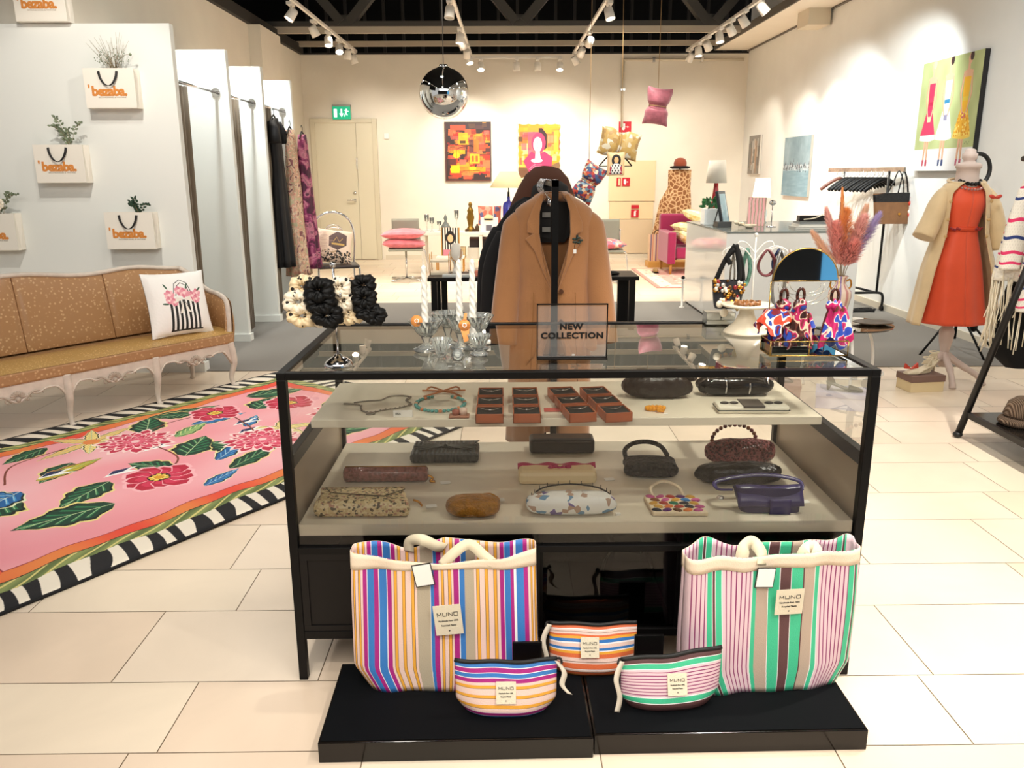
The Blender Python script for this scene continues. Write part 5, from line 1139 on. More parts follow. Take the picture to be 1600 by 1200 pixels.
def sprig(label,loc,kind,seed):
    rng=random.Random(seed); t=thing('dried_bouquet' if kind=='grass' else 'leaf_sprig',label,'plant',loc); st=MB(); lf=MB()
    if kind=='grass':
        for i in range(34):
            a=rng.uniform(-.75,.75); L=rng.uniform(.10,.25); p=Vector((rng.uniform(-.03,.03),rng.uniform(-.01,.02),-.04)); e=p+Vector((math.sin(a)*L,-rng.uniform(0,.05),.04+math.cos(a)*L)); st.tube([p,p.lerp(e,.5)+Vector((0,0,.01)),e],[.0016,.0012,.0006],4)
        for i in range(60): a=rng.uniform(-1.2,1.2); L=rng.uniform(.05,.13); lf.sph((math.sin(a)*L,-rng.uniform(0,.05),math.cos(a)*L),.004,5)
        st.tube(smooth([(0,0,0),(.06,-.02,.07),(.12,-.03,.085)]),.0012,4); lf.sph((.13,-.03,.085),.010,8)
    else:
        for k in range(6):
            a=rng.uniform(-.9,1.0) if kind!='low' else rng.uniform(-1.3,1.3); L=rng.uniform(.09,.2) if kind!='low' else rng.uniform(.05,.10); P=smooth([(0,0,-.03),(math.sin(a)*L*.5,-.02,L*.55),(math.sin(a)*L,-.03,math.cos(a)*L)],4); st.tube(P,.0014,4)
            for p in P[2:]:
                for s in (-1,1): leafmesh(lf,p,(s*rng.uniform(.4,1),-rng.uniform(.0,.5),rng.uniform(0,.8)),rng.uniform(.018,.034),rng.uniform(.012,.02))
    st.build('stems',stm,t); lf.build('foliage',dg if kind=='low' else lg,t); return t
sprig('dry grasses with a thistle head in the upper right paper bag',(-2.66,5.97,2.16),'grass',1)
sprig('grey-green eucalyptus sprigs in the middle left paper bag',(-3.03,5.97,1.66),'euc',4)
sprig('low dark green leaf cluster in the lower right paper bag',(-2.60,5.97,1.195),'low',3)
t=sprig('pale flower with long leaves in the leftmost paper bag',(-3.58,5.97,1.19),'euc',8); b=MB()
for k in range(10): a=k*PI/5; b.sph((.03*math.cos(a),-.04,.07+.03*math.sin(a)),.016,8,ry=.007)
b.sph((0,-.045,.07),.014,8,mi=1); b.build('flower',[M('petal_cream','efe6d2',.6),M('petal_yellow','d9b23a',.6)],t)
# curtains, rods
curm=M('curtain_taupe','7d705e',.85,sheen=.3,bump=.2,bscale=300,weave=True)
def curtain(label,x,y0,y1,z,n,seed):
    t=thing('curtain',label,'curtain',(x,y0,0),group='taupe fitting-room curtains')
    def f(u,v): return (.035*math.sin(2*PI*n*u+seed)+.01*math.sin(5*u+3*v),(y1-y0)*u+.01*math.sin(9*u+seed),.06+(z-.06)*v)
    b=MB(); b.grid(f,n*14,6); b.build('fabric',curm,t,solid=.004); b=MB()
    for i in range(n): b.tube(arc((0,(i+.5)*(y1-y0)/n,z+.005),.022,0,360,12,'xz'),.002,5)
    b.build('rings',CHR,t)
curtain('taupe curtain gathered at the first fitting room, nearest the sofa',-2.40,6.17,6.50,2.09,5,.3)
curtain('taupe curtain gathered at the second fitting room',-2.38,7.32,7.62,2.09,5,1.3)
curtain('taupe curtain gathered at the third fitting room, beside the dresses',-2.36,8.32,8.58,2.09,4,2.3)
for (y0,y1,l) in ((6.15,7.2,'first'),(7.3,8.2,'second'),(8.3,9.3,'third')):
    t=thing('curtain_rod','chrome curtain rod across the %s fitting room'%l,'curtain rod',(-2.39,y0,2.115),group='chrome curtain rods')
    b=MB(); b.tube([(0,.0,0),(0,y1-y0,0)],.012,10); b.build('rod',CHR,t)
    b=MB(); b.cyl((0,y1-y0-.018,0),(0,y1-y0,0),.036,n=20); b.build('flange',CHR,t)
# dresses hanging at third fitting room rod end
def dress(label,x,y,z0,z1,w,mat,seed,sleeve=False):
    t=thing('dress',label,'dress',(x,y,0)); rng=random.Random(seed); p=rng.uniform(0,6)
    def f(u,v):
        a=2*PI*u; s=math.copysign(abs(math.cos(a))**.8,math.cos(a)); wd=w*(.30+.12*math.sin(PI*min(1,v*3))*0+ (.12 if v<.15 else .12-.10*math.exp(-((v-.35)/.12)**2))+.20*v); dp=.05+.10*v
        if v<.06: wd*=v/.06*.6+.4
        k=1+.10*v*math.sin(8*a+p)+.05*v*math.sin(15*a)
        return (dp*.8*math.sin(a)*k,wd*.85*s*k,z1-(z1-z0)*v)
    b=MB(); b.grid(f,56,20); b.build('body',mat,t,solid=.002)
    if sleeve:
        for s in (-1,1): b=MB(); b.tube([(0,s*w*.30,z1-.05),(.03,s*w*.42,z1-.14),(.04,s*w*.46,z1-.24)],[.05,.055,.06],12); b.build('sleeve',mat,t)
    b=MB(); b.tube(smooth([(0,-w*.42,z1-.05),(0,-w*.2,z1+.0),(0,0,z1+.03),(0,w*.2,z1),(0,w*.42,z1-.05)]),.008,6); b.tube(arc((0,0,z1+.065),.028,-90,170,14,'yz'),.003,6); b.build('hanger',BLK,t)
    return t
fl1=rampmat('dress_floral','noise',[(0,'5b6a58'),(.40,'b5a684'),(.48,'c98a78'),(.54,'d6c3a2'),(.62,'7d4a4c')],scale=14,rough=.7,dist=1.2,interp='LINEAR')
fl2=rampmat('dress_magenta','noise',[(0,'241026'),(.42,'4a1832'),(.5,'8a2c5c'),(.6,'c07a8a'),(.7,'3a1230')],scale=9,rough=.7,dist=1.0,interp='LINEAR')
dress('long black short-sleeved dress hanging at the third fitting room',-2.31,8.62,.52,2.00,.34,M('dress_black','0b0a0d',.7),1,True)
dress('long dusty floral dress hanging between the black and the magenta dress',-2.215,8.86,.40,1.90,.34,fl1,2)
dress('long magenta and purple patterned dress hanging rightmost of the three',-2.13,9.02,.46,1.86,.30,fl2,3)
#dress('peach floral dress showing at the shoulders behind the black dress',-2.27,8.76,.60,1.94,.26,rampmat('dress_peach','noise',[(0,'c9705a'),(.45,'e2b89a'),(.55,'d98a7a'),(.65,'efd8bc')],scale=18,rough=.7,interp='LINEAR'),4)
# ================================================================= pendant, hanging pillows, paintings
t=thing('pendant_lamp','large mirrored glass ball pendant lamp hanging from the ceiling','pendant lamp',(-.515,7.5,2.13))
b=MB(); b.lathe([(0,-.215)]+[(.215*math.sin(a),-.215*math.cos(a)) for a in [PI*i/40 for i in range(1,37)]]+[(.055,.208),(.05,.214),(.03,.216),(0,.216)],n=64); b.build('globe',M('mirror_glass_ball','e6e8ea',.015,1),t)
b=MB(); b.tube([(0,0,.212),(0,0,2.6)],.0035,8); b.build('cord',M('cord_grey','5a5854',.5),t)
b=MB(); b.cyl((0,0,.205),(0,0,.235),.045,.035,n=24); b.build('cap',CHR,t)
def canvas_painting(name,label,loc,w,h,img,rz=0,depth=.035,edge='2a2522',rot=None):
    t=thing(name,label,'painting',loc,rz,rot=rot); b=MB()
    b.bx(-w/2,w/2,-depth,0,-h/2,h/2); b.build('stretcher',M('canvas_edge_'+edge,edge,.6),t)
    b=MB(); b.add([(-w/2,-depth-.0008,-h/2),(w/2,-depth-.0008,-h/2),(w/2,-depth-.0008,h/2),(-w/2,-depth-.0008,h/2)],[(0,1,2,3)],uvs=[(0,0),(1,0),(1,1),(0,1)]); b.build('canvas',imgmat('painting_'+str(abs(hash(label))%9999),img,.6,.1,bscale=80),t); return t
def abstract(seed=1):
    c=Canvas(.8,1.0,360,'3a2a2a'); rng=random.Random(seed); pal=['e0452c','e8603c','d93a2c','f07a4a','e88a2c','f2a832','c8322a','e86a5a']
    for i in range(150):
        x,y=rng.uniform(.04,.72),rng.uniform(.03,.92); w,h=rng.uniform(.03,.22),rng.uniform(.015,.14); 
        if y>.80 and rng.random()<.6: continue
        c.poly([(x,y),(x+w,y+rng.uniform(-.01,.01)),(x+w+rng.uniform(-.02,.02),y+h),(x+rng.uniform(-.02,.02),y+h)],rng.choice(pal),rng.uniform(.5,.9))
    for (x,y,w,h,col) in ((.15,.46,.20,.07,'f4b81e'),(.24,.62,.16,.2,'f2b226'),(.26,.64,.1,.05,'3a2822'),(.10,.14,.15,.13,'f8d41c'),(.40,.16,.3,.08,'f5a81e'),(.43,.30,.17,.16,'f0c028'),(.46,.33,.04,.10,'d8502a'),(.53,.33,.04,.10,'d8502a'),(.05,.28,.14,.10,'4a2c2e'),(.70,.50,.1,.06,'3a2c30'),(.42,.48,.13,.22,'5a3a3e'),(.28,.60,.2,.015,'241a1c'),(.0,.88,.8,.1,'44343a'),(.1,.86,.26,.09,'e8583c'),(.5,.5,.09,.2,'e8762c')): c.rect(x,y,x+w,y+h,col,.85)
    c.ell(.17,.2,.085,.06,'fbe01e'); c.ell(.2,.44,.06,.05,'f4c81e'); c.ell(.48,.22,.06,.03,'fbd81e')
    c.line([(.3,.175),(.6,.18)],.008,'3a1a18'); c.line([(.22,.56),(.42,.60),(.5,.58)],.012,'2a1c20'); c.line([(.2,.7),(.2,.3)],.006,'6a2a20'); c.line([(.08,.58),(.18,.58)],.012,'2a1c20')
    for i in range(60): x,y=rng.uniform(.05,.75),rng.uniform(.05,.9); c.line([(x,y),(x+rng.uniform(-.04,.04),y+rng.uniform(-.08,.08))],.004,rng.choice(['8a2a20','f5c04a','4a2a28']),.7)
    c.rect(0,0,.8,.02,'6a3a30'); c.rect(0,0,.025,1,'5a3632'); c.rect(.78,0,.8,1,'4a3030'); return c.a
canvas_painting('abstract_painting','abstract painting of orange, red and yellow shapes on dark ground, left of the portrait',(-.605,YW-.004,1.815),.785,.97,abstract(1))
def portrait():
    c=Canvas(.74,.92,380,'f0a226'); rng=random.Random(8)
    for i in range(120): x,y=rng.uniform(.0,.7),rng.uniform(.05,.88); w,h=rng.uniform(.03,.2),rng.uniform(.02,.12); c.rect(x,y,x+w,y+h,rng.choice(['f2b22a','f08a2c','e8603a','f5c86a','e04a58','f2e2c8']),.6)
    c.rect(.18,.30,.36,.86,'e0507a',.75); c.rect(.36,.70,.44,.86,'e0607a',.8); c.rect(.5,.6,.66,.75,'e8743c'); c.rect(.0,.78,.7,.9,'f2a226',.8); c.rect(.62,.45,.7,.8,'f4c83a',.8)
    c.rect(.01,.62,.09,.70,'6b4a2c'); c.poly([(.36,.84),(.42,.84),(.5,.74),(.5,.52),(.46,.48),(.44,.6),(.36,.78)],'3a2228'); c.rect(.0,.02,.20,.2,'5a4436',.8); c.poly([(.5,.2),(.74,.3),(.72,.1),(.56,.02)],'8a6a48')
    c.poly([(.10,.30),(.24,.46),(.34,.40),(.46,.46),(.60,.36),(.58,.2),(.40,.12),(.2,.12)],'d83a6c')
    c.ell(.36,.60,.12,.17,'cc3a68'); c.ell(.345,.57,.075,.125,'f4ece8'); c.poly([(.31,.46),(.38,.46),(.40,.34),(.30,.34)],'f2e6e4'); c.ell(.33,.31,.10,.035,'f2d8dc')
    for k in range(5): c.line([(.20+.02*k,.18+.02*k),(.32,.12+.03*k),(.46-.01*k,.16+.02*k)],.008,'f0c8d4',.8)
    c.line([(.33,.60),(.35,.60)],.008,'7a5a6a'); c.line([(.30,.60),(.28,.595)],.006,'7a5a6a'); c.line([(.33,.52),(.36,.52)],.008,'c83a5a')
    for i in range(8): c.line([(.52+.02*i,.6),(.52+.02*i,.72)],.005,'f0d8c0',.7)
    a=c.a; H,W=a.shape[:2]; Y,X=np.mgrid[0:H,0:W]; e=np.minimum(np.minimum(X,W-X)/W,np.minimum(Y,H-Y)/H)+.012*np.sin(X*.11)*np.sin(Y*.13); a[e<.022]=[.95,.9,.78]; return a
canvas_painting('portrait_painting','painting of a pink figure on orange ground with ragged edges, behind the brown hat',(.605,YW-.004,1.815),.74,.92,portrait(),depth=.01,edge='e8dcc0')
def dancers():
    W,H=1.05,1.0; c=Canvas(W,H,520,'b3bd84'); a=c.a; Hh,Ww=a.shape[:2]; Y,X=np.mgrid[0:Hh,0:Ww]; a+= (.03*np.sin(X*.05)*np.sin(Y*.031))[...,None]
    c.rect(0,0,W,.20,'e9e8e6')
    sk='e0b090';sk2='c08a68'
    def fig(x,dress,skirt,belt,hair,hx,clutch,petti,shoe,dx=0):
        for s in (-1,1):
            c.poly([(x+s*.02-.022,.30),(x+s*.02+.022,.30),(x+s*.03+.013,.075),(x+s*.03-.013,.075)],sk); c.line([(x+s*.02+.01,.30),(x+s*.03+.004,.09)],.006,sk2)
            c.poly([(x+s*.03-.016,.10),(x+s*.03+.018,.10),(x+s*.035+.014,.045),(x+s*.03-.018,.045)],shoe)
        c.poly([(x-.05,.86),(x+.05,.86),(x+.055,.76),(x-.055,.76)],sk); c.poly([(x-.017,.93),(x+.017,.93),(x+.02,.85),(x-.02,.85)],sk)
        c.ell(x+hx,.95,.035,.045,sk); c.ell(x+hx+.02,.97,.03,.04,hair)
        c.poly([(x-.05,.56),(x+.05,.56),(x+.14,.32),(x-.14,.32)],skirt); c.poly([(x-.14,.33),(x+.14,.33),(x+.145,.285),(x+.05,.27),(x-.05,.275),(x-.145,.285)],petti)
        c.poly([(x-.055,.80),(x+.055,.80),(x+.045,.56),(x-.045,.56)],dress); c.rect(x-.045,.60,x+.045,.635,belt)
        for s in (-1,1):
            c.line([(x+s*.06,.85),(x+s*.085,.66),(x+s*.03,.49)],[.028,.024,.018],sk); c.line([(x+s*.072,.83),(x+s*.097,.66),(x+s*.04,.49)],.005,sk2)
        c.rect(x-.03,.45,x+.03,.50,clutch)
    fig(.22,'d42f58','d93660','b82048','e8d0a0',-.01,'ecd9a8','f4f0ec','c04a5e')
    fig(.52,'f0f0ee','f1f0ee','2b7ea8','3a2426',.0,'8a86a0','f6f4f0','3a4a78')
    fig(.83,'f0b82e','efb430','e8c84a','3a2426',.01,'d0607a','f0cc5a','c0607a')
    rng=random.Random(2)
    for i in range(90): xx=rng.uniform(.71,.95); yy=rng.uniform(.30,.50); c.ell(xx,yy,.010,.010,rng.choice(['f8dc7a','e09a20'])) if abs(xx-.83)<.05+.09*(.56-yy)/.24 else None
    c.line([(.9,.23),(.93,.25),(.95,.22),(.98,.25)],.004,'4a5a3a'); return c.a
t=canvas_painting('figure_painting','large canvas of three women in red, white and yellow dresses, on the right wall',(4.086,7.78,1.955),1.03,.99,dancers(),rz=-PI/2,depth=.045,edge='1c1a1a')
def fbm(rs,H,W,sc):
    out=np.zeros((H,W)); tot=0; Y,X=np.mgrid[0:H,0:W]
    for o in range(4):
        gx,gy=sc[0]*2**o,sc[1]*2**o; g=rs.rand(gy+2,gx+2); fx=X/W*gx; fy=Y/H*gy; i=fx.astype(int); j=fy.astype(int); u=fx-i; v=fy-j; u=u*u*(3-2*u); v=v*v*(3-2*v)
        out+=((g[j,i]*(1-u)+g[j,i+1]*u)*(1-v)+(g[j+1,i]*(1-u)+g[j+1,i+1]*u)*v)/2**o; tot+=1/2**o
    return out/tot
def sea():
    c=Canvas(1.05,.80,300,'7f98a4'); a=c.a; H,W=a.shape[:2]; Y,X=np.mgrid[0:H,0:W]/300.0
    rs=np.random.RandomState(3); n=fbm(rs,H,W,(6,5)); m=fbm(rs,H,W,(4,30))
    up=np.stack([.42+.22*n,.52+.20*n,.56+.20*n],-1); lo=np.stack([.45+.25*m*n,.58+.22*m*n,.64+.20*m*n],-1); a[:]=np.where((Y<.36)[...,None],lo,up); b_=(Y>.34)&(Y<.42); a[b_]=a[b_]*.5+np.array([.8,.84,.86])*.5
    rng=random.Random(3)
    for i in range(110): x=rng.uniform(0,1.05); y=.40+rng.gauss(0,.025); c.poly([(x,y-.02),(x+.012,y+.04*rng.random()),(x+.03,y-.02)],rng.choice(['2e343c','4a5058','e2e6e8','6a6a70']),.8)
    return c.a
canvas_painting('sea_painting','blue-grey misty landscape painting on the right wall above the counter',(4.086,11.68,1.53),1.04,.80,sea(),rz=-PI/2,depth=.03,edge='a9a59a')
def strips():
    c=Canvas(.6,.6,200,'8d8880'); rng=random.Random(6)
    for i in range(40): x=rng.uniform(0,.55); c.rect(x,rng.uniform(0,.3),x+rng.uniform(.02,.1),rng.uniform(.3,.6),rng.choice(['b08868','d8d2c8','5a5650','8a8a88','c0a080']),.6)
    return c.a
canvas_painting('strip_painting','narrow brown and grey abstract painting near the right corner of the room',(4.086,13.68,1.73),.60,.60,strips(),rz=-PI/2,depth=.03,edge='d8d2c6')
# hanging cushions
def hung(label,loc,rot,w,h,mat,seed,tie=True,cord_to=3.45,pinch=.35):
    t=thing('hanging_cushion',label,'cushion',loc)
    R=Euler(rot).to_matrix().to_4x4(); b=MB(); rng=random.Random(seed); p=rng.uniform(0,6)
    def f(u,v,s):
        x,y=2*u-1,2*v-1; k=max(0,(1-abs(x)**2.4)*(1-abs(y)**2.4))**.5; nip=math.exp(-(x/.22)**2)*.30
        return (x*w/2*(1-.07*(1-y*y)),-s*.065*k*(1-.6*math.exp(-(x/.14)**2)),y*h/2*(1-nip)*(1+.04*math.sin(7*x+p)))
    b.grid(lambda u,v:f(u,v,1),30,20); b.grid(lambda u,v:f(1-u,v,-1),30,20,uv=True); b.xf(R); b.build('cover',mat,t)
    b=MB(); b.tube([tuple(R@Vector((0,1.0*.072*math.cos(a),h*.36*math.sin(a)))) for a in [2*PI*i/20 for i in range(20)]],.004,6,closed=True); b.build('tie',M('cord_tan2','a8875a',.7),t)
    b=MB(); b.tube([tuple(R@Vector((0,0,h*.34))) if abs(rot[1])<1 else (0,0,w*.0+h*.2),(0,0,cord_to-loc[2])],.003,6); b.build('cord',M('cord_tan2'),t); return t
hung('dusty pink velvet cushion tied in the middle, hanging highest',(1.53,8.5,2.09),(0,PI/2+.14,-.15),.36,.24,M('velvet_pink','b56472',.5,sheen=.6,var=.25,vscale=14,bump=.3,bscale=40),1)
goldf=rampmat('gold_floral','voronoi',[(0,'c9a662'),(.5,'b8935a'),(.68,'ded6be'),(.82,'cdb27a'),(.92,'e6e2d2')],scale=26,rough=.4)
hung('gold brocade cushion with pale flowers, tied like a bow and hanging below the red sign',(1.16,8.5,1.735),(0,.22,.1),.42,.27,goldf,2)
mosf=rampmat('mosaic_print','voronoi',[(0,'33507a'),(.22,'b8402c'),(.40,'d98a5a'),(.52,'6a8ea0'),(.66,'8a2a4a'),(.78,'d8c8b0'),(.9,'5a2a3a')],scale=38,rough=.5)
hung('multicoloured mosaic print cushion tied on a cord, hanging lowest',(.86,8.5,1.36),(0,-1.05,.2),.40,.24,mosf,3)
t=thing('printed_cushion','small cream cushion printed with a dark-haired woman, hanging on a black hanger','cushion',(1.125,8.45,1.54))
c=Canvas(1,1.2,300,'e8c796'); c.ell(.5,.78,.27,.32,'151010'); c.ell(.5,.80,.13,.17,'e8b078'); c.poly([(.15,.05),(.85,.05),(.82,.5),(.62,.62),(.38,.62),(.18,.5)],'f2f0ec')
for i in range(16): c.ell(.22+.18*(i%4)+.06*((i//4)%2),.12+.13*(i//4),.035,.05,'141216')
for s in (.18,.8): c.ell(s,.35,.05,.16,'b8324a'); c.ell(s,.12,.06,.05,'b8324a')
b=cushion_mb(.18,.235,.06,4,16); b.build('cover',imgmat('woman_print',c.a,.7),t)
b=MB(); b.tube(smooth([(-.165,.03,-.02),(-.09,.03,.06),(0,.03,.115),(.09,.03,.06),(.165,.03,-.02)]),.007,6); b.tube([(-.165,.03,-.02),(-.05,.03,-.02)],.004,6); b.tube([(.165,.03,-.02),(.05,.03,-.02)],.004,6); b.tube([(0,.03,.115),(0,.03,.20)],.003,6); b.build('hanger',BLK,t)
# ================================================================= chairs
def chrome_legs(b,w,d,h,r=.011):
    for x in (-w/2,w/2):
        for y in (-d/2,d/2): b.tube([(x,y,h),(x*1.06,y*1.06,0)],r,8)
t=thing('chair','chrome chair with round bent backrest and brown seat near the exit door','chair',(-1.90,9.35,0),.28)
for x,y in ((-.22,-.2),(.22,-.2),(-.2,.2),(.2,.2)): b=MB(); b.tube(smooth([(x,y,.44),(x*1.02,y*1.05,.40),(x*1.05,y*1.08,0)],4),.012,8); b.build('leg',CHR,t)
b=MB(); b.prism([(.25*math.cos(a)*(1 if True else 1),.23*math.sin(a)*1.0) for a in [2*PI*i/4+PI/4 for i in range(4)]],0,.03,plane='xy')
b=MB(); b.bx(-.23,.23,-.22,.21,.43,.465); b.build('seat',M('seat_brown','2e211d',.4),t,bevel=.015)
b=MB(); b.tube(smooth([(-.22,.19,.42),(-.245,.20,.75),(-.21,.21,.93),(-.09,.215,1.02),(.06,.215,1.02),(.18,.21,.93),(.22,.20,.75),(.20,.19,.42)],6),.014,10); b.tube(arc((-.01,.205,.78),.11,20,160,14),.006,8); b.tube(arc((-.01,.205,.70),.16,30,150,14),.006,8); b.build('back_frame',CHR,t)
c=Canvas(1,1,256,'e6cdb6'); c.poly([(.38,.45),(.62,.35),(.86,.52),(.85,.82),(.6,.95),(.38,.75)],'5a4440'); c.line([(.5,.6),(.58,.75),(.66,.6),(.74,.72)],.02,'c9a35a'); c.rect(.45,.5,.8,.56,'c9a35a'); rng=random.Random(5)
for i in range(260): x,y=rng.random(),rng.random()*.34; c.ell(x,y,.03,.02,rng.choice(['1c1816','2a2420','b89a78','e0c8b0']),rng.uniform(0,3))
for i in range(50): x=rng.random()*.35; y=rng.uniform(.35,.95); c.line([(x,y),(x+.15,y+.03)],.008,'c09a8a',.6)
b=cushion_mb(.44,.40,.13,6); o=b.build('cushion',imgmat('pink_marble_print',c.a,.65,.2,.1,40),loc=(-1.95,9.38,.66),rot=(-.38,.14,.28)); tag(o,'pink cushion with dark hexagon print leaning on the round-backed chrome chair','cushion')
gcf=M('chair_fabric_grey','8a8a7d',.8)
def cantilever(label,loc,rz,mirror=1):
    t=thing('chair',label,'chair',loc,rz,group='grey cantilever chairs'); 
    b=MB(); b.tube([(0,0,.03),(0,0,.42)],.014,10); b.build('column',CHR,t)
    for k in range(4):
        a=PI/4+k*PI/2; b=MB(); b.tube([(0,0,.035),(.3*math.cos(a),.3*math.sin(a),.012)],.014,8); b.build('foot',CHR,t)
    b=MB(); b.bx(-.24,.24,-.23,.22,.42,.45); b.build('seat',gcf,t,bevel=.012)
    b=MB(); b.tube(smooth([(.24,-.22,.43),(.27,-.22,.40),(.30,-.21,.1),(.31,-.20,.02)],5),.01,8); b.tube(smooth([(-.2,.22,.43),(-.2,.27,.5),(-.2,.26,.7)],5),.01,8); b.tube(smooth([(.2,.22,.43),(.2,.27,.5),(.2,.26,.7)],5),.01,8); b.build('frame',CHR,t)
    b=MB(); b.grid(lambda u,v:(-.19+.38*u,.26+.03*math.sin(PI*u)*-1+.02*v,.50+.34*v),12,8); b.build('backrest',gcf,t,solid=.025)
    return t
ch=cantilever('grey swivel chair with two stacked pink cushions, beside the white table',(-1.38,11.55,0),.1)
dup(ch,(1.38,11.2,0),-.1,'grey swivel chair half hidden behind the camel coat, with a patterned cushion')
vp=M('velvet_coral','d6707a',.5,sheen=.4,var=.2,vscale=10)
for (z,l,rz,s) in ((.515,'lower of the two pink cushions stacked on the grey chair',.1,5),(.645,'upper of the two pink cushions stacked on the grey chair',.0,6)):
    b=cushion_mb(.60,.42,.15,s); b.xf(Matrix.Rotation(-PI/2,4,'X')); o=b.build('cushion',vp,loc=(-1.40,11.52,z),rot=(0,.03 if s==5 else -.02,rz)); tag(o,l,'cushion','pink cushions on the grey chair')
b=cushion_mb(.50,.42,.15,9); b.xf(Matrix.Rotation(-PI/2,4,'X')); tag(b.build('cushion',rampmat('pink_mosaic','voronoi',[(0,'d86a7a'),(.4,'e8b0a0'),(.6,'8a8ab0'),(.75,'e0906a'),(.9,'f0dcd0')],scale=24,rough=.6),loc=(1.36,11.15,.525),rot=(0,.02,.2)),'pink and blue patterned cushion on the grey chair right of the camel coat','cushion')
# white table at the back with shelf below
wm=M('table_white','eae5da',.3)
t=thing('table','long white table with open lower shelf against the back wall','table',(0.05,12.55,0))
b=MB(); b.bx(-1.32,1.3,-.35,.35,.575,.62); b.build('tabletop',wm,t,bevel=.004)
for x in (-1.28,-.42,.4,1.2): 
    for y in (-.33,.285): b=MB(); b.bx(x,x+.045,y,y+.045,0,.575); b.build('leg',wm,t)
b=MB(); b.bx(-.42,1.24,-.28,.28,.20,.22); b.build('lower_shelf',wm,t)
t=thing('table_lamp','blue glass bottle lamp with cream cone shade on the white table','table lamp',(.07,12.5,.621))
b=MB(); b.lathe([(0,0),(.085,0),(.09,.01),(.09,.36),(.075,.41),(.03,.43),(.022,.46),(.022,.50),(0,.50)],n=28); b.build('base',M('glass_cobalt','0c1e9c',.1,spec=.8,coat=.5),t)
b=MB(); b.tube([(0,0,.50),(0,0,.66)],.008,8); b.cyl((0,0,.50),(0,0,.57),.018,.016,n=12); b.build('stem',BLK,t)
b=MB(); b.lathe([(.28,.63),(.125,.86)],n=36); b.build('lamp_shade',M('shade_cream','e2d3a8',.8,emit=.12),t,solid=.003)
t=thing('table_lamp','second cream-shaded lamp half hidden behind the brown hat','table lamp',(.33,12.35,.621)); b=MB(); b.lathe([(0,0),(.06,0),(.05,.03),(.02,.06),(.03,.12),(.015,.20),(0,.20)],n=20); b.build('base',M('ceramic_cream'),t); b=MB(); b.lathe([(.17,.20),(.08,.36)],n=28); b.build('lamp_shade',M('shade_cream'),t,solid=.003)
def small(name,label,cat,loc,parts,rz=0,group=None):
    t=thing(name,label,cat,loc,rz,group)
    for n,m,fn in parts:
        b=MB(); fn(b); b.build(n,m,t)
    return t
ZTB=.621
gl=M('crystal')
brz=M('antique_brass','8a6a2c',.35,.8)
small('figurine','slim brass figurine standing on the white table','figurine',(-.50,12.35,ZTB),[('body',brz,lambda b:b.lathe([(0,0),(.07,0),(.06,.04),(.035,.07),(.045,.14),(.06,.2),(.04,.27),(.05,.3),(.03,.34),(.02,.36),(.032,.39),(.02,.42),(0,.43)],n=14)),('base',M('wood_dark','4a3218',.5),lambda b:b.bx(-.08,.08,-.06,.06,0,.03))])
small('candlestick','thin silver candlestick beside the blue lamp on the white table','candlestick',(-.16,12.35,ZTB),[('stem',CHR,lambda b:b.lathe([(0,0),(.04,0),(.008,.03),(.008,.2),(.02,.22),(0,.22)],n=12)),('candle',candm,lambda b:b.cyl((0,0,.22),(0,0,.40),.009,n=8))])
small('glass_vase','grey glass decanter with stopper on the white table','vase',(-.87,12.35,ZTB),[('body',M('glass_grey','6d7370',.15,spec=.8),lambda b:b.lathe([(0,0),(.07,0),(.075,.06),(.04,.12),(.015,.15),(.03,.19),(.012,.24),(0,.25)],n=18))])
for i,(x,h,l) in enumerate(((-1.08,.20,'tall clear wine glass at the left end of the white table'),(-1.16,.24,'tall clear vase at the far left end of the white table'),(-.98,.14,'short clear glass on the white table beside the decanter'),(-.72,.30,'slender clear bottle on the white table left of the brass figurine'))):
    small('drinking_glass',l,'glass',(x,12.4+.06*i,ZTB),[('body',gl,lambda b:b.lathe([(0,0),(.035,0),(.006,.012),(.006,h*.5),(.03,h*.62),(.036,h),(.033,h),(.026,h*.64),(0,h*.56)],n=16))])
b=cushion_mb(.36,.30,.12,11); tag(b.build('cushion',rampmat('peach_print','voronoi',[(0,'d8735a'),(.4,'e8a890'),(.7,'c85a6a'),(.85,'6a6a9a')],scale=16,rough=.6),loc=(-.22,12.7,ZTB+.21),rot=(-.2,0,0)),'red and peach patterned cushion standing on the white table','cushion')
small('gift_box','white box with black and gold print in front of the patterned cushion','box',(-.22,12.38,ZTB),[('body',WS,lambda b:b.bx(-.13,.13,-.05,.05,0,.20)),('hat_print',M('shade_cream2','e8d9a8',.7),lambda b:b.sph((-.01,-.055,.20),.07,14,ry=.012,rz=.045)),('face_print',M('print_grey','6a6670',.6),lambda b:b.bx(-.05,.04,-.054,-.05,.01,.09)),('black_band',BLK,lambda b:b.bx(-.075,.055,-.07,-.05,.165,.185))])
for x,l,m in ((-.06,'small amber bottle in front on the white table','amber'),(.0,'small rose glass pot on the white table near the lamp','velvet_coral'),(-.40,'small dark bottle next to the brass figurine','wood_dark')):
    small('perfume_bottle',l,'bottle',(x,12.32,ZTB),[('body',M(m),lambda b:b.lathe([(0,0),(.03,0),(.032,.07),(.012,.09),(.012,.11),(0,.11)],n=12))])
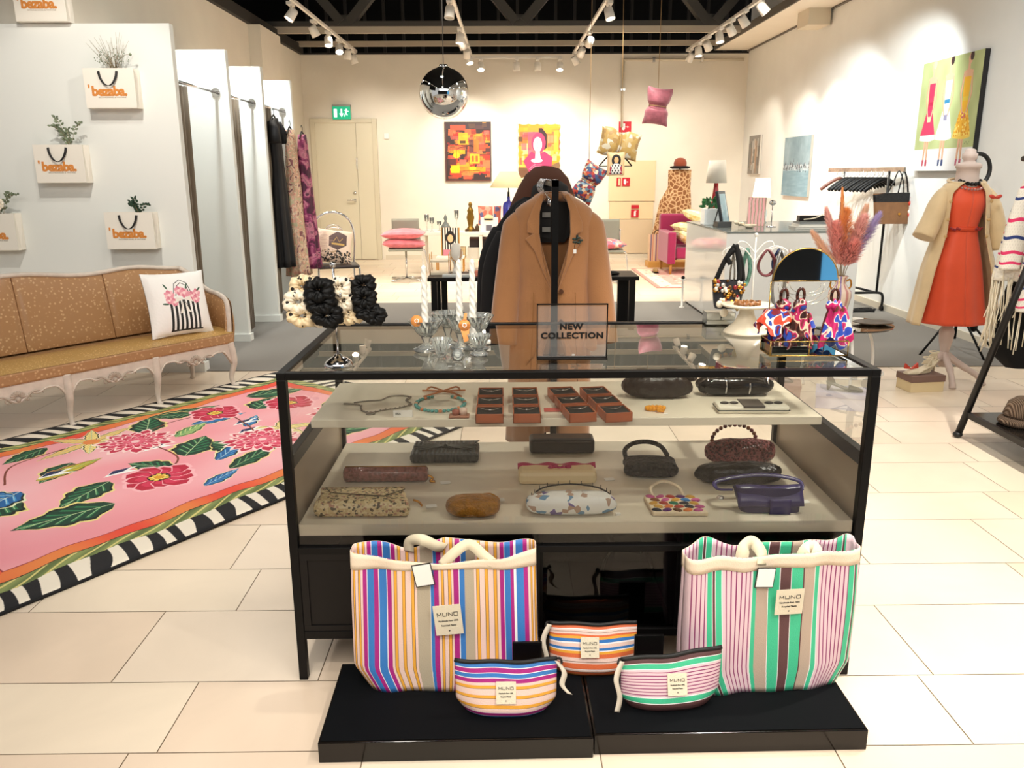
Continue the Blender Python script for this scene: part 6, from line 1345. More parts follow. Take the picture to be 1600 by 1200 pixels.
# lower shelf goods
small('storage_box','dark brown boxes in a row on the lower shelf of the white table','box',(-.12,12.42,.3865),[('body',M('box_dark','2e2220',.6),lambda b:b.bx(-.40,.45,-.10,.10,.0,.12)),('lid',M('box_brown','5a3a30',.6),lambda b:b.bx(-.40,.1,-.105,.10,.12,.14))])
for k,(x,w,c_,l) in enumerate(((-.66,.16,'d8c090','tan book box standing at the left on the lower shelf of the table'),(-.12,.86,'dcd6c8','large white box lying on the lower shelf, under the dark boxes'))):
    b=MB(); b.bx(-w/2,w/2,-.12,.1,0,.165); tag(b.build('book' if k==0 else 'storage_box',M('paper_'+c_,c_,.6),loc=(x,12.4,.2205),bevel=.004),l,'box')
# striped paper bag and shelf by the table's left end
c=Canvas(1,1.4,200,'f0e6d8'); 
for i in range(7): c.rect(.05+.14*i,.0,.12+.14*i,1.4,'1c1a1c')
c.ell(.5,.9,.26,.34,'151010'); c.ell(.5,.86,.15,.2,'ecb98a'); c.rect(.1,0,.9,.3,'d07a8a'); c.rect(0,.0,.06,1.4,'b8863a'); c.rect(.94,0,1,1.4,'b8863a')
t=canvas_painting('framed_print','gold-framed striped print of a woman standing below the white table end',(-.78,11.98,.50),.27,.40,c.a,depth=.02,edge='b8863a')
small('etagere','low white and gold shelf unit standing under the striped print','shelf unit',(-.78,11.92,0),[('shelves',wm,lambda b:[b.bx(-.2,.2,-.14,.14,z,z+.02) for z in (.05,.275)]),('posts',GOLD,lambda b:[b.bx(x-.008,x+.008,y-.008,y+.008,0,.28) for x in (-.19,.19) for y in (-.13,.13)])])
# black low table in front
t=thing('low_table','long low black table on paired square legs in the middle of the shop','table',(.27,7.85,0))
b=MB(); b.bx(-.99,.99,-.25,.25,.48,.515); b.build('tabletop',BLK,t,bevel=.003)
for s in (-1,1):
    for (dx,dy) in ((.93,-.21),(.85,.0),(.93,.21)): b=MB(); b.bx(s*dx-.028,s*dx+.028,dy-.03,dy+.03,0,.48); b.build('leg',BLK,t)
ZB=.5155
t=small('necklace_bust','white velvet necklace bust on the black table, wearing a gold chain','jewellery stand',(-.46,7.85,ZB),[('bust',M('velvet_white','e4dfd4',.7),lambda b:b.lathe([(0,0),(.045,0),(.04,.02),(.022,.05),(.028,.10),(.062,.17),(.066,.21),(.045,.25),(.036,.29),(.03,.295),(0,.295)],n=20,wob=lambda i,a:1-.35*abs(math.sin(a)))),('chain',GOLD,lambda b:b.tube(smooth([(-.05,-.025,.24),(-.045,-.045,.17),(0,-.05,.13),(.045,-.045,.17),(.05,-.025,.24)]),.0035,6)),('pendant',GOLD,lambda b:b.sph((0,-.052,.12),.012,8)),('stem',M('velvet_white'),lambda b:b.cyl((0,0,0),(0,0,.06),.05,.03,n=14))])
small('tray_stand','cream two-tier tray on the left end of the black table','tray',(-.62,7.92,ZB),[('trays',M('ceramic_cream'),lambda b:(b.bx(-.09,.09,-.1,.1,.0,.02),b.bx(-.09,.09,-.1,.1,.12,.135))),('posts',GOLD,lambda b:[b.tube([(x,y,0),(x,y,.2)],.004,6) for x in (-.09,.09) for y in (-.1,.1)])])
small('bowl','small shallow cream bowl between the bust and the black boxes','bowl',(-.26,7.82,ZB),[('body',M('ceramic_cream'),lambda b:b.lathe([(0,0),(.04,0),(.10,.05),(.105,.052),(.095,.05),(.0,.012)],n=24))])
small('glasses_case','pale grey flat box under the necklace bust','box',(-.44,7.68,ZB),[('body',M('box_grey','aab0b0',.4),lambda b:b.bx(-.14,.14,-.06,.05,0,.02))])
small('gift_box','black open box with orange lid standing on the black table left of the coat','box',(-.13,7.85,ZB),[('body',M('box_black','0e0c0c',.4),lambda b:b.bx(-.09,.12,-.1,.1,0,.14)),('lid_edge',M('box_orange','d8652a',.5),lambda b:b.bx(-.115,-.09,-.1,.1,.02,.13))])
small('box','small coral box beside the black box on the black table','box',(-.245,7.72,ZB),[('body',M('box_coral','d8806a',.5),lambda b:b.bx(-.035,.02,-.03,.03,0,.05))])
small('serving_tray','oval black-rimmed white tray on the right end of the black table','tray',(.93,7.80,ZB),[('rim',BLK,lambda b:b.tube([(.16*math.cos(a),.09*math.sin(a),.012) for a in [2*PI*i/30 for i in range(30)]],.012,8,closed=True)),('plate',WS,lambda b:b.lathe([(0,.004),(.09,.004),(.09,.010),(0,.010)],n=24))])
small('scarf','folded patterned scarf behind the oval tray','scarf',(.86,7.97,ZB),[('cloth',rampmat('scarf_beige','noise',[(0,'d8c6a8'),(.5,'6a5a4a'),(.6,'e6dccb')],scale=20,rough=.8),lambda b:b.grid(lambda u,v:(-.12+.26*u,-.05+.1*v,.02+.02*math.sin(PI*v)+.01*math.sin(9*u)),12,6))])
# magazines under the low table
small('magazine_stack','small stack of magazines on the floor under the black table','magazines',(-.42,7.95,0),[('covers',rampmat('mag','y',[(0,'e8e4da'),(.5,'3a3634')],scale=30),lambda b:b.bx(-.13,.1,-.1,.1,.0,.06)),('top_cover',M('paper_white'),lambda b:b.bx(-.12,.1,-.09,.1,.06,.065))])
# ================================================================= coat rack in the centre
t=thing('garment_rack','slim black garment rack standing behind the case, seen end on','garment rack',(.200,3.26,0))
b=MB(); b.bx(-.013,.013,-.013,.013,0,1.425); b.build('front_post',BLK,t); b=MB(); b.bx(-.013,.013,.80,.826,0,1.425); b.build('rear_post',BLK,t)
b=MB(); b.bx(-.013,.013,-.013,.826,1.40,1.425); b.build('rail',BLK,t); b=MB(); b.bx(-.22,.22,-.02,.02,0,.02); b.bx(-.22,.22,.79,.83,0,.02); b.bx(-.013,.013,-.02,.83,0,.02); b.build('foot',BLK,t)
b=MB(); b.cyl((0,0,1.425),(0,0,1.428),.010,n=12); b.build('cap',CHR,t)
wool=M('wool_camel','a06d42',.9,sheen=.5,var=.06,vscale=9,bump=.15,bscale=250); woold=M('wool_seam','7d5228',.9)
def shell(b,prof,a0,a1,nu,nv,fold=0,nf=9,ph=0,e=1.0):
    # prof(v)->(cx,z,hw,hd); a measured from the front (-y)
    def f(u,v):
        cx,z,hw,hd=prof(v); A0,A1=(a0(v),a1(v)) if callable(a0) else (a0,a1); a=A0+(A1-A0)*u
        k=1+fold*v*math.sin(nf*a+ph)
        s,c=math.sin(a),math.cos(a); s=math.copysign(abs(s)**e,s)
        return (cx+hw*s*k,-hd*c*k,z)
    b.grid(f,nu,nv)
def lerp_prof(pts):
    def p(v):
        for i in range(len(pts)-1):
            if v<=pts[i+1][0] or i==len(pts)-2:
                q=(v-pts[i][0])/(pts[i+1][0]-pts[i][0]); q=max(0,min(1,q)); q2=q*q*(3-2*q) if False else q
                return tuple(pts[i][k]+(pts[i+1][k]-pts[i][k])*q2 for k in range(1,5))
    return p
t=thing('coat','camel wool blazer coat with notched lapels and a brooch, hanging first on the rack','coat',(.203,3.40,0))
P=lerp_prof([(0,0,1.378,.05,.045),(.035,0,1.352,.085,.055),(.07,0,1.330,.125,.062),(.10,0,1.308,.152,.068),(.13,0,1.272,.163,.072),(.2,0,1.20,.160,.08),(.38,0,1.02,.150,.085),(.55,-.005,.85,.165,.09),(.8,-.01,.58,.175,.10),(1,-.015,.32,.18,.105)])
def ao(v):
    z=P(v)[1]; 
    if z>1.0: return .46*min(1,(z-1.0)/.25)+.02
    return .02+.14*(1.0-z)/.68*.8
b=MB(); shell(b,P,lambda v:ao(v),lambda v:2*PI-ao(v)*.9,80,40,.03,7,.6,.9); b.build('body',wool,t,solid=.006)
for s in (-1,1):
    b=MB(); Q=smooth([(s*.134,.0,1.298),(s*.158,-.003,1.225),(s*.178,-.012,1.08),(s*.197,-.03,.92),(s*.213,-.045,.76)],6)
    b.tube(Q,[.012+.030*min(1,i/5)+.006*i/len(Q) for i in range(len(Q))],16,flat=1.25); b.build('sleeve',wool,t)
    # lapel and collar
    lx=lambda x:s*x
    b=MB(); lap=[(.012,.985),(.045,1.06),(.082,1.15),(.118,1.195),(.088,1.215),(.110,1.222),(.110,1.26),(.085,1.325),(.055,1.372),(.042,1.368),(.060,1.30),(.062,1.22),(.045,1.10),(.020,1.02)]
    y=-.094
    def ly(x,z): return -(.085*math.sqrt(max(0,1-(min(.17,x)/.18)**2))+.014) if z<1.3 else -(.07-.3*(z-1.3))-.006
    n=len(lap); vs=[(lx(x),ly(x,z),z) for x,z in lap]+[(lx(x),ly(x,z)+.006,z) for x,z in lap]
    b.add(vs,[tuple(range(n)),tuple(range(2*n-1,n-1,-1))]+[(i,i+n,(i+1)%n+n,(i+1)%n) for i in range(n)]); b.build('lapel',wool,t,bevel=.0025)
    b=MB(); b.tube([(lx(.085),-.096,1.00-.02),(lx(.09),-.098,.80),(lx(.10),-.104,.60)],.0016,5); b.build('seam',woold,t)
b=MB(); b.tube(arc((0,.0,1.355),.062,0,180,16,'xy',.05),.022,10,flat=.8); b.build('collar',wool,t)
b=MB()
for z in (.985,.86): b.cyl((.028,-.097,z),(.028,-.104,z),.0095,n=14)
b.build('buttons',M('button_brown','5a3620',.4),t)
b=MB(); b.prism([(.12,.80),(.175,.79),(.178,.745),(.16,.735),(.122,.755)],-.108,-.098); b.build('pocket_flap',wool,t,bevel=.003)
b=MB()
for a in range(5): b.sph((.014*math.cos(a*1.3),-.002,.010*math.sin(a*1.3)),.010,8,rz=.005,ry=.004)
b.bx(-.004,.004,-.003,0,.0,.022); b.tube([(0,0,0),(-.01,-.002,-.02),(-.008,-.003,-.038)],.0012,5); o=b.build('brooch',M('brooch_teal','3c4a44',.3,.6),loc=(.293,3.31,1.19)); tag(o,'dark teal and gold flower brooch pinned to the camel coat','brooch')
b=MB(); b.bx(-.006,.006,-.001,.0,-.016,0); b.build('tag',M('card_white'),o,loc=(-.009,-.004,-.036))
b=MB(); b.add([(-.075,.040,1.365),(.075,.040,1.365),(.07,.05,1.20),(.05,.055,1.17),(-.05,.055,1.17),(-.07,.05,1.20)],[(0,1,2,3,4,5)]); b.build('lining',M('lining_black','15110f',.5),t)
b=MB(); b.bx(-.045,-.012,.030,.034,1.275,1.295); b.bx(-.045,-.012,.030,.034,1.215,1.235); b.build('neck_label',M('label_grey','8f8c84',.6),t)
def hangcoat(label,x,y,mat,w,zb,name='coat',ztop=1.36,seed=0,sl=.78):
    t=thing(name,label,'coat',(x,y,0)); P=lerp_prof([(0,0,ztop,.05,.04),(.05,0,ztop-.03,.10,.045),(.1,0,ztop-.075,w*.72,.05),(.16,0,ztop-.13,w*.95,.055),(.24,0,ztop-.2,w,.055),(.5,0,(ztop+zb)/2,w*.95,.06),(1,0,zb,w*1.15,.07)])
    b=MB(); shell(b,P,0,2*PI,60,24,.04,9,seed); b.build('body',mat,t)
    for s in (-1,1): b=MB(); b.tube(smooth([(s*w*.78,0,ztop-.14),(s*(w+.03),0,ztop-.30),(s*(w+.045),-.01,sl)],6),[.02]+[.045]*12,12); b.build('sleeve',mat,t)
    b=MB(); b.tube(smooth([(-.10,0,ztop-.07),(-.06,0,ztop-.03),(.02,0,ztop+.0),(.08,0,ztop-.03),(.12,0,ztop-.07)]),.007,6); b.tube([(.02,0,ztop+.01),(.02,0,ztop+.04)],.0025,6); b.build('hanger',BLK,t)
    return t
cb=M('coat_black','060508',.85); cn=M('coat_navy_fleck','1e1e26',.85,var=.5,vscale=90)
hangcoat('black long-sleeved jacket hanging directly behind the camel coat',.145,3.56,cb,.165,.75,seed=1,ztop=1.345,sl=.72)
hangcoat('dark speckled grey jacket hanging second behind the camel coat',.155,3.70,cn,.165,.80,seed=2,ztop=1.335)
hangcoat('black coat hanging third on the rack, farthest left sleeve',.14,3.85,cb,.185,.70,seed=3,ztop=1.345,sl=.70)
hangcoat('dark wine red coat hanging last on the rack',.16,3.98,M('coat_wine','2c1218',.8),.165,.75,seed=4,ztop=1.33)
for k in range(6):
    b=MB(); y=3.34+.035*k; b.tube(smooth([(0,0,0),(-.018,0,.018),(-.030,0,.050),(-.016,0,.075),(.004,0,.07)],4),.0022,6); b.tube([(0,0,0),(0,0,-.03)],.0028,6); tag(b.build('hanger_hook',CHR,loc=(.185-.003*k,y,1.352)),'chrome hanger hooks bunched left of the black post','hanger','chrome hanger hooks on the black rack')
t=thing('hat','large dark brown felt hat hung at the back of the rack, behind the coats','hat',(.20,4.16,1.27),rot=(0,.08,0)); feltb=M('felt_brown','4a2511',.8)
b=MB(); b.lathe([(.165,-.01),(.155,.03),(.13,.10),(.10,.165),(.06,.205),(.02,.215),(0,.214)],n=36,wob=lambda i,a:1+.05*math.cos(2*a)); b.build('crown',feltb,t,solid=.004)
b=MB(); b.lathe([(.14,-.02),(.155,-.03),(.19,-.06),(.20,-.09)],n=40,wob=lambda i,a:1+.06*math.cos(2*a+.5)); b.build('brim',feltb,t,solid=.003)
t=thing('hat','black hat seen in front of the brown hat, behind the hanger hooks','hat',(.225,4.05,1.27)); fb=M('felt_black','0a0909',.8)
b=MB(); b.lathe([(.105,-.05),(.10,.06),(.085,.12),(.05,.145),(0,.14)],n=30); b.build('crown',fb,t); b=MB(); b.lathe([(.10,-.05),(.16,-.075),(.17,-.07)],n=36); b.build('brim',fb,t,solid=.003)
# boots on the floor behind the case
for x,l in ((.30,'dark brown boot standing on the floor behind the case, right one'),(.215,'dark brown boot standing on the floor behind the case, left one')):
    t=thing('boot',l,'boot',(x,3.06,0)); b=MB(); 
    def f(u,v): a=2*PI*u; return (.035*math.cos(a),.045*math.sin(a)-.0,.05+.24*v)
    b.grid(f,20,6); b.sph((0,-.05,.035),.04,14,ry=.095,rz=.035); b.build('shaft',M('leather_redbrown','5a2618',.3),t); b=MB(); b.bx(-.032,.032,.01,.05,0,.04); b.build('heel',BLK,t)
# ================================================================= counter
t=thing('counter','glossy white sales counter with glass top edge','counter',(2.07,7.66,0))
gw=M('gloss_white','dcdcd8',.12,spec=.6,coat=.6)
b=MB(); b.bx(0,1.25,0,.02,.03,.905); b.bx(0,.02,.02,1.7,.03,.905); b.bx(1.23,1.25,.02,1.7,.03,.905); b.bx(.02,1.23,.03,1.7,.03,.9); b.build('body',gw,t,bevel=.002)
b=MB(); b.bx(-.004,1.254,-.004,1.704,.905,.92); b.build('top_slab',M('glass_edge','6c7370',.15,spec=.6),t,bevel=.001)
b=MB(); b.bx(.03,1.2,.03,1.67,0,.03); b.build('plinth',BLK,t)
t=thing('barrier_post','slim white post with black knob beside the counter','post',(1.965,8.95,0)); b=MB(); b.lathe([(0,0),(.03,0),(.03,.012),(.011,.02),(.011,.30),(.03,.31),(.03,.32),(0,.32)],n=16); b.build('post',WHT,t); b=MB(); b.sph((0,0,.335),.022,10); b.build('knob',BLK,t)
ZC2=.921
t=thing('plant_pot','small potted succulent in a white cube planter on the counter','potted plant',(2.18,8.75,ZC2))
b=MB(); b.bx(-.085,.085,-.085,.085,0,.165); b.build('planter',M('planter_white','dfe6e8',.3),t,bevel=.004)
b=MB(); rng=random.Random(4)
for i in range(46): a=rng.uniform(0,2*PI); e=rng.uniform(.0,1.2); d=(math.cos(a)*math.cos(e),math.sin(a)*math.cos(e),math.sin(e)); leafmesh(b,(d[0]*.05,d[1]*.05,.165+rng.uniform(0,.08)),d,rng.uniform(.05,.09),.035)
b.build('foliage',M('leaf_green','2e6b3a',.4,var=.3,vscale=20),t)
t=thing('table_lamp','red-based lamp with grey drum shade at the far end of the counter','table lamp',(2.34,9.22,ZC2))
b=MB(); b.lathe([(0,0),(.06,0),(.05,.02),(.045,.2),(.028,.36),(.02,.44),(0,.44)],n=24); b.build('base',M('glass_red','9c0f1e',.12,coat=.5),t); b=MB(); b.lathe([(.112,.42),(.088,.66)],n=36); b.build('lamp_shade',M('shade_grey','c9c3b6',.8,emit=.05),t,solid=.003); b=MB(); b.tube([(0,0,.44),(0,0,.5)],.006,6); b.build('stem',CHR,t)
t=thing('table_lamp','lit white-shaded lamp on the counter, before the corner painting','table lamp',(2.80,9.05,ZC2))
b=MB(); b.lathe([(.095,.27),(.072,.47)],n=36); b.build('lamp_shade',M('shade_lit','fff6e6',.8,emit=2.2),t,solid=.003); b=MB(); b.lathe([(0,0),(.07,0),(.06,.02),(.07,.10),(.04,.2),(.012,.24),(.012,.3),(0,.3)],n=24); b.build('base',M('glass_pale','cfe0dc',.1,coat=.4),t)
t=thing('picture_frame','dark framed tablet-like picture leaning on an easel on the counter','picture frame',(2.27,8.42,ZC2),.55,rot=(-.22,0,.95))
b=MB(); b.bx(-.10,.10,0,.03,.0,.36); b.build('frame',M('frame_dark','23282b',.4),t,bevel=.004); b=MB(); b.bx(-.078,.078,-.002,.0,.03,.33); b.build('picture',rampmat('misty_print','noise',[(0,'5a8090'),(.5,'86aab8'),(.6,'c0d4da')],scale=5,rough=.3,interp='LINEAR'),t); b=MB(); b.bar((0,.03,.25),(0,.14,.03),.02,.006); b.build('easel_leg',BLK,t)
t=thing('picture_frame','pink and beige printed picture leaning beside the white lamp on the counter','picture frame',(2.56,8.42,ZC2),rot=(-.30,0,-.35)); b=MB(); b.bx(-.09,.09,0,.012,0,.30); b.build('board',M('card_rose','c9b0a0',.6),t)
b=MB(); b.add([(-.088,-.001,.003),(.088,-.001,.003),(.088,-.001,.297),(-.088,-.001,.297)],[(0,1,2,3)]); b.build('print',rampmat('rose_strips','x',[(0,'e6a0a4'),(.35,'b89a84'),(.6,'efe0d4'),(.8,'9a7a68')],scale=9,dist=3,rough=.6),t)
small('box','black and grey small box at the counter edge','box',(2.17,8.30,ZC2),[('body',M('box_steel','55585a',.25,.6),lambda b:b.bx(-.05,.10,-.05,.05,0,.055))],.2)
small('bowl','small cream dish with rings on the counter','bowl',(2.42,8.15,ZC2),[('body',M('ceramic_cream'),lambda b:b.lathe([(0,0),(.03,0),(.07,.035),(.065,.035),(0,.01)],n=20)),('rings',GOLD,lambda b:[b.tube([(x+.015*math.cos(a),.015*math.sin(a),.03) for a in [2*PI*i/12 for i in range(12)]],.003,5,closed=True) for x in (-.02,.02)])])
small('figurine','cluster of small cream flowers on the counter beside the frames','ornament',(2.33,8.20,ZC2),[('flowers',M('ceramic_cream'),lambda b:[b.sph((.04*math.cos(k*1.9),.03*math.sin(k*2.3),.03+.012*(k%3)),.022,8,rz=.016) for k in range(9)])])
small('table_mirror','round mirror on slim chrome stem on the counter','mirror',(2.70,8.35,ZC2),[('stem',CHR,lambda b:(b.cyl((0,0,0),(0,0,.21),.006,n=8),b.lathe([(0,0),(.05,0),(.05,.008),(0,.01)],n=20))),('mirror',M('mirror_face'),lambda b:b.sph((0,0,.235),.038,18,rz=.026,ry=.01))])
small('clutch_bag','dark clutch with pearl strap lying on books on the counter','clutch bag',(2.98,8.02,ZC2+.07),[('body',M('leather_black'),lambda b:b.bx(-.13,.13,-.04,.04,0,.055)),('pearl_strap',M('pearl'),lambda b:b.tube(smooth([(-.09,-.045,.02),(0,-.05,.03),(.08,-.045,.06),(.12,-.03,.09)]),.006,6))])
for z,w,c_,l in ((0,.19,'c8c6be','pale grey book lowest under the dark clutch on the counter'),(.024,.165,'e2dfd6','white book in the middle of the pile on the counter'),(.046,.15,'8a8d8c','grey book uppermost under the dark clutch')):
    b=MB(); b.bx(-w,w,-.10,.10,0,.021); b.bx(-w-.003,w+.003,-.103,.103,-.0,.002); b.bx(-w-.003,w+.003,-.103,.103,.020,.023); tag(b.build('book',M('cover_'+c_,c_,.4),loc=(2.99,8.02,ZC2+z)),l,'book','books on the counter')
# ================================================================= back right corner: armchair, dress form, bag
t=thing('armchair','magenta armchair with tapered wooden legs, seen past the counter edge','armchair',(2.80,12.3,0)); pk=M('fabric_magenta','9c1f52',.8,sheen=.4)
b=MB(); b.bx(-.30,.35,-.38,.35,.24,.40); b.build('seat',pk,t,bevel=.03)
for s in (-1,1): b=MB(); b.bx(s*.37-.06,s*.37+.06,-.40,.38,.16,.62); b.build('armrest',pk,t,bevel=.02)
b=MB(); b.bx(-.42,.42,.30,.44,.16,.85); b.build('backrest',pk,t,bevel=.03)
for x in (-.37,.37):
    for y in (-.35,.38): b=MB(); b.tube([(x,y,.16),(x,y,0)],[.028,.016],10); b.build('leg',M('wood_beech','b8803a',.5),t)
yl_=rampmat('cushion_yellow','voronoi',[(0,'e6d8a0'),(.6,'d8c47a'),(.8,'f0ead0')],scale=18,rough=.7)
for (x,y,z,rt,l) in ((2.72,12.10,.50,(0,.5,.1),'pale yellow cushion lying lowest on the magenta armchair'),(2.74,12.2,.66,(0,.12,.1),'pale yellow cushion in the middle of the stack on the armchair'),(2.86,12.2,.82,(0,.35,-.1),'pale yellow cushion uppermost on the magenta armchair')):
    b=cushion_mb(.48,.44,.16,int(z*100)); b.xf(Matrix.Rotation(-PI/2,4,'X')); tag(b.build('cushion',yl_,loc=(x,y,z),rot=rt),l,'cushion','yellow cushions on the armchair')
gir=rampmat('giraffe_print','edge',[(0,'e2c79c'),(.10,'c08a58'),(.2,'8f5c34')],scale=15,rough=.8,interp='LINEAR')
t=thing('dress_form','giraffe-patterned dress and shawl on a dress form by the back wall','dress form',(2.85,13.6,0))
P=lerp_prof([(0,.0,1.50,.17,.10),(.04,0,1.50,.185,.12),(.35,0,1.22,.18,.13),(.55,-.05,1.0,.25,.15),(1,-.10,.30,.33,.2)])
b=MB(); shell(b,P,0,2*PI,60,24,.06,11,.4); b.lathe([(0,1.51),(.17,1.50)],n=20); b.build('garment',gir,t); b=MB(); b.tube([(0,0,.02),(0,0,1.6)],.015,8); b.lathe([(0,0),(.2,0),(.2,.02),(0,.02)],n=24); b.build('stand',BLK,t)
t=thing('hat','rust-brown bowler hat with black fur band on top of the giraffe-print dress','hat',(2.85,13.6,1.53)); b=MB(); b.lathe([(.10,0),(.105,.08),(.085,.13),(.04,.155),(0,.158)],n=28); b.build('crown',M('felt_rust','8a3a14',.7,sheen=.3),t)
b=MB(); b.lathe([(0,-.015),(.12,-.015),(.155,.0),(.15,.02),(.10,.03),(0,.03)],n=40,wob=lambda i,a:1+.05*math.sin(13*a)); b.build('fur_band',M('fur_black','1c1512',.9,bump=1,bscale=60),t)
t=thing('tote_bag','pink paper tote with purple vertical stripes left of the armchair','tote bag',(2.42,13.1,.09)); c=Canvas(1,1.3,200,'e6c8a8'); 
for x,col in ((.08,'5a3a6a'),(.2,'d88a6a'),(.42,'6a4a7a'),(.48,'d8a08a'),(.72,'4a3a4a'),(.85,'c88a8a')): c.rect(x,0,x+.06,1.3,col)
b=MB(); b.grid(lambda u,v:(-.12+.24*u,-.06-.01*math.sin(PI*v),.42*v),8,8); b.grid(lambda u,v:(.12-.24*u,.06,.42*v),8,8); b.add([(-.12,-.06,0),(-.12,.06,0),(-.12,.06,.42),(-.12,-.06,.42)],[(0,1,2,3)],0); b.add([(.12,-.06,0),(.12,.06,0),(.12,.06,.42),(.12,-.06,.42)],[(3,2,1,0)],0); b.add([(-.12,-.06,0),(.12,-.06,0),(.12,.06,0),(-.12,.06,0)],[(0,1,2,3)]); b.build('body',imgmat('tote_print_pink',c.a,.7),t); b=MB(); b.tube(arc((0,-.065,.42),.05,0,180,14,'xz',.07),.006,6); b.build('handle',M('velvet_black'),t)
b=MB(); b.bx(-.32,.45,-.16,.16,0,.088); tag(b.build('wooden_box',M('pine','cf9a4c',.5),bevel=.004,loc=(2.60,13.1,0)),'low pine box under the pink striped tote','box')
b=MB(); b.add([(0,0,.009),(1.5,0,.009),(1.5,1.1,.009),(0,1.1,.009)],[(0,1,2,3)],uvs=[(0,0),(1,0),(1,1),(0,1)]); b.bx(0,1.5,0,2.2,.0,.0085) if False else None
c=Canvas(1.5,2.2,150,'d9a092'); c.rect(.06,.06,1.44,2.14,'ecdcc0'); c.rect(.25,.25,1.25,1.95,'d9a294'); rng=random.Random(8)
for i in range(200): c.ell(rng.uniform(.1,1.4),rng.uniform(.1,2.1),.03,.02,rng.choice(['c88a7a','e8c8b8','b87a6a','ecdcc0']),rng.random()*3)
b=MB(); b.grid(lambda u,v:(1.5*u,2.2*v,.007),10,10); o=b.build('rug',imgmat('rug_rose_pattern',c.a,.9),loc=(1.98,10.55,0),solid=.008); tag(o,'faded rose and cream oriental rug in front of the magenta armchair','rug')
small('shoe','small brown slipper on the rose rug beside the counter','shoe',(2.25,12.15,.012),[('upper',M('leather_tan','9a7a4a',.6),lambda b:b.sph((0,0,.035),.04,12,ry=.11,rz=.035)),('sole',BLK,lambda b:b.bx(-.035,.035,-.1,.1,0,.012))])
# ================================================================= glass side table, vase, pampas
t=thing('side_table','round smoked glass side table on three curved white legs','side table',(2.30,5.40,0))
b=MB(); b.cyl((0,0,.452),(0,0,.462),.30,n=48); b.build('glass_top',glassmat('smoked_glass',(.45,.45,.42),1.5,boost=2.0),t)
for k in range(3):
    a=k*2*PI/3+.35; ca,sa=math.cos(a),math.sin(a); b=MB(); b.tube(smooth([(.10*ca,.10*sa,.45),(.20*ca,.20*sa,.40),(.255*ca,.255*sa,.28),(.27*ca,.27*sa,.12),(.25*ca,.25*sa,0)],6),.010,8); b.build('leg',WHT,t)
b=MB(); b.tube([(.14*math.cos(a),.14*math.sin(a),.445) for a in [2*PI*i/28 for i in range(28)]],.008,8,closed=True); b.tube([(.262*math.cos(a),.262*math.sin(a),.14) for a in [2*PI*i/40 for i in range(40)]],.006,8,closed=True); b.build('ring',WHT,t)
small('platter','dark brown oval platter on the right of the round glass table','tray',(2.47,5.37,.463),[('body',M('wood_brown','4a3622',.4,var=.4,vscale=20),lambda b:(b.lathe([(0,0),(.06,0),(.115,.014),(.11,.017),(0,.004)],n=28,wob=lambda i,a:1+.15*math.cos(2*a))))])
def vasepat():
    c=Canvas(1,1,512,'e9d5c2'); 
    for i in range(9): c.rect(i/9,0,i/9+.045,1,['8f7aa8','c98f8a','b08ab0'][i%3])
    return c.a
t=thing('vase','tall cream vase with mauve stripes and gold handles on the glass table','vase',(2.19,5.28,.463))
prof=[(.035,0),(.036,.004),(.042,.06),(.06,.14),(.073,.20),(.070,.235),(.045,.265),(.032,.285),(.033,.31),(.045,.335),(.043,.336),(.030,.31)]
b=MB(); n=len(prof)-1
def vf(u,v): i=v*n; k=int(min(i,n-1)); q=i-k; r=prof[k][0]*(1-q)+prof[k+1][0]*q; z=prof[k][1]*(1-q)+prof[k+1][1]*q; a=2*PI*u; return (r*math.cos(a),r*math.sin(a),z)
b.grid(vf,40,n*3); b.lathe([(0,0.001),(.035,.001)],n=20); b.build('body',imgmat('vase_stripes',vasepat(),.25,coat=.3),t)
for s in (-1,1): b=MB(); b.tube(smooth([(s*.033,0,.30),(s*.06,0,.31),(s*.068,0,.27),(s*.05,0,.245)],5),.006,8); b.build('handle',GOLD,t)
pcol={'pink':M('pampas_pink','ffb2a8',.9,sheen=.4),'rose':M('pampas_rose','ffc6be',.9,sheen=.4),'orange':M('pampas_orange','ffb066',.9,sheen=.4),'lilac':M('pampas_lilac','c2b0e0',.9,sheen=.4),'peach':M('pampas_peach','ffd4b4',.9,sheen=.4)}
def pampas(label,tip,wd,mat,seed,lean=(0,0),gr='pampas grass plumes in the striped vase'):
    t=thing('pampas_plume',label,'dried plume',(2.19,5.28,.463)); rng=random.Random(seed)
    p0=Vector((lean[0]*.02,lean[1]*.02,.20)); p3=Vector(tip); p1=Vector((tip[0]*.15,tip[1]*.15,.38)); p2=Vector((tip[0]*.6,tip[1]*.6,.32+(tip[2]-.32)*.62)); C=smooth([p0,p1,p2,p3],8)
    b=MB(); b.tube(C,.0022,5); b.build('stem',M('dry_stem'),t)
    b=MB(); n=len(C); N=1700
    for i in range(N):
        s=rng.uniform(.38,1.0); k=s*(n-1); j=int(min(k,n-2)); p=C[j].lerp(C[j+1],k-j); d=(C[j+1]-C[j]).normalized()
        env=math.sin(PI*min(1,(s-.30)/.74)**.9)**.7*wd*1.25; a=rng.uniform(0,2*PI); q=Vector((math.cos(a),math.sin(a),0)); q=(q-d*q.dot(d)).normalized()
        L=rng.uniform(.025,.05); e=p+d*L+q*env*rng.uniform(.5,1.25); w=q.cross(d)*.0010; m=p.lerp(e,.55)+q*env*.16
        b.add([p-w,p+w,m+w*1.6,m-w*1.6,e],[(0,1,2,3),(3,2,4)],0)
    # soft core
    b.tube([C[int(x)] for x in np.linspace(.42*(n-1),n-1,9)],[.002]+[wd*.12*math.sin(PI*min(1,x)) for x in (.2,.4,.55,.7,.75,.85,.93)]+[.001],10); b.build('plume',mat,t)
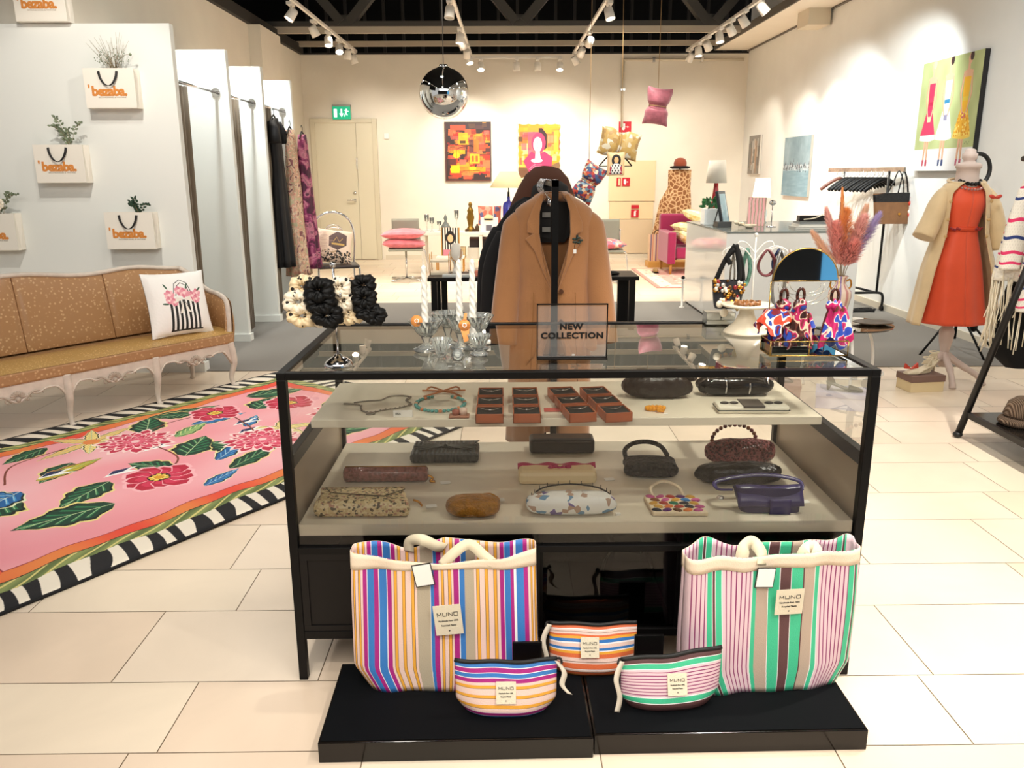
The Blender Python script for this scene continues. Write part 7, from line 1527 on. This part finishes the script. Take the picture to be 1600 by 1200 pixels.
pampas('deep pink pampas plume in the middle left of the striped vase',(-.075,-.02,.66),.055,pcol['pink'],1)
pampas('bright orange pampas plume, upper middle of the bouquet',(-.0,.02,.74),.065,pcol['orange'],2)
pampas('tallest orange pampas tip pointing up left',(-.045,.0,.86),.014,pcol['orange'],3)
pampas('rose pampas plume leaning right beside the orange one',(.10,-.02,.70),.058,pcol['rose'],4)
pampas('pink pampas plume at the front centre of the bouquet',(.035,-.06,.55),.062,pcol['pink'],5)
pampas('lilac pampas plume leaning far right',(.20,.01,.71),.040,pcol['lilac'],6)
pampas('thin pink pampas plume pointing up left',(-.13,.0,.74),.030,pcol['rose'],7)
pampas('peach pampas plume leaning far left above the half-moon mirror',(-.20,.0,.60),.028,pcol['peach'],8)
pampas('pale rose pampas plume behind, on the right',(.13,.04,.76),.035,pcol['peach'],9)
# ================================================================= rolling rack with hangers and bag
t=thing('garment_rack','black rolling garment rack by the right wall with chrome top rail','garment rack',(3.78,8.9,0))
bt=M('tube_black','1a1a1a',.3,.2); gt=M('tube_grey','77797a',.25,.8)
for (y,zt,m) in ((-.25,.95,bt),(.65,1.45,gt)):
    x=.20 if y<0 else .10
    b=MB(); b.tube([(x,y,.20),(x,y,1.46)],.013,10); b.build('upright',m,t)
    b=MB(); b.tube(smooth([(-.33 if y<0 else -.15,y,.05),(-.33 if y<0 else -.15,y,.16),(-.28 if y<0 else -.1,y,.20),(0,y,.20),(.22,y,.20),(.27,y,.16),(.27,y,.05)],6),.014,10); b.build('base_tube',bt,t)
    for xx in ((-.33 if y<0 else -.15),.27): b=MB(); b.cyl((xx-.012,y,.032),(xx+.012,y,.032),.031,n=18); b.build('wheel',BLK,t)
b=MB(); b.tube([(.20,-.25,.2),(.10,.65,.2)],.013,10); b.build('base_rail',bt,t)
b=MB(); b.bar((.24,-.50,1.475),(.06,1.0,1.475),.02,.045); b.build('top_rail',M('chrome_worn','b9b2aa',.25,.9,var=.3,vscale=12),t)
# bunch of black hangers on it
def hangers():
    def one(b,):
        b.tube(smooth([(-.20,0,-.15),(-.175,0,-.125),(-.08,0,-.055),(0,0,-.02),(.08,0,-.055),(.175,0,-.125),(.20,0,-.15)],5),.013,8,flat=1.5)
    first=None
    for k in range(11):
        y=8.75+.075*k+.01*(k%2); x=4.03-.12*(y-8.4)*1.0-.0; rz=-.10+.05*math.sin(k*2.1); lab='black clothes hanger in the bunch on the rolling rack by the right wall'
        if first is None:
            t=thing('clothes_hanger',lab,'hanger',(x,y,1.40),rz,'black hangers on the rolling rack'); b=MB(); one(b); b.build('body',BLK,t); b=MB(); b.tube(arc((0,0,.035),.028,-70,180,12)+[(-.028,0,.02)],.003,6); b.tube([(0,0,-.02),(.008,0,.01)],.003,6); b.build('hook',CHR,t); first=t
        else: dup(first,(x,y,1.40),rz)
    t=dup(first,(3.90,9.72,1.40),-.2,'reddish wooden hanger at the far left end of the rolling rack'); t.children[0].data=t.children[0].data.copy(); 
    for c in t.children:
        if c.name.startswith('body'): c.data=c.data.copy(); c.data.materials[0]=M('hanger_wood','6b3a2a',.4)
hangers()
t=thing('handbag','brown leather shopper with black top and red scarf hanging on the rolling rack','handbag',(3.97,8.42,.94),.0)
def f(u,v):
    a=2*PI*u; c,s=math.cos(a),math.sin(a); w=.19+.045*v; return (w*math.copysign(abs(c)**.4,c),.06*math.copysign(abs(s)**.7,s)*(1-.4*v),.30*v)
b=MB(); b.grid(f,40,10); b.f=b.f; b.build('body',M('suede_brown','7a5434',.7,var=.15,vscale=12),t)
b=MB(); b.grid(lambda u,v:(f(u,.72+.30*v)[0]*1.01,f(u,.72+.3*v)[1]*1.03,f(u,.72+.3*v)[2]+.02*v*math.cos(2*PI*u)),40,3); b.build('top_band',M('leather_black'),t)
b=MB(); b.tube(smooth([(-.11,-.03,.29),(-.06,-.03,.40),(0,0,.52),(.04,-.03,.42),(.06,-.03,.30)],6),.012,8,flat=.5); b.tube(smooth([(0,-.03,.30),(.02,-.03,.44),(.05,0,.52),(.08,-.02,.44),(.10,-.03,.31)],6),.010,8,flat=.5); b.build('handle',M('leather_black'),t)
b=MB(); 
for k in range(7): b.sph((.14+.02*math.sin(k*2),-.055,.22-.028*k+.04),.022,8,rz=.026,ry=.016,mi=k%2)
b.build('scarf_charm',[M('silk_red'),M('silk_cream')],t); b=MB(); b.cyl((0.02,-.062,.10),(.02,-.066,.10),.012,n=12); b.build('clasp',GOLD,t)
b=MB(); rng=random.Random(3)
for k in range(9): b.tube(smooth([(rng.uniform(-.2,.2),rng.uniform(-.1,.1),.012+.01*rng.random()) for _ in range(4)],4),.012,6)
tag(b.build('shoe_heap',M('velvet_black','0b0a0a',.8),loc=(3.78,8.62,.0)),'tangle of black straps lying on the floor under the rolling rack','straps')
# ================================================================= mannequin in orange dress and beige coat
enam=M('mannequin_paint','cbb8ae',.5); ord_=M('satin_orange','e2532e',.55,sheen=.2,var=.05,vscale=6); bei=M('coat_beige','d6bd93',.6,sheen=.3,var=.06,vscale=10,bump=.1,bscale=200)
t=thing('dress_form','pale turned-wood dress form on a curved tripod foot','dress form',(3.115,5.62,0))
b=MB(); b.lathe([(0,.11),(.03,.11),(.034,.16),(.028,.22),(.045,.30),(.05,.36),(.036,.40),(.03,.60),(.03,.9),(0,.9)],n=24); b.build('column',enam,t)
for k,a in enumerate((math.radians(205),math.radians(-30),math.radians(-98))):
    b=MB(); ca,sa=math.cos(a),math.sin(a); L=.20 if k!=1 else .24
    b.tube(smooth([(.015*ca,.015*sa,.20),(.06*ca,.06*sa,.165),(.13*ca,.13*sa,.12),(L*ca*.95,L*sa*.95,.06),(L*ca*1.1,L*sa*1.1,.0)],6),[.026]*7+[.024]*7+[.02]*7+[.022]*4,10,flat=1.0); b.build('leg',enam,t)
b=MB(); b.lathe([(0,1.0),(.07,1.02),(.06,1.12),(.07,1.28),(.09,1.33),(.085,1.36),(.074,1.39),(.070,1.43),(.072,1.47),(.080,1.475),(.082,1.495),(.066,1.505),(.040,1.512),(.036,1.525),(.046,1.535),(.048,1.565),(.036,1.572),(.034,1.59),(.02,1.598),(0,1.60)],n=32); b.build('torso_and_neck',enam,t)
t=thing('dress','bright orange sleeveless knee-length dress on the dress form','dress',(3.115,5.62,0))
P=lerp_prof([(0,0,1.37,.085,.075),(.05,0,1.34,.125,.09),(.14,0,1.25,.140,.115),(.30,0,1.09,.105,.085),(.36,0,1.03,.115,.09),(.55,0,.84,.165,.125),(1,.03,.425,.215,.16)])
b=MB(); shell(b,P,0,2*PI,80,40,.045,8,.5); b.build('body',ord_,t,solid=.002)
b=MB(); b.tube([(P(.31)[2]*1.02*math.sin(a),-P(.31)[3]*1.02*math.cos(a),1.075) for a in [2*PI*i/40 for i in range(40)]],.012,8,closed=True,flat=1.3); b.build('waistband',M('satin_orange2','c9431f',.5),t)
b=MB()
for s in (-1,1):
    for k in range(5): b.sph((s*(.055+.012*k),-.088+.004*k,1.075+.006*math.sin(k*2)),.009,8,ry=.005)
b.build('waist_jewels',M('gem_ruby'),t)
b=MB()
for a0 in range(-70,71,20): a=math.radians(a0); b.sph((.072*math.sin(a),-.078*math.cos(a)-.015,1.37-.03*math.cos(a)),.014,10)
o=b.build('bead_necklace',M('bead_black','0c0b0b',.15),loc=(3.115,5.62,.03)); tag(o,'chunky black bead necklace round the neck of the dress form','necklace')
b=MB()
for a0 in range(-65,66,13): a=math.radians(a0); b.sph((.085*math.sin(a),-.092*math.cos(a)-.02,1.335-.03*math.cos(a)),.009,8)
o=b.build('bead_necklace',M('bead_pinkclear','b88a84',.15,.4),loc=(3.115,5.62,.03)); tag(o,'thin rose glass bead necklace just below the black beads','necklace')
t=thing('coat','knee-length beige satin coat worn open over the orange dress','coat',(3.115,5.62,0))
P2=lerp_prof([(0,0,1.385,.10,.09),(.04,0,1.37,.135,.10),(.10,0,1.325,.165,.11),(.2,0,1.23,.170,.13),(.38,.01,1.05,.175,.13),(.6,.02,.80,.245,.17),(1,.03,.42,.30,.22)])
def o0(v): return .35+.30*min(1,v/.12)+ (.25*(v-.12)/.88 if v>.12 else 0)
b=MB(); shell(b,P2,lambda v:o0(v)*.85,lambda v:2*PI-o0(v)*1.28,90,40,.035,9,1.0); b.build('body',bei,t,solid=.005)
for s in (-1,1):
    b=MB(); E_=(-.27,-.04,1.02) if s<0 else (.265,-.03,.945)
    b.tube(smooth([(s*.135,0,1.335),(s*.175,-.01,1.25),(s*.215,-.02,1.13),E_],7),[.030,.037,.043,.048,.053,.057,.060,.062,.065,.068,.068,.069,.07,.07,.071,.072,.073,.074,.074,.075,.075,.076],16,flat=.85); b.build('sleeve',bei,t,solid=.004)
b=MB(); b.tube([( .115*math.sin(a),-.10*math.cos(a),1.385-.02*math.cos(a)) for a in [math.radians(x) for x in range(32,330,12)]],.010,8); b.build('neckline',bei,t)
b=MB()
for z in (1.26,1.14,1.03): b.sph((-.142-.03*(1.26-z),-.098,z),.012,10,ry=.006); b.sph((.122,-.112,z),.012,10,ry=.006)
b.build('covered_buttons',M('button_beige','c0a06e',.5),t)
b=MB()
for s in (-1,1): b.sph((s*.022,0,.004),.024,10,ry=.01,rz=.013,rot=Matrix.Rotation(s*-.4,3,'Y'))
b.sph((0,-.006,0),.009,8); tag(b.build('bow_brooch',M('silk_red'),loc=(3.255,5.50,1.285)),'small red bow brooch on the chest of the beige coat','brooch')
t=thing('shoe_box','cream shoe box with brown lid at the foot of the dress form','shoe box',(2.865,5.40,0),.12)
b=MB(); b.bx(-.13,.11,-.08,.09,0,.07); b.build('body',M('box_cream','e3cfa4',.6),t,bevel=.002); b=MB(); b.bx(-.135,.115,-.085,.095,.07,.115); b.build('lid',M('box_mauve','7d6258',.5),t,bevel=.003)
def shoe(label,loc,rz,m,heel=.05,L=.20,bow=None,strap=True,mh=None,name='shoe'):
    t=thing(name,label,'shoe',loc,rz)
    def sole(u,v):
        x=-L/2+L*u; w=.026+.014*math.sin(PI*u)**.8*(1 if u>.4 else .6); z=heel*max(0,(1-u/.62))**.85 if u<.62 else .0
        return (x,(2*v-1)*w*(1 if u<.97 else .7),z+.006)
    b=MB(); b.grid(sole,20,5); b.build('sole',m,t,solid=.007)
    b=MB(); b.grid(lambda u,v:(L*.12+L*.36*u,math.cos(PI*v)*(.038-.012*u),.008+.03*math.sin(PI*v)*(1-u)**.5),12,10); b.build('toe_cap',m,t,solid=.003)
    b=MB(); b.grid(lambda u,v:(-L/2+.03*math.sin(PI*v)*0+.004+.05*abs(2*v-1)**2,math.cos(PI*v)*.028,heel+.008+.042*u*(math.sin(PI*v)**.4)),5,12); b.build('heel_counter',m,t,solid=.003)
    b=MB(); b.tube([(-L/2+.018,0,heel),(-L/2+.012,0,0)],[.018,.007],10); b.build('heel',mh or m,t)
    if strap: b=MB(); b.tube([(-L/2+.03+.03*math.cos(a),.03*math.sin(a),heel+.06) for a in [2*PI*i/20 for i in range(20)]],.004,6,closed=True); b.build('strap',m,t)
    if bow:
        b=MB(); 
        for s in (-1,1): b.prism([(L*.28,.035),(L*.28+s*.045,.075),(L*.28+s*.05,.04)],-.008,.008)
        b.build('bow',bow,t)
    return t
sg=M('leather_champagne','d9ccb0',.35)
shoe('champagne sandal with red bow lying on the brown-lidded shoe box',(2.82,5.385,.1155),PI+.15,sg,.05,.19,M('silk_red'))
shoe('champagne high-heeled sandal propped behind the bow sandal on the shoe box',(2.90,5.43,.1155),.5+PI,sg,.075,.19)
# shoe boxes on the floor right of the case
t=thing('shoe_box','lavender and grey printed shoe box on the floor behind the right end of the case','shoe box',(2.16,4.98,0),-.38); b=MB(); b.bx(-.17,.15,-.09,.12,0,.10); b.build('body',rampmat('box_lilac','noise',[(0,'8a8494'),(.45,'b4acc0'),(.55,'ddd8e4')],scale=3,rough=.5,interp='LINEAR'),t,bevel=.002)
b=MB(); b.bx(-.175,.155,-.095,.125,.078,.108); b.build('lid',M('box_lilac_lid','b9b4c8',.5),t,bevel=.002)
shoe('black slingback pump with small heel on the lavender shoe box',(2.15,4.97,.109),-.30,M('leather_black2','17161a',.25),.045,.22)
t=thing('shoe_box','pinkish brown shoe box in the shade behind the case','shoe box',(1.80,5.22,0),-.3); b=MB(); b.bx(-.15,.15,-.09,.10,0,.085); b.build('body',M('box_pinkbrown','a58478',.6),t); b=MB(); b.bx(-.155,.155,-.095,.105,.085,.11); b.build('lid',M('box_pinkbrown_lid','8f6e64',.6),t,bevel=.002)
shoe('dark patent pump on the pinkish brown shoe box',(1.80,5.22,.1105),-.3,M('patent_brown','2a1f20',.2),.05,.21)
t=thing('shoe_box','mustard yellow shoe box on the floor behind the case','shoe box',(1.56,5.58,0),-.12); b=MB(); b.bx(-.17,.17,-.09,.09,0,.10); b.build('body',M('box_mustard','cf962e',.6),t,bevel=.002); b=MB(); b.bx(-.175,.175,-.095,.095,.075,.105); b.build('lid',M('box_mustard_lid','d9a23a',.6),t)
shoe('dark pink suede loafer on the mustard shoe box',(1.60,5.56,.106),-.12,M('suede_pink','a04a60',.8),.012,.24,None,False)
# ring light behind the dress form
t=thing('ring_light','black ring light on a tripod behind the dress form','ring light',(3.70,6.55,0))
b=MB(); b.tube([(.10*math.cos(a),0,1.46+.125*math.sin(a)) for a in [2*PI*i/48 for i in range(48)]],.016,12,closed=True); b.xf(Matrix.Rotation(0,4,'Z')); b.build('ring',M('plastic_black','141414',.4),t)
b=MB(); b.tube([(0,0,.0+.12),(0,0,1.33)],.012,10); b.build('pole',BLK,t)
for k,a in enumerate((195,-20,-75)):
    a=math.radians(a); b=MB(); b.tube([(0,0,.38),(.33*math.cos(a),.33*math.sin(a),.0)],.009,8); b.build('leg',BLK,t)
b=MB(); b.sph((.0,0,.36),.03,10); b.sph((.13,-.03,.22),.03,10,rz=.04); b.build('hub',BLK,t)
# A-frame rack with poncho
t=thing('a_frame_rack','black A-frame clothes rack with low shelf, cut by the right photo edge','garment rack',(2.95,4.35,0))
bm=M('powder_black','171412',.4)
for y in (0,-1.15):
    for s in (-1,1): b=MB(); b.tube([(s*.40,y,.018),(0,y,1.52)],.019,12); b.sph((s*.402,y,.018),.026,12,rz=.018); b.build('leg',bm,t)
for s in (-1,1): b=MB(); b.bar((s*.365,0,.135),(s*.365,-1.15,.135),.022,.03); b.build('shelf_rail',bm,t)
b=MB(); b.bx(-.355,.355,-1.14,.0,.125,.145); b.build('shelf',M('shelf_black_gloss','141210',.15),t,bevel=.002)
b=MB(); b.tube([(0,.42,1.52),(0,-1.17,1.52)],.015,12); b.build('rail',bm,t)
def knit_pat():
    c=Canvas(1,1,600,'efe9dc'); a=c.a; H=a.shape[0]; Y,X=np.mgrid[0:H,0:H]/H
    n=(np.sin(X*150)*np.sin(Y*150)); a-= (.06*(n>.5))[...,None]
    for (y,col) in ((.86,'2b3c78'),(.72,'e23a6c'),(.60,'2b3c78'),(.50,'e23a6c'),(.42,'e23a6c'),(.30,'2b3c78'),(.18,'e23a6c'),(.08,'e23a6c')):
        pts=[(x/40,y+.006*math.sin(x*.5)) for x in range(41)]; c.line(pts,.022,col)
    return c.a
t=thing('poncho','cream crocheted poncho with pink and navy stripes and long fringe on the A-frame rack','poncho',(2.98,4.56,0))
P3=lerp_prof([(0,0,1.50,.04,.04),(.1,0,1.44,.12,.07),(.35,0,1.20,.185,.10),(1,0,.86,.225,.12)])
b=MB(); shell(b,P3,0,2*PI,60,24,.06,8,.3); b.build('body',imgmat('knit_stripes',knit_pat(),.95,.3,0,150),t,solid=.006)
for C in (smooth([(-.13,-.05,1.36),(-.19,-.08,1.14),(-.205,-.09,.93)],6),smooth([(-.09,-.12,1.0),(-.11,-.13,.86),(-.10,-.13,.70)],6)):
    b=MB(); n=len(C)-1
    def fs_(u,v): k=v*n; j=int(min(k,n-1)); p=C[j].lerp(C[j+1],k-j); a=2*PI*u; return (p.x+.055*math.cos(a),p.y+.035*math.sin(a),p.z)
    b.grid(fs_,20,n*2,uvfn=lambda u,v:(u,.95-.6*v)); b.build('sleeve',MATS['knit_stripes'],t,solid=.004)
b=MB(); rng=random.Random(11)
for k in range(110):
    a=rng.uniform(-PI*.75,PI*.75)-.3; x=.225*math.sin(a); y=-.12*math.cos(a); z=.88+rng.uniform(-.04,.03); L=rng.uniform(.22,.42)
    b.tube(smooth([(x,y,z),(x+rng.uniform(-.02,.02),y-.01,z-L*.5),(x+rng.uniform(-.035,.035),y-.005+rng.uniform(-.02,.01),z-L)],3),.0032,5)
b.build('fringe',M('yarn_cream','eae0c8',.95),t)
t=thing('skirt','black garment with rounded hem hanging beneath the poncho on the A-frame rack','skirt',(3.06,4.66,0)); P5=lerp_prof([(0,0,.98,.12,.05),(.5,0,.66,.20,.06),(.85,0,.42,.20,.06),(1,0,.33,.10,.05)]); b=MB(); shell(b,P5,0,2*PI,40,16,.04,7,0); b.build('body',M('velvet_black'),t); b=MB(); b.tube([(0,0,.98),(0,0,1.50)],.004,6); b.build('strap',BLK,t)
kn=rampmat('knit_brown','x',[(0,'5a4636'),(.5,'7a6450')],scale=40,rough=.95,bump=.8)
for (x,y,z,l,s) in ((2.74,4.12,.147,'brown ribbed knit beanie lowest on the shelf of the A-frame rack',1.05),(2.76,4.13,.185,'brown ribbed knit beanie resting on the flat one on the A-frame shelf',.95)):
    t=thing('beanie',l,'hat',(x,y,z)); b=MB(); hgt=.05 if s>1 else .11
    b.lathe([(0,0),(.095*s,0),(.105*s,.012),(.10*s,.03),(.085*s,hgt*.7),(.05*s,hgt*.95),(0,hgt)],n=60,wob=lambda i,a:1+.02*math.sin(30*a)); b.build('knit',kn,t)
# black stool seen under the glass table area
